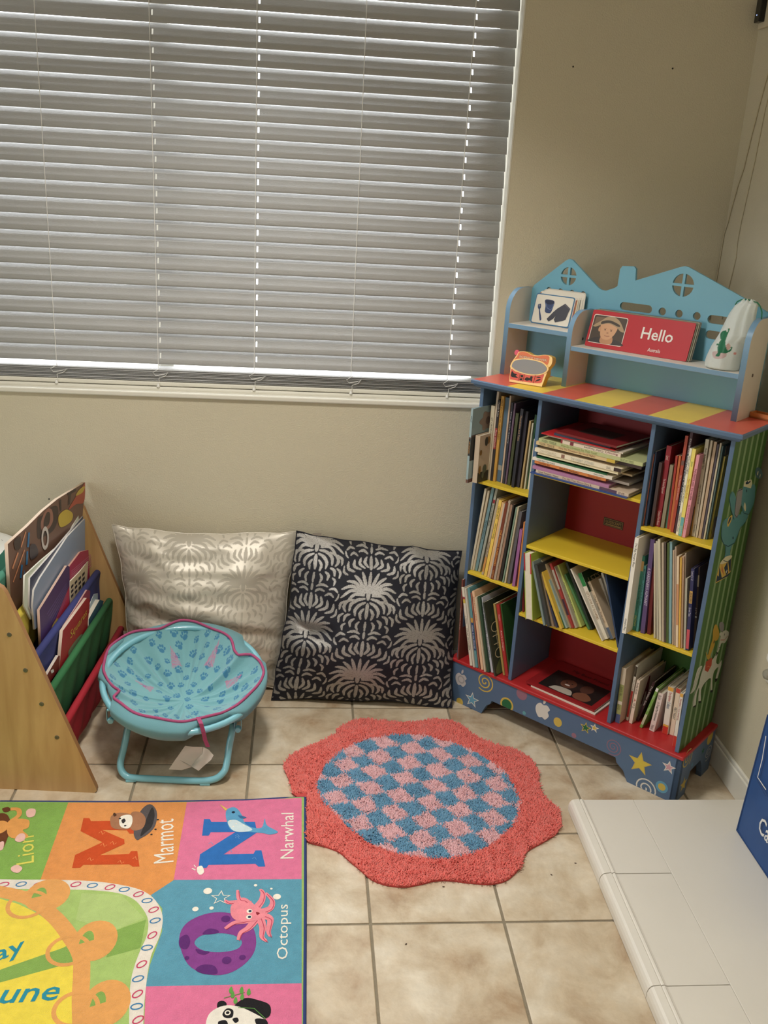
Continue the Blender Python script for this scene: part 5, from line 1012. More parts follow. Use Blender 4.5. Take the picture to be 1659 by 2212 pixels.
# white speckled kids' table behind the rack
KT = thing('side_table', 'small round white speckled table at the left edge behind the rack', 'table', (-1.205, 0.93, 0))
tt_ = MB().lathe([(0.20, 0.470), (0.215, 0.474), (0.22, 0.482), (0.215, 0.490), (0.20, 0.493)], 48); tt_.build('table_top', cm((236, 236, 232), 0.35), KT, smooth=False)
rs_ = random.Random(3); prints('speckle', [([ell(rs_.uniform(-.14, .14), rs_.uniform(-.14, .14), .0012+.001*rs_.random(), n=6)], cm((110, 108, 106))) for i in range(120)], Frame((0, 0, 0.493), (1, 0, 0), (0, 1, 0)), KT, lift=0.0003, step=0)
for k in range(3):
    t = k*2.094+0.5; MB().tube([(0.10*math.cos(t), 0.10*math.sin(t), 0.47), (0.16*math.cos(t), 0.16*math.sin(t), 0)], 0.013, 10).build('leg', cm((226, 224, 218), 0.4), KT, smooth=True)

# ================================================================== cushions
def damask_raster(PW=200):
    PH = int(PW*1.63); im = np.zeros((PH, PW), bool); yy, xx = np.mgrid[0:PH, 0:PW]
    def disc(x, y, r):
        cx, cy, rr = (x+0.5)*PW, (1.63-y)*PW, r*PW
        for sx in (-PW, 0, PW):
            for sy in (-PH, 0, PH):
                if -rr < cx+sx < PW+rr and -rr < cy+sy < PH+rr:
                    x0, x1, y0, y1 = int(max(0, cx+sx-rr)), int(min(PW, cx+sx+rr+2)), int(max(0, cy+sy-rr)), int(min(PH, cy+sy+rr+2))
                    im[y0:y1, x0:x1] |= (xx[y0:y1, x0:x1]-cx-sx)**2 + (yy[y0:y1, x0:x1]-cy-sy)**2 < rr*rr
    def stroke(pts, w, prof='leaf'):
        P = smooth_poly(pts, 14, closed=False); n = len(P)
        for i, (x, y) in enumerate(P):
            t = i/(n-1); r = w*(math.sin(math.pi*(0.12+0.80*t))**0.7 if prof == 'leaf' else (0.35+0.65*t if prof == 'grow' else 1))
            disc(x, y, r); disc(-x, y, r)
    cy = .62
    for ang, ln, w, dr in ((90, .36, .030, 0), (72, .38, .030, .01), (55, .40, .031, .04), (38, .42, .031, .07), (21, .42, .031, .10), (4, .39, .030, .12), (-14, .32, .028, .12)):
        a_ = math.radians(ang); c, s = math.cos(a_), math.sin(a_)
        stroke([(c*.08, cy+s*.06), (c*(.08+ln*.55), cy+s*(.06+ln*.55)+dr*.35), (c*(.08+ln), cy+s*(.06+ln)-dr)], w)
    stroke([(0, .54), (0, .64), (0, .72)], .040)
    for pts, w in (([(.06, .55), (.17, .52), (.28, .43), (.30, .30)], .032), ([(.04, .48), (.13, .43), (.20, .33), (.19, .22)], .030), ([(.0, .46), (.0, .32), (.0, .18)], .034), ([(.06, .36), (.11, .27), (.09, .16)], .026),
        ([(.24, .52), (.36, .47), (.40, .36), (.36, .28)], .028), ([(.38, .48), (.46, .42), (.47, .31)], .024), ([(.28, .24), (.35, .20), (.37, .10)], .027), ([(.40, .24), (.46, .18), (.46, .07)], .024), ([(.20, .16), (.26, .10), (.25, .01)], .026), ([(.11, .11), (.15, .04), (.12, -.05)], .024), ([(.0, .12), (.0, .04), (.0, -.05)], .022), ([(.34, .06), (.39, .01), (.38, -.07)], .022),
        ([(.0, 1.10), (.0, 1.24), (.0, 1.38)], .034), ([(.05, 1.14), (.11, 1.24), (.08, 1.36)], .028), ([(.11, 1.12), (.20, 1.20), (.18, 1.33)], .028), ([(.18, 1.08), (.30, 1.14), (.30, 1.27)], .029), ([(.29, 1.03), (.40, 1.08), (.42, 1.21)], .028), ([(.40, .96), (.47, 1.01), (.48, 1.12)], .022),
        ([(.0, 1.44), (.0, 1.50), (.0, 1.56)], .024), ([(.07, 1.42), (.14, 1.47), (.23, 1.44)], .025), ([(.08, 1.52), (.17, 1.56), (.28, 1.53)], .024), ([(.25, 1.36), (.33, 1.40), (.40, 1.34)], .024), ([(.32, 1.48), (.40, 1.50), (.47, 1.43)], .024), ([(.44, 1.28), (.48, 1.34), (.49, 1.41)], .018)): stroke(pts, w)
    return im
DMK = damask_raster()
def damask(U, V, cols, rows):
    """half-drop repeat; U,V in 0..1"""
    ph, pw = DMK.shape; x = U*cols; c = np.floor(x).astype(int); y = V*rows + 0.5*(c % 2)
    return DMK[np.clip(((1-(y % 1))*ph).astype(int), 0, ph-1), np.clip(((x % 1)*pw).astype(int), 0, pw-1)].astype(float)
def cushion(name, label, tl, tr, br, bl_, thick, mat, cols, rows, wrink, seed, N=420, u_off=0.0, v_off=0.0, concave=0.045):
    tl, tr, br, bl_ = map(lambda p: np.array(p, float), (tl, tr, br, bl_)); base = (bl_+br)/2; base[2] = 0
    lin_ = np.linspace(-1, 1, N); S_, T_ = np.meshgrid(lin_, lin_, indexing='ij')
    s = S_*(1-concave*(1-T_**2)*np.abs(S_)**3); t = T_*(1-concave*(1-S_**2)*np.abs(T_)**3)
    u = ((s+1)/2)[..., None]; v = ((t+1)/2)[..., None]
    P = bl_*(1-u)*(1-v) + br*u*(1-v) + tr*u*v + tl*(1-u)*v
    n = np.cross(tr-bl_, tl-br); n /= np.linalg.norm(n)
    if n[1] > 0: n = -n
    body = ((1-np.abs(S_)**2.0)*(1-np.abs(T_)**2.0)).clip(0)**0.72
    w = wrink(S_, T_)*np.minimum(1, body*2.2)
    edge = 0.012*(vnoise(S_*5+5, T_*5, seed)-0.5)*(1-body); edge2 = 0.010*(vnoise(S_*5+25, T_*5+9, seed)-0.5)*(1-body)
    front = P + n*(thick*body + w)[..., None]; back = P - n*(thick*0.85*body)[..., None]
    front[..., 2] += edge; back[..., 2] += edge; front[..., 0] += edge2; back[..., 0] += edge2
    front[..., 2] = np.maximum(front[..., 2], 0.0015); back[..., 2] = np.maximum(back[..., 2], 0.0015)
    front[..., 1] = np.minimum(front[..., 1], YW-0.010); back[..., 1] = np.minimum(back[..., 1], YW-0.006)
    o = thing(name, label, 'cushion', base)
    msk = damask((S_+1)/2+u_off, (T_+1)/2+v_off, cols, rows)
    np_mesh('cushion_front', (front-base).reshape(-1, 3), grid_faces(N, N), mat, o, attrs={'damask': msk.ravel()})
    M_ = 60; ix = np.linspace(0, N-1, M_).astype(int); bk_ = back[np.ix_(ix, ix)]; bm_ = msk[np.ix_(ix, ix)]
    np_mesh('cushion_back', (bk_-base).reshape(-1, 3), grid_faces(M_, M_), mat, o, attrs={'damask': bm_.ravel()})
    P = front
    rim = np.concatenate([P[ix, 0], P[-1, ix], P[ix[::-1], -1], P[0, ix[::-1]]])[::3]
    rim[:, 1] = np.minimum(rim[:, 1], YW-0.010); rim[:, 2] = np.maximum(rim[:, 2], 0.003)
    MB().tube([Vector(p-base) for p in rim], 0.0022, 6, closed=True).build('seam', mat, o, smooth=True)
    return o, base
def damask_material(name, ground, motif, g_rough, m_rough, g_metal, m_metal, weave=0.25, speck=0.0, sheen=0.0):
    m = pm(name, ground, g_rough, sheen=sheen, bump=weave, bscale=900); nt = m.node_tree; b = nt.nodes['Principled BSDF']; L = nt.links.new
    at = nt.nodes.new('ShaderNodeAttribute'); at.attribute_name = 'damask'
    fac = at.outputs['Fac']
    if speck:
        tc = nt.nodes.new('ShaderNodeTexCoord'); n = nt.nodes.new('ShaderNodeTexNoise'); n.inputs['Scale'].default_value = 420; L(tc.outputs['Object'], n.inputs['Vector'])
        r = nt.nodes.new('ShaderNodeMapRange'); r.inputs[1].default_value = 0.30; r.inputs[2].default_value = 0.52; L(n.outputs['Fac'], r.inputs[0])
        r.inputs[3].default_value = 1-speck; mu = nt.nodes.new('ShaderNodeMath'); mu.operation = 'MULTIPLY'; L(fac, mu.inputs[0]); L(r.outputs[0], mu.inputs[1]); fac = mu.outputs[0]
    mx = nt.nodes.new('ShaderNodeMix'); mx.data_type = 'RGBA'; L(fac, mx.inputs[0]); mx.inputs[6].default_value = lin(ground); mx.inputs[7].default_value = lin(motif); L(mx.outputs[2], b.inputs['Base Color'])
    for sock, a_, c_ in (('Roughness', g_rough, m_rough), ('Metallic', g_metal, m_metal)):
        r = nt.nodes.new('ShaderNodeMapRange'); r.inputs[3].default_value = a_; r.inputs[4].default_value = c_; L(fac, r.inputs[0]); L(r.outputs[0], b.inputs[sock])
    return m
SILV = damask_material('silver_damask', (212, 204, 188), (182, 174, 158), 0.40, 0.52, 0.25, 0.10, weave=0.10)
NAVS = damask_material('navy_silver_damask', (13, 14, 30), (176, 172, 166), 0.7, 0.32, 0.0, 0.55, speck=0.5)
def wr_s(S, T_):
    f = lambda a, b, c, w, h: h*np.exp(-(((T_ - (a*S+b) - c*np.sin(2.2*S))/w)**2))
    return f(-0.28, 0.02, 0.05, 0.10, 0.010) + f(-0.20, -0.28, 0.04, 0.09, 0.009) - f(-0.25, -0.13, 0.05, 0.08, 0.009) + f(-0.1, -0.55, 0.06, 0.10, 0.008) - f(-0.15, 0.2, 0.05, 0.1, 0.006) + f(-0.05, 0.55, 0.04, .09, .005) + 0.020*(vnoise(S*2.2+3, T_*3.4+1, 5)-0.5) + 0.008*(vnoise(S*6+3, T_*11+1, 8)-0.5)
def wr_b(S, T_):
    d = np.exp(-(((S+0.62)/0.16)**2 + ((T_+0.12)/0.07)**2)); k = np.exp(-(((T_+0.10+0.35*(S+0.7))/0.05)**2))*np.exp(-((S+0.68)/0.3)**2)
    return -0.022*d - 0.012*k + 0.012*np.exp(-(((T_+0.30)/0.1)**2))*np.exp(-((S+0.7)/0.25)**2) + 0.016*(vnoise(S*2+7, T_*2.4, 15)-0.5) + 0.007*(vnoise(S*6, T_*6, 18)-0.5)
ob, _ = cushion('cushion', 'silver grey satin cushion with tone-on-tone damask leaning on the wall behind the chair', (-0.762, 1.118, 0.520), (-0.185, 1.120, 0.512), (-0.225, 1.020, 0.004), (-0.700, 1.010, 0.004), 0.098, SILV, 3.3, 2.0, wr_s, 3, u_off=0.04)
ob, bs = cushion('cushion', 'dark navy cushion with silver damask print leaning between the silver cushion and the bookcase', (-0.190, 1.100, 0.520), (0.345, 1.105, 0.470), (0.318, 0.915, 0.004), (-0.262, 0.955, 0.004), 0.115, NAVS, 3.1, 1.95, wr_b, 9, u_off=0.03, v_off=0.28)
tg = np.array(hit(685, 1146, Vector((0, 1.10, 0)), Vector((0, 1, 0)))) - bs
MB().box(tg[0]-0.014, tg[0]+0.014, tg[1]-0.002, tg[1]-0.0012, tg[2]-0.030, tg[2]-0.008, M=None).build('care_tag', cm((150, 140, 126)), ob)
# ================================================================== child's saucer chair
CC = Vector((-0.4972, 0.7096, 0.2257)); CAL, CPS, CRAD = 0.204, 0.1295, 0.2223
cn = Vector((math.sin(CAL)*math.sin(CPS), -math.sin(CAL)*math.cos(CPS), math.cos(CAL))); cu_ = Vector((math.cos(CPS), math.sin(CPS), 0)); cv_ = cn.cross(cu_)
ch = thing('saucer_chair', 'small round turquoise saucer chair with paw prints and pink piping before the silver cushion', 'chair', (CC.x, CC.y, 0))
COFF = Vector((CC.x, CC.y, 0)); CF_ = Frame(CC, cu_, cv_); Z7c = lambda x, y: (200+x/3.95, 1300+y/3.95)
cl = lambda u, v, w=0.0: CC + cu_*u + cv_*v + cn*w - COFF
rimpx = [(95, 620), (105, 540), (150, 400), (330, 300), (580, 250), (740, 195), (880, 200), (1040, 260), (1180, 350), (1205, 430), (1245, 490), (1330, 468), (1430, 550), (1462, 620), (1420, 720), (1330, 830), (1180, 930), (1090, 985), (1000, 1012), (860, 1032), (600, 1040), (420, 990), (250, 905), (172, 852), (240, 790), (130, 690)]
rp = [CF_.px(*Z7c(*p)) for p in rimpx]; th_ = np.array([math.atan2(v, u) for u, v in rp]); rr_ = np.array([math.hypot(u, v) for u, v in rp])
od = np.argsort(th_); th_, rr_ = th_[od], rr_[od]; thp = np.concatenate([th_-2*math.pi, th_, th_+2*math.pi]); rrp = np.tile(rr_, 3)
NA, NR = 720, 200; A_ = np.linspace(-math.pi, math.pi, NA, endpoint=False); RT = np.interp(A_, thp, rrp)
k = np.hanning(15); k /= k.sum(); RT = np.convolve(np.concatenate([RT[-7:], RT, RT[:7]]), k, 'valid')
rn = np.linspace(0.0, 1.0, NR)[:, None]; rn = np.maximum(rn, 1e-3)
DEP = 0.105
wr = 0.0055*np.sin(A_*13+np.sin(A_*3)*2.5+rn*1.5)*(rn**2.2*(1-rn)*5.5) + 0.003*np.sin(A_*29+np.sin(A_*5)*3)[None, :]*(rn**2*(1-rn)*5) + 0.010*(vnoise(A_[None, :]*3.0+9+rn*0.6, rn*3.0+A_[None, :]*0.2, 4)-0.5)*np.minimum(1, (1-rn)*6)*np.minimum(1, rn*4)
sag = 0.010*np.cos(A_*2)[None, :]*rn**4
Wd = -DEP*(1-rn**2.4) + wr + 0.012 + 0*sag + 0.004*np.sin(A_*9)[None, :]*rn**8
U_ = RT[None, :]*rn*np.cos(A_)[None, :]; V_ = RT[None, :]*rn*np.sin(A_)[None, :]
def to_chair(U, V, W):
    P = np.array(CC)-np.array(COFF) + U[..., None]*np.array(cu_) + V[..., None]*np.array(cv_) + W[..., None]*np.array(cn); return P.reshape(-1, 3)
TURQ = (122, 178, 184); PAW = (66, 132, 168)
colr = np.tile(np.array(lin(TURQ)), (NR*NA, 1)); uf, vf = U_.ravel(), V_.ravel()
rg = random.Random(11); paws = []
for _ in range(4000):
    u, v = rg.uniform(-.21, .21), rg.uniform(-.22, .21)
    if math.hypot(u, v) < 0.208 and all((u-a)**2+(v-b)**2 > 0.029**2 for a, b, *_ in paws): paws.append((u, v, rg.uniform(-0.9, 0.9), rg.choice((0.0066, 0.0082, 0.0058))))
for u, v, t, s in paws:
    near = np.where((abs(uf-u) < 0.02) & (abs(vf-v) < 0.02))[0]
    x = ((uf[near]-u)*math.cos(t)+(vf[near]-v)*math.sin(t))/s; y = (-(uf[near]-u)*math.sin(t)+(vf[near]-v)*math.cos(t))/s
    m = (x/0.95)**2 + ((y+0.35)/0.72)**2 < 1
    for ex_, ey_ in ((-1.12, 0.42), (-0.42, 1.05), (0.42, 1.05), (1.12, 0.42)): m |= ((x-ex_)/0.36)**2 + ((y-ey_)/0.50)**2 < 1
    colr[near[m]] = lin(PAW)
PINKH = lin((206, 110, 150))
for (au, av), ang, ln in (((-.02, .12), 1.9, .06), ((.07, .10), 1.0, .07), ((-.09, .04), 2.9, .05), ((.12, .02), .2, .05), ((-.01, -.13), -2.0, .06), ((.05, -.14), -1.2, .05)):
    x = (uf-au)*math.cos(ang)+(vf-av)*math.sin(ang); y = -(uf-au)*math.sin(ang)+(vf-av)*math.cos(ang)
    m = (x > 0) & (x < ln) & (abs(y) < 0.016*(1-x/ln)) & ((y/0.0032) % 1 < 0.5); colr[m] = PINKH
np_mesh('seat_fabric', to_chair(U_, V_, Wd), grid_faces(NR, NA, True), attr_colour_mat('chair_fabric', 0.85, 0.3, 0.25, 700), ch, cattr=colr)
TQ = pm('chair_turquoise_cloth', (100, 152, 160), 0.85, bump=0.2, bscale=700, sheen=0.2); PIP = pm('pink_piping', (176, 70, 116), 0.75, bump=0.3, bscale=400)
# underside: collar from the rim out over the ring, then the hanging bowl
ang = lambda x, y: math.atan2(*CF_.px(*Z7c(x, y))[::-1])
gl0, gl1, gf0, gf1, gr0, gr1 = ang(95, 690), ang(170, 890), ang(850, 1090), ang(1250, 975), ang(1430, 520), ang(1265, 370)
def inarc(t, a0, a1):
    w_ = (a1-a0) % (2*math.pi); d_ = (t-a0) % (2*math.pi); return d_ < w_
A2 = A_[::4]; gap = np.array([1.0 if (inarc(t, gl0, gl1) or inarc(t, gf0, gf1) or inarc(t, gr0, gr1)) else 0.0 for t in A2])
k5 = np.ones(5)/5; gap = np.convolve(np.concatenate([gap[-2:], gap, gap[:2]]), k5, 'valid')
Ro = (CRAD+0.0125)*(1-gap) + (CRAD-0.0125)*gap; R2 = RT[::4]; w_top = Wd[-1, ::4]
rows = [(R2, w_top-0.001), (np.maximum(R2, Ro-0.004)*0.5+0.5*Ro, 0*R2+0.012), (Ro, 0*R2+0.004), (Ro+0.001, 0*R2-0.006), (Ro-0.002, 0*R2-0.016)]
for r in np.linspace(0.985, 0.0, 26): rows.append((np.maximum((Ro-0.002)*r, 1e-4), -0.018 - 0.118*(1-r**2.6) + 0.004*np.sin(A2*7)*r*(1-r)*3))
np_mesh('seat_underside', to_chair(np.array([r*np.cos(A2) for r, w in rows]), np.array([r*np.sin(A2) for r, w in rows]), np.array([w for r, w in rows])), grid_faces(len(rows), len(A2), True), TQ, ch)
rimpts = [cl(RT[i]*math.cos(A_[i]), RT[i]*math.sin(A_[i]), float(Wd[-1, i])+0.001) for i in range(0, NA, 5)]
MB().tube(rimpts, 0.0040, 8, closed=True).build('piping', PIP, ch, smooth=True)
# tubular ring, fabric pockets over it, legs
CTUB = pm('chair_steel_turquoise', (124, 190, 204), 0.25, coat=0.4)
ring = [cl(CRAD*math.cos(t), CRAD*math.sin(t), -0.004) for t in np.linspace(0, 2*math.pi, 64, endpoint=False)]
MB().tube(ring, 0.0092, 10, closed=True).build('ring_frame', CTUB, ch, smooth=True)
LF = Frame((-0.52, 0.528, 0.0095), (math.cos(0.03), math.sin(-0.08), 0), (0, 0.085, 0.14))
lp = [LF.px(*Z7c(*p)) for p in ((312, 1040), (300, 1080), (270, 1230), (240, 1380), (245, 1450), (285, 1500), (350, 1518), (600, 1532), (900, 1545), (1040, 1530), (1110, 1480), (1140, 1400), (1165, 1240), (1190, 1110), (1200, 1040))]
lw = [LF.o + LF.ex*u + LF.ey*v - COFF for u, v in lp]; zmin = min(p.z for p in lw)
lw = [Vector((p.x, p.y, p.z-zmin+0.0098 if p.z < 0.04 else p.z)) for p in lw]
lw = [Vector((p.x, p.y, max(p.z, 0.0098))) for p in lw]
sm = [Vector((a[0], a[1], 0)) for a in smooth_poly([(p.x, p.y) for p in lw], 4, closed=False)]; zs = smooth_poly([(p.z, 0) for p in lw], 4, closed=False)
MB().tube([Vector((a.x, a.y, max(b[0], 0.0098))) for a, b in zip(sm, zs)], 0.0096, 10).build('front_leg', CTUB, ch, smooth=True)
b0, b1 = lw[0], lw[-1]
rl = [b0, Vector((b0.x+0.005, 0.10, 0.08)), Vector((b0.x+0.01, 0.165, 0.02)), Vector((b0.x+0.03, 0.178, 0.0098)), Vector((b1.x-0.03, 0.178, 0.0098)), Vector((b1.x-0.01, 0.165, 0.02)), Vector((b1.x-0.005, 0.10, 0.08)), b1]
MB().tube(rl, 0.0096, 10).build('rear_leg', CTUB, ch, smooth=True)
for x, y in ((330, 1522), (960, 1550)):
    u, v = LF.px(*Z7c(x, y)); p = LF.o + LF.ex*u + LF.ey*v - COFF; MB().box(p.x-0.014, p.x+0.014, p.y-0.008, p.y+0.008, 0.0005, 0.008).build('foot_pad', CTUB, ch, bevel=0.002)
for (px_, py_) in ((155, 1010), (1240, 1085)):
    p = hit(*Z7c(px_, py_), Vector((0, 0.575, 0)), Vector((0, 1, 0))) - COFF
    h = MB(); h.lathe([(0.0075, -0.008), (0.0085, -0.006), (0.0085, 0.006), (0.007, 0.008)], 14, M=Matrix.Translation(p) @ Matrix.Rotation(R90, 4, 'X'))
    h.box(p.x-0.010, p.x-0.0085, p.y-0.004, p.y+0.006, p.z, p.z+0.034); h.box(p.x+0.0085, p.x+0.010, p.y-0.004, p.y+0.006, p.z, p.z+0.034); h.box(p.x-0.010, p.x+0.010, p.y-0.004, p.y+0.006, p.z+0.030, p.z+0.034)
    h.build('hinge', CTUB, ch)
su = CF_.px(*Z7c(900, 1010)); sp0 = cl(su[0], su[1]-0.004, 0.012)
fp_ = Vector((0, 0.485, 0)); q = lambda x, y, dy=0: hit(*Z7c(x, y), fp_+Vector((0, dy, 0)), Vector((0, 1, 0))) - COFF
m = MB(); P_ = [sp0 + Vector((0, 0, 0.002)), q(925, 1040, 0.0), q(945, 1110, 0.002), q(960, 1180, 0.02), q(985, 1240, 0.03)]
for i in range(len(P_)-1):
    for s_ in (1,): a, b = P_[i], P_[i+1]; w_ = Vector((0.0055, 0, 0)); m.add([a-w_, a+w_, b+w_, b-w_, a-w_+Vector((0, .0012, 0)), a+w_+Vector((0, .0012, 0)), b+w_+Vector((0, .0012, 0)), b-w_+Vector((0, .0012, 0))], [(0, 3, 2, 1), (4, 5, 6, 7), (0, 4, 7, 3), (1, 2, 6, 5)])
m.build('strap', PIP, ch)
TAG = cm((206, 200, 186), 0.7)
def sheet(name, rows, mat, th=0.0008):
    n = len(rows[0]); v = [p for r in rows for p in r] + [p+Vector((0, th, 0)) for r in rows for p in r]; N = len(rows)*n
    f = []
    for i in range(len(rows)-1):
        for j in range(n-1): a = i*n+j; f += [(a, a+n, a+n+1, a+1), (N+a+1, N+a+n+1, N+a+n, N+a)]
    return meshobj(name, v, f, mat, ch, smooth=True)
sheet('care_tag', [[q(790, 1228, .06), q(850, 1238, .05), q(940, 1240, .05)], [q(740, 1300, .05), q(840, 1290, .06), q(935, 1290, .05)], [q(690, 1370, .04), q(800, 1360, .045), q(920, 1350, .05)], [q(650, 1430, .04), q(760, 1436, .04), q(880, 1400, .05)]], TAG)
sheet('care_tag', [[q(945, 1240, .045), q(990, 1262, .04), q(1032, 1310, .03)], [q(935, 1300, .045), q(980, 1320, .035), q(1010, 1350, .03)], [q(840, 1400, .035), q(890, 1420, .03), q(950, 1400, .03)], [q(740, 1350, .04), q(830, 1400, .03), q(905, 1442, .03)]], TAG)

# ================================================================== flower-shaped bath rug
Z2 = lambda x, y: (580+x/2.5136, 1520+y/2.5136)
FP = lambda pts, z=0.006: [tuple(floor_pt(*Z2(*p), z)[:2]) for p in pts]
flo = smooth_poly(FP([(85, 330), (150, 265), (270, 215), (350, 175), (395, 128), (470, 90), (560, 90), (690, 104), (800, 100), (900, 88), (990, 95), (1065, 132), (1135, 185), (1235, 225), (1350, 258), (1430, 310), (1465, 375), (1470, 440), (1500, 510), (1560, 560), (1588, 620), (1570, 695), (1485, 752), (1405, 800), (1370, 880), (1300, 950), (1210, 975), (1090, 968), (980, 955), (900, 958), (830, 975), (740, 990), (640, 980), (560, 950), (500, 900), (440, 850), (380, 800), (300, 770), (210, 745), (120, 690), (90, 600), (130, 500), (115, 420)]), 5)
cir = smooth_poly(FP([(265, 440), (340, 310), (520, 205), (750, 172), (950, 205), (1130, 275), (1290, 390), (1360, 520), (1350, 620), (1280, 710), (1170, 790), (1030, 835), (900, 843), (740, 825), (570, 770), (420, 660), (310, 550)]), 5)
RUGX, RUGY = -0.1465, 0.472        # the alphabet rug lies over this corner
RC = Vector((0.17, 0.46, 0))
fr_ = thing('flower_rug', 'coral flower-shaped shaggy rug with pink and blue checked centre on the tiles', 'rug', RC)
def clip_rug(poly):
    """cut away what lies under the alphabet rug"""
    out = []
    for (x, y) in poly:
        if x < RUGX and y < RUGY: 
            if RUGX-x < RUGY-y: x = RUGX
            else: y = RUGY
        out.append((x-RC.x, y-RC.y))
    return out
FLF = Frame((0, 0, 0.0055), (1, 0, 0), (0, 1, 0))
CORc, BLUc, PNKc = (236, 114, 104), (102, 154, 186), (230, 178, 182)
plate('backing', [clip_rug(flo)], pm('rug_backing', (196, 70, 66), 0.95), FLF, fr_, thick=0.005)
plate('backing_centre', [[(x-RC.x, y-RC.y) for x, y in cir]], pm('rug_backing_centre', (120, 130, 156), 0.95), FLF, fr_, thick=0.0003, lift=0.0006)
NT = 66000; fx = np.array(flo); lo_, hi_ = fx.min(0), fx.max(0)
pts = rng.uniform(lo_, hi_, (NT*2, 2)); ok = pip(pts[:, 0], pts[:, 1], flo) & ~((pts[:, 0] < RUGX+0.003) & (pts[:, 1] < RUGY-0.004)); pts = pts[ok][:NT]
inc = pip(pts[:, 0]+0.004*(rng.random(len(pts))-.5), pts[:, 1]+0.004*(rng.random(len(pts))-.5), cir)
p0_, pa_, pb_ = [np.array(FP([p])[0]) for p in ((715, 505), (880, 545), (690, 600))]
e1, e2 = ((pa_-p0_)+(pb_-p0_))/2, ((pa_-p0_)-(pb_-p0_))/2; st_ = np.linalg.solve(np.stack([e1, e2], 1), (pts-p0_).T).T
wob = 0.10*(np.stack([vnoise(pts[:, 0]*30, pts[:, 1]*30, 2), vnoise(pts[:, 0]*30+9, pts[:, 1]*30, 6)], 1)-0.5)*2 + 0.03*rng.standard_normal(pts.shape)
par = (np.round(st_+wob).sum(1) % 2) == 0
c0 = np.array([lin(CORc), lin(BLUc), lin(PNKc)]); idx = np.where(inc, np.where(par, 2, 1), 0); tc_ = c0[idx].copy(); tc_[:, :3] *= rng.uniform(0.86, 1.12, (len(pts), 1))
n_ = len(pts); h_ = rng.uniform(0.0075, 0.0115, n_); edge_d = 1.0; clump = 0.0022*(vnoise(pts[:, 0]*90, pts[:, 1]*90, 31)-.5); h_ += clump*1.2
lean = rng.normal(0, 0.0034, (n_, 2)) + 0.004*np.stack([vnoise(pts[:, 0]*60, pts[:, 1]*60, 21)-.5, vnoise(pts[:, 0]*60+50, pts[:, 1]*60, 22)-.5], 1)*2
a0 = rng.uniform(0, 6.28, n_); Vt = np.zeros((n_, 6, 3)); rb = 0.0019
for k_ in range(3):
    Vt[:, k_, 0] = pts[:, 0]-RC.x + rb*np.cos(a0+k_*2.094); Vt[:, k_, 1] = pts[:, 1]-RC.y + rb*np.sin(a0+k_*2.094); Vt[:, k_, 2] = 0.005
    Vt[:, 3+k_, :2] = pts-np.array(RC)[:2] + lean + 0.62*rb*np.stack([np.cos(a0+k_*2.094), np.sin(a0+k_*2.094)], 1); Vt[:, 3+k_, 2] = h_ + 0.0022
b_ = (np.arange(n_)*6)[:, None]; quads = np.concatenate([b_+np.array([[0, 1, 4, 3]]), b_+np.array([[1, 2, 5, 4]]), b_+np.array([[2, 0, 3, 5]])]); tri = b_+np.array([[3, 4, 5, 5]])
F3 = np.concatenate([quads[:, [0, 1, 2]], quads[:, [0, 2, 3]], tri[:, :3]])
pile = np_mesh('pile', Vt.reshape(-1, 3), F3, attr_colour_mat('rug_pile', 0.95, 0.25, 0.0, 10, spec=0.1), fr_, smooth=True, cattr=np.repeat(tc_, 6, 0)); pile['kind'] = 'stuff'

# ================================================================== alphabet rug
AZ = 0.0085; AFw = Frame((0, 0, AZ), (1, 0, 0), (0, 1, 0))
AR0 = Vector((-0.62, 0.10, 0)); ar = thing('alphabet_rug', 'bright flat alphabet play rug with M, N and O animal squares at lower left', 'rug', AR0)
A8 = lambda x, y: tuple(np.array(AFw.px(x/2.44, 1700+y/2.44)) - np.array((AR0.x, AR0.y))); AP = lambda pts: [A8(*p) for p in pts]; AS = lambda pts, k=4: smooth_poly(AP(pts), k)
def carpet(c):
    c = tuple(int(v_*0.9 + w_*0.1) for v_, w_ in zip(c, (214, 204, 190))); return pm('carpet_%02x%02x%02x' % c, c, 0.95, var=0.07, vscale=55, bump=0.5, bscale=420, sheen=0.25, spec=0.15)
xR = A8(1606, 60)[0]
outl = AP([(1612, 50), (1500, 56), (1300, 68), (1000, 74), (700, 78), (350, 76), (0, 74)]) + [(-0.9, A8(0, 74)[1]-0.012), (-0.9, -1.0), (A8(1600, 1249)[0], -1.0), A8(1604, 1249), A8(1608, 600)]
ARF = Frame((0, 0, AZ), (1, 0, 0), (0, 1, 0))
plate('rug_base', [outl], carpet((150, 190, 84)), ARF, ar, thick=0.008)
ct = MB(); cp_ = [Vector((x, y, AZ-0.003)) for x, y in outl[1:7]][::-1] + [Vector((outl[0][0]-0.002, outl[0][1]-0.002, AZ-0.003))] + [Vector((p[0], p[1], AZ-0.003)) for p in (outl[11], outl[10], outl[9])]
ct.tube(cp_, 0.0042, 8); ct.build('binding', pm('binding_navy', (38, 58, 120), 0.85, bump=0.3, bscale=500), ar, smooth=True)
ink = lambda c: pm('print_%02x%02x%02x' % c, c, 0.95, var=0.07, vscale=60, bump=0.4, bscale=420, spec=0.15)
G1, O1, P1, B1 = carpet((122, 176, 56)), carpet((238, 142, 56)), carpet((236, 104, 152)), carpet((72, 152, 182))
path_out = [(-420, 470), (0, 487), (300, 490), (520, 500), (700, 530), (790, 570), (840, 630), (858, 700), (840, 790), (800, 880), (782, 960), (770, 1050), (760, 1150), (755, 1260), (750, 1500)]
path_in = [(-420, 520), (0, 535), (250, 540), (480, 545), (620, 560), (700, 590), (750, 640), (780, 700), (775, 780), (740, 860), (710, 940), (690, 1020), (682, 1120), (680, 1260), (676, 1500)]
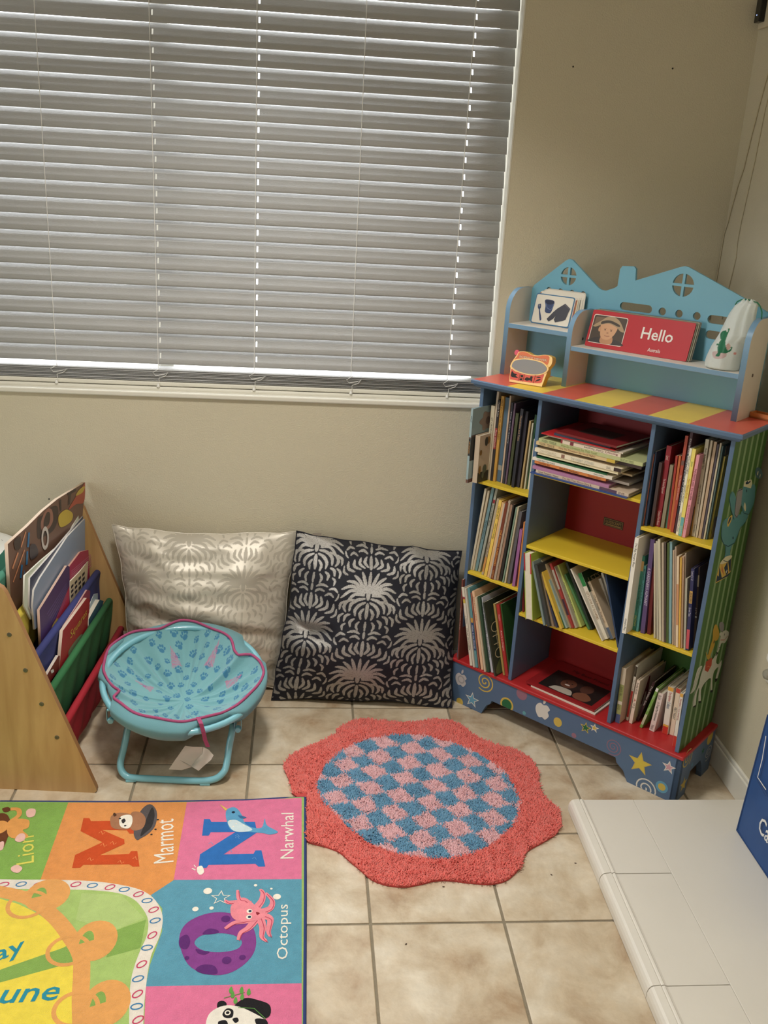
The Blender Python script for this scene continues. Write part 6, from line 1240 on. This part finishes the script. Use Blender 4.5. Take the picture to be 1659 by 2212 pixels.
def sm_open(pts, k=4): return smooth_poly(AP(pts), k, closed=False)
PO, PI_ = sm_open(path_out), sm_open(path_in)
prints('panel', [([AP([(-420, 80), (360, 82), (212, 492), (-420, 475)])], G1), ([AP([(360, 82), (985, 80), (918, 488), (800, 575), (760, 552), (560, 506), (212, 492)])], O1),
    ([AP([(985, 80), (1590, 58), (1590, 486), (915, 492)])], P1), ([AP([(918, 490), (1590, 486), (1590, 1035), (768, 1052), (790, 940), (855, 760), (855, 640), (795, 570)])], B1), ([AP([(768, 1052), (1590, 1035), (1592, 1500), (750, 1500)])], P1)], ARF, ar, lift=0.0002, step=0.00002)
LGc, YLc, DGc, OLc = carpet((164, 200, 96)), carpet((248, 220, 48)), carpet((126, 172, 62)), carpet((240, 160, 72))
prints('winding_path', [([PO + PI_[::-1]], ink((228, 218, 204)))], ARF, ar, lift=0.0004)
ctr = [([PI_ + AP([(-420, 1500)])], LGc), ([AP([(430, 560), (640, 570), (760, 690), (600, 760), (400, 700)])], carpet((176, 206, 112))), ([AP([(600, 760), (770, 700), (740, 850), (560, 900)])], DGc), ([AS([(-420, 560), (0, 590), (230, 690), (330, 800), (390, 940), (392, 1100), (380, 1500), (-420, 1500)], 3)], YLc),
    ([AP([(-60, 985), (0, 965), (330, 850), (440, 795), (470, 840), (390, 925), (0, 1032), (-60, 1060)])], DGc),
    ([ribbon(sm_open([(-100, 540), (40, 560), (170, 600), (290, 690), (370, 790), (425, 890), (430, 1000), (425, 1100), (430, 1249), (440, 1400)]), 0.034)], OLc)]
for cx_, cy_, rx_, ry_ in ((250, 570, 105, 90), (500, 810, 100, 100), (560, 1140, 100, 100)):
    c_ = A8(cx_, cy_); k_ = 0.00052; ctr.append(([ell(c_[0], c_[1], rx_*k_*0.9, ry_*k_*1.1)], OLc))
    c2 = A8(cx_-45, cy_+10); ctr.append(([ell(c2[0], c2[1], rx_*k_*0.28, ry_*k_*0.62, a0=0.2, a1=3.3)], DGc))
for cx_, cy_ in ((145, 620), (360, 862), (400, 1170)):
    c_ = A8(cx_, cy_); ctr.append(([ell(c_[0], c_[1], .046, .044), ell(c_[0], c_[1], .037, .035)], OLc))
prints('centre_field', ctr, ARF, ar, lift=0.0006, step=0.00003)
TEAL = ink((44, 144, 164))
p = A8(-8, 925); text('lettering', 'ay', TEAL, ARF, ar, p[0], p[1]-0.012, p[0]+0.066, p[1]+0.030, lift=0.0012, bold=0.010, shear=0.2, ang=0.52)
p = A8(-6, 1142); text('lettering', 'une', TEAL, ARF, ar, p[0], p[1]-0.002, p[0]+0.112, p[1]+0.032, lift=0.0012, bold=0.010, shear=0.2, ang=0.06)
lf = []; RDp, BLp = ink((206, 70, 104)), ink((64, 128, 176))
for i, (cx_, cy_, t) in enumerate(((20, 515, .3), (112, 513, .3), (205, 516, .4), (310, 515, .3), (400, 514, .4), (487, 520, .2), (580, 529, .5), (655, 541, .2), (730, 566, .5), (775, 600, .2), (810, 648, .6), (818, 705, .4), (803, 782, .9), (775, 848, .2), (747, 935, .8), (728, 1012, .4), (725, 1092, .8), (720, 1158, .2), (728, 1228, .7), (716, 1300, .2), (722, 1370, .7))):
    c_ = A8(cx_, cy_); lf.append(([ell(c_[0], c_[1], .0125, .0082, rot=t, n=16), ell(c_[0], c_[1], .0095, .0052, rot=t, n=16)], (RDp, BLp)[i % 2]))
motifs('path_print', [[q_] for q_ in lf], ARF, ar, lift=0.0007, step=0)
def letter(poly, q00, q10, q01, q11, m):
    out = []
    for x, y in poly:
        w_ = [(1-x)*(1-y), x*(1-y), (1-x)*y, x*y]; px_ = sum(a*c[0] for a, c in zip(w_, (q00, q10, q01, q11))); py_ = sum(a*c[1] for a, c in zip(w_, (q00, q10, q01, q11))); out.append(A8(px_, py_))
    return ([out], m)
Mp = [(0, 0), (.32, 0), (.32, .10), (.26, .14), (.25, .60), (.47, .20), (.56, .20), (.76, .60), (.75, .14), (.68, .10), (.68, 0), (1, 0), (1, .10), (.95, .15), (.94, .84), (1, .88), (1, 1), (.74, 1), (.51, .58), (.26, 1), (0, 1), (0, .88), (.06, .84), (.05, .15), (0, .10)]
Np = [(0, 0), (.34, 0), (.34, .10), (.27, .14), (.27, .62), (.72, 0), (.94, 0), (.94, .85), (1, .88), (1, 1), (.66, 1), (.66, .88), (.73, .85), (.73, .40), (.28, 1), (0, 1), (0, .88), (.06, .85), (.06, .14), (0, .10)]
prints('letter_m', [letter(Mp, (735, 420), (700, 165), (380, 428), (440, 165), ink((208, 78, 36)))] + [([ribbon(AP([(x, y), (x+14, y-12), (x+20, y+6), (x+34, y-4)]), .0016)], ink((236, 150, 90))) for x, y in ((520, 245), (530, 310), (460, 385), (620, 400), (700, 380), (580, 300))], ARF, ar, lift=0.0006)
prints('letter_n', [letter(Np, (1398, 420), (1340, 170), (1046, 428), (1075, 170), ink((48, 112, 188)))] + [([ribbon(AP([(x, y), (x+12, y-10), (x+22, y+4)]), .0014)], ink((110, 160, 210))) for x, y in ((1100, 300), (1200, 340), (1240, 270), (1330, 380), (1240, 260))], ARF, ar, lift=0.0006)
oc = AS([(945, 820), (965, 740), (1030, 690), (1130, 662), (1240, 672), (1320, 720), (1350, 800), (1335, 880), (1270, 950), (1180, 990), (1080, 985), (990, 935)]); oh = AS([(1025, 825), (1060, 785), (1150, 772), (1230, 782), (1275, 815), (1250, 855), (1160, 872), (1070, 862)])
DPU = ink((98, 46, 116)); prints('letter_o', [([oc, oh], ink((138, 66, 142))), ([AS([(946, 800), (985, 780), (1003, 815), (985, 855), (948, 845)])], DPU), ([AS([(1068, 778), (1100, 748), (1145, 755), (1148, 772)])], DPU), ([AS([(1030, 965), (1070, 938), (1130, 945), (1145, 985), (1080, 988)])], DPU), ([ell(*A8(1195, 915), .010)], DPU), ([ell(*A8(1278, 900), .007)], DPU), ([ell(*A8(1190, 697), .010)], DPU), ([AS([(1032, 855), (1070, 865), (1105, 870), (1080, 885), (1045, 878)])], DPU), ([ell(*A8(985, 903), .005)], DPU)], ARF, ar, lift=0.0006)
def vtext(s, x0, y0, x1, y1, m):
    """lettering that reads up the rug"""
    a, b, c_ = A8(x1, y0), A8(x1, y1), A8(x0, y0); f2 = Frame((a[0], a[1], AZ), (b[0]-a[0], b[1]-a[1], 0), (-1, 0, 0))
    text('lettering', s, m, f2, ar, 0, 0, math.hypot(b[0]-a[0], b[1]-a[1]), math.hypot(c_[0]-a[0], c_[1]-a[1]), lift=0.0009, bold=0.0)
CRi = ink((240, 232, 216)); vtext('Marmot', 812, 396, 916, 168, CRi); vtext('Narwhal', 1478, 378, 1548, 138, CRi); vtext('Octopus', 1458, 908, 1535, 620, CRi); vtext('Lion', 90, 398, 180, 256, ink((226, 216, 90)))
BRn, BRd, GRK, DGK = ink((172, 118, 84)), ink((86, 56, 40)), ink((96, 88, 88)), ink((58, 54, 54))
prints('marmot', [([AS([(720, 280), (705, 235), (740, 130), (790, 92), (826, 130), (820, 200), (785, 245), (745, 270)])], GRK), ([AS([(740, 260), (760, 200), (800, 110), (815, 150), (800, 210), (770, 240)])], DGK), ([AS([(690, 140), (740, 135), (768, 170), (750, 220), (690, 225)])], BRn), ([AS([(582, 165), (605, 142), (650, 138), (695, 150), (700, 190), (680, 222), (630, 226), (588, 212)])], BRn), ([AS([(640, 155), (690, 150), (698, 185), (680, 218), (640, 214), (628, 185)])], CRi), ([AS([(640, 178), (655, 168), (662, 182), (648, 194)])], DGK), ([ell(*A8(632, 168), .003)], DGK), ([ell(*A8(660, 206), .003)], DGK), ([AS([(596, 145), (604, 138), (615, 150), (602, 158)])], BRd)] + [([ell(*A8(x, y), .0028)], DGK) for x, y in ((832, 174), (820, 225), (798, 252))], ARF, ar, lift=0.0010, step=0.00003)
NB1, NB2 = ink((92, 160, 200)), ink((206, 222, 226))
prints('narwhal', [([AP([(1157, 92), (1200, 118), (1188, 126)])], ink((226, 190, 90))), ([AS([(1190, 135), (1210, 112), (1245, 112), (1275, 150), (1290, 190), (1330, 215), (1380, 215), (1395, 168), (1408, 205), (1465, 238), (1425, 252), (1385, 245), (1330, 240), (1260, 235), (1215, 225), (1195, 180)])], NB1), ([AS([(1200, 185), (1240, 175), (1280, 195), (1330, 225), (1290, 238), (1230, 232)])], NB2), ([ell(*A8(1230, 135), .0045)], ink((30, 40, 60))), ([AS([(1255, 150), (1300, 162), (1270, 168)])], ink((60, 110, 160)))] + [([ell(*A8(x, y), .0022)], CRi) for x, y in ((1215, 180), (1245, 195), (1230, 210), (1285, 205))], ARF, ar, lift=0.0010, step=0.00003)
motifs('water_drop', [[([AS([(1040, 425), (1065, 418), (1075, 450), (1055, 465), (1040, 450)])], CRi)], [([ribbon(AP([(1030, 440), (1012, 430)]), .003)], CRi)], [([ribbon(AP([(1032, 425), (1022, 412)]), .002)], CRi)]], ARF, ar, lift=0.0010)
OP1, OP2 = ink((240, 138, 150)), ink((196, 70, 96))
tent = [[(1330, 640), (1290, 600), (1260, 590), (1252, 545)], [(1350, 640), (1380, 600), (1385, 560), (1370, 540)], [(1320, 620), (1260, 610), (1205, 610), (1185, 598)], [(1380, 660), (1425, 640), (1435, 600), (1400, 560)], [(1330, 700), (1280, 710), (1230, 720), (1185, 748)], [(1350, 700), (1310, 745), (1270, 770), (1255, 808)], [(1370, 690), (1385, 740), (1380, 790), (1405, 815)], [(1390, 680), (1425, 700), (1415, 760), (1425, 790)]]
prints('octopus', [([ribbon(sm_open(t, 5), list(np.linspace(.020, .006, len(sm_open(t, 5)))))], OP1) for t in tent] + [([ribbon(sm_open([(x+7, y+6) for x, y in t], 5), .0018)], OP2) for t in tent] + [([AS([(1215, 665), (1225, 620), (1290, 610), (1370, 640), (1400, 665), (1370, 700), (1290, 712), (1235, 700)])], OP1), ([ell(*A8(1315, 657), .0065)], CRi), ([ell(*A8(1312, 688), .0065)], CRi), ([ell(*A8(1318, 657), .0035)], ink((40, 60, 90))), ([ell(*A8(1315, 688), .0035)], ink((40, 60, 90))), ([AS([(1350, 662), (1370, 668), (1355, 678)])], ink((150, 40, 50)))], ARF, ar, lift=0.0010, step=0.00003)
motifs('bubble', [[([ell(*A8(x, y), r_)], CRi)] for x, y, r_ in ((1095, 550, .010), (1030, 645, .007), (1115, 640, .005), (1460, 580, .009), (1347, 520, .004), (1430, 538, .003))], ARF, ar, lift=0.0010)
prints('sea_star', [([star(*A8(1163, 585), .024), star(*A8(1163, 585), .019)], CRi)], ARF, ar, lift=0.0010)
TANL, MANE, PAWp = ink((232, 160, 84)), ink((110, 64, 38)), ink((238, 190, 176))
prints('lion', [([AS([(-60, 160), (0, 140), (40, 150), (60, 210), (40, 270), (10, 330), (-60, 350)])], MANE), ([AS([(40, 190), (80, 170), (150, 175), (150, 215), (120, 230), (150, 260), (110, 275), (45, 260)])], TANL), ([ribbon(sm_open([(60, 180), (100, 150), (95, 120), (55, 118)], 5), .012)], TANL), ([AS([(12, 115), (45, 108), (55, 125), (25, 135)])], MANE), ([AS([(138, 130), (160, 115), (188, 122), (180, 155), (145, 160)])], PAWp), ([AS([(78, 280), (100, 250), (130, 250), (130, 280), (100, 292)])], PAWp), ([AS([(60, 425), (90, 412), (118, 430), (95, 455), (62, 445)])], PAWp), ([AS([(-10, 300), (20, 290), (15, 330), (-10, 335)])], PAWp), ([ell(*A8(-5, 215), .022, .026)], TANL)], ARF, ar, lift=0.0010, step=0.00003)
BKP, LEAF = ink((38, 36, 38)), ink((96, 160, 72))
prints('panda', [([AS([(1230, 1165), (1290, 1115), (1360, 1125), (1420, 1150), (1425, 1200), (1390, 1222), (1310, 1200), (1290, 1185)])], BKP), ([AS([(1145, 1165), (1150, 1135), (1180, 1130), (1195, 1150), (1170, 1180)])], BKP), ([AS([(1085, 1250), (1110, 1190), (1180, 1155), (1260, 1160), (1350, 1200), (1400, 1235), (1410, 1290), (1360, 1340), (1200, 1350), (1100, 1310)])], ink((234, 226, 212))), ([AS([(1172, 1200), (1195, 1170), (1228, 1178), (1225, 1215), (1190, 1220)])], BKP), ([ell(*A8(1200, 1192), .006)], CRi), ([ell(*A8(1200, 1192), .0035)], BKP), ([AS([(1225, 1225), (1250, 1218), (1258, 1235), (1240, 1246)])], BKP), ([AS([(1150, 1240), (1190, 1232), (1200, 1260), (1160, 1275)])], BKP), ([AS([(1345, 1225), (1400, 1228), (1410, 1260), (1360, 1262)])], BKP)] + [([AS([(x, y), (x+14, y-22), (x+22, y+4), (x+8, y+16)], 3)], LEAF) for x, y in ((1206, 1075), (1262, 1075), (1300, 1085), (1230, 1130), (1265, 1110), (1215, 1100))] + [([ribbon(AP([(1180, 1115), (1290, 1085)]), .0014)], LEAF), ([ribbon(AP([(1255, 1165), (1340, 1170), (1400, 1225)]), .0014)], LEAF)], ARF, ar, lift=0.0010, step=0.00003)

# ================================================================== blue tote bag at the right edge
TB = pm('tote_blue', (34, 78, 140), 0.55, var=0.06, vscale=14, bump=0.08, bscale=30); TBE = pm('tote_binding', (26, 62, 116), 0.6); TW = cm((226, 226, 222))
tb = thing('tote_bag', 'blue reusable tote bag with white lettering standing on the hearth at the right edge', 'bag', (1.005, 0.10, HH))
x0, x1, y0_, y1_, hh = 0.966-1.005, 0.036, -0.22, 0.16, 0.345
NB = 16; v = []; f = []
ringp = [(x0, y1_), (x0, y0_), (x1, y0_), (x1, y1_)]
for k in range(NB+1):
    t = k/NB
    for i in range(4):
        (ax, ay), (bx2, by2) = ringp[i], ringp[(i+1) % 4]
        for j in range(6):
            s_ = j/6; x = ax+(bx2-ax)*s_; y = ay+(by2-ay)*s_
            bul = 0.006*math.sin(math.pi*s_)*math.sin(math.pi*t) + 0.0025*math.sin(7*s_+5*t)*math.sin(math.pi*s_)
            nx = (-1, 0, 1, 0)[i]; ny = (0, -1, 0, 1)[i]
            v.append((x + nx*(bul if nx < 0 else 0) + 0.016*t*(nx <= 0 and x < 0), y + ny*bul, 0.001+hh*t))
n4 = 24
for k in range(NB):
    for i in range(n4): f.append((k*n4+i, k*n4+(i+1) % n4, (k+1)*n4+(i+1) % n4, (k+1)*n4+i))
f.append(tuple(range(n4))[::-1]); me_ = meshobj('bag_body', v, f, TB, tb, smooth=False)
TF = Frame(Vector((0.966, 0.1, HH)), (0, -1, 0), (0.046, 0, 1)); TFl = Frame((x0-0.006, 0, 0), (0, -1, 0), (0.046, 0, 1)); TQp = lambda x, y: (TF.px(x, y)[0], TF.px(x, y)[1])
MB().tube([(x0+0.0, y1_, 0.002), (x0+0.016*.5, y1_, hh*.5), (x0+0.016, y1_, hh)], 0.0026, 8).build('side_binding', TBE, tb)
MB().tube([(x0, y1_, 0.003), (x0, y0_, 0.003)], 0.0026, 8).build('bottom_binding', TBE, tb)
prints('print_edge', [([ribbon([TQp(1662, 1590), TQp(1654, 1640), TQp(1644, 1679), TQp(1662, 1706)], .0035)], TW), ([ribbon([TQp(1638, 1674), TQp(1662, 1720)], .0025)], TBE)], TFl, tb, lift=0.0030)
p0, p1 = TQp(1645, 1790), TQp(1668, 1822)
text('lettering', 'Car', TW, TFl, tb, p0[0], p0[1]-0.004, p0[0]+0.072, p0[1]+0.040, lift=0.0034, bold=0.01)
for yy in (0.09, -0.14):
    MB().tube([(x1-0.03, yy, hh-0.02), (x1-0.035, yy-0.01, hh+0.05), (x1-0.035, yy-0.05, hh+0.07), (x1-0.03, yy-0.07, hh-0.02)], 0.004, 6).build('handle', TBE, tb)

# ================================================================== small things on the walls
o = thing('wall_sensor', 'small black sensor with blue light on white plate high in the corner', 'sensor', (XC, 1.085, 2.072))
MB().box(-0.010, -0.0005, -0.055, 0.058, -0.040, 0.060).build('mounting_plate', cm((214, 200, 172), 0.5), o, bevel=0.002)
MB().box(-0.026, -0.010, 0.022, 0.054, -0.026, 0.034).build('sensor_body', pm('black_gloss', (14, 14, 14), 0.2), o, bevel=0.002)
em = pm('blue_led', (150, 170, 255), 0.3); em.node_tree.nodes['Principled BSDF'].inputs['Emission Color'].default_value = (0.4, 0.5, 1, 1); em.node_tree.nodes['Principled BSDF'].inputs['Emission Strength'].default_value = 2.0
MB().lathe([(0.0016, 0), (0.0012, 0.001)], 8, M=Matrix.Translation((-0.026, 0.040, -0.008)) @ Matrix.Rotation(-R90, 4, 'Y')).build('indicator_light', em, o)
CRD = pm('cord_cream', (196, 184, 152), 0.6)
def wall_cord(label, px_pts, xw, r):
    pp = []
    for p in px_pts:
        h_ = hit(*p, Vector((xw, 0, 0)), Vector((1, 0, 0))); pp.append(Vector((xw, min(h_.y, YW-0.004), h_.z)))
    o = MB(); b_ = pp[-1]; o.tube([p-b_ for p in pp], r, 6); ob = o.build('power_cord', CRD, smooth=True); ob.location = b_; tag(ob, label, 'cord')
wall_cord('thin cream cord running down the wall corner behind the hutch', [(1668, 120), (1657, 165), (1640, 228), (1624, 290), (1606, 365), (1594, 400), (1580, 450), (1572, 482), (1562, 505), (1557, 525), (1553, 552), (1546, 582), (1541, 620), (1530, 690)], XC-0.003, 0.0016)
wall_cord('second thin cream cord on the right wall, right of the corner cord', [(1672, 160), (1652, 240), (1630, 350), (1601, 480), (1593, 522), (1590, 556), (1582, 590), (1574, 622), (1560, 690)], XC-0.002, 0.0013)
for k, (px_, py_, lb) in enumerate(((1238, 144, 'tiny dark nail hole in the upper back wall, left one'), (1453, 148, 'tiny dark nail hole in the upper back wall, right one'), (106, 1078, 'tiny dark speck on the wall above the sling rack'))):
    p = hit(px_, py_, Vector((0, YW, 0)), Vector((0, 1, 0))); ob = MB().lathe([(0.0026, 0), (0.0024, 0.0008), (0.0008, 0.001)], 8, M=Matrix.Rotation(R90, 4, 'X')).build('nail_hole', DARK); ob.location = p; tag(ob, lb, 'nail')
o = thing('plug_cover', 'white plug with clear plastic cover on the right wall above the tote bag', 'plug', (XC, 0.398, 0.445))
MB().box(-0.006, -0.0003, -0.035, 0.035, -0.06, 0.06).build('wall_plate', cm((226, 220, 206), 0.4), o, bevel=0.002)
MB().lathe([(0.016, 0), (0.016, 0.020), (0.013, 0.024)], 6, M=Matrix.Translation((-0.006, -0.004, 0.026)) @ Matrix.Rotation(-R90, 4, 'Y')).build('plug', cm((238, 236, 230), 0.35), o)
MB().lathe([(0.015, 0), (0.017, 0.012), (0.012, 0.026), (0.004, 0.030)], 10, M=Matrix.Translation((-0.006, -0.004, -0.022)) @ Matrix.Rotation(-R90, 4, 'Y')).build('clear_cover', pm('clear_plastic', (200, 196, 180), 0.15, trans=0.5), o)
# crumbs on the tiles
for k, (x, y) in enumerate(((958, 1916), (877, 2040), (1191, 1890), (1243, 1865))):
    p = floor_pt(x, y); ob = MB().lathe([(0.0012, 0), (0.0020, 0.0008), (0.0008, 0.0018)], 7, M=Matrix.Diagonal((1.6, 1, 1, 1))).build('crumb', cm((70, 48, 34))); ob.location = p; ob.rotation_euler = (0, 0, k)
    tag(ob, ['tiny dark crumb on the tiles just below the flower rug', 'tiny dark crumb on the tile nearest the bottom edge', 'tiny brown crumb on the tiles right of the flower rug', 'tiny dark crumb on the tiles beside the hearth edge'][k], 'crumb')
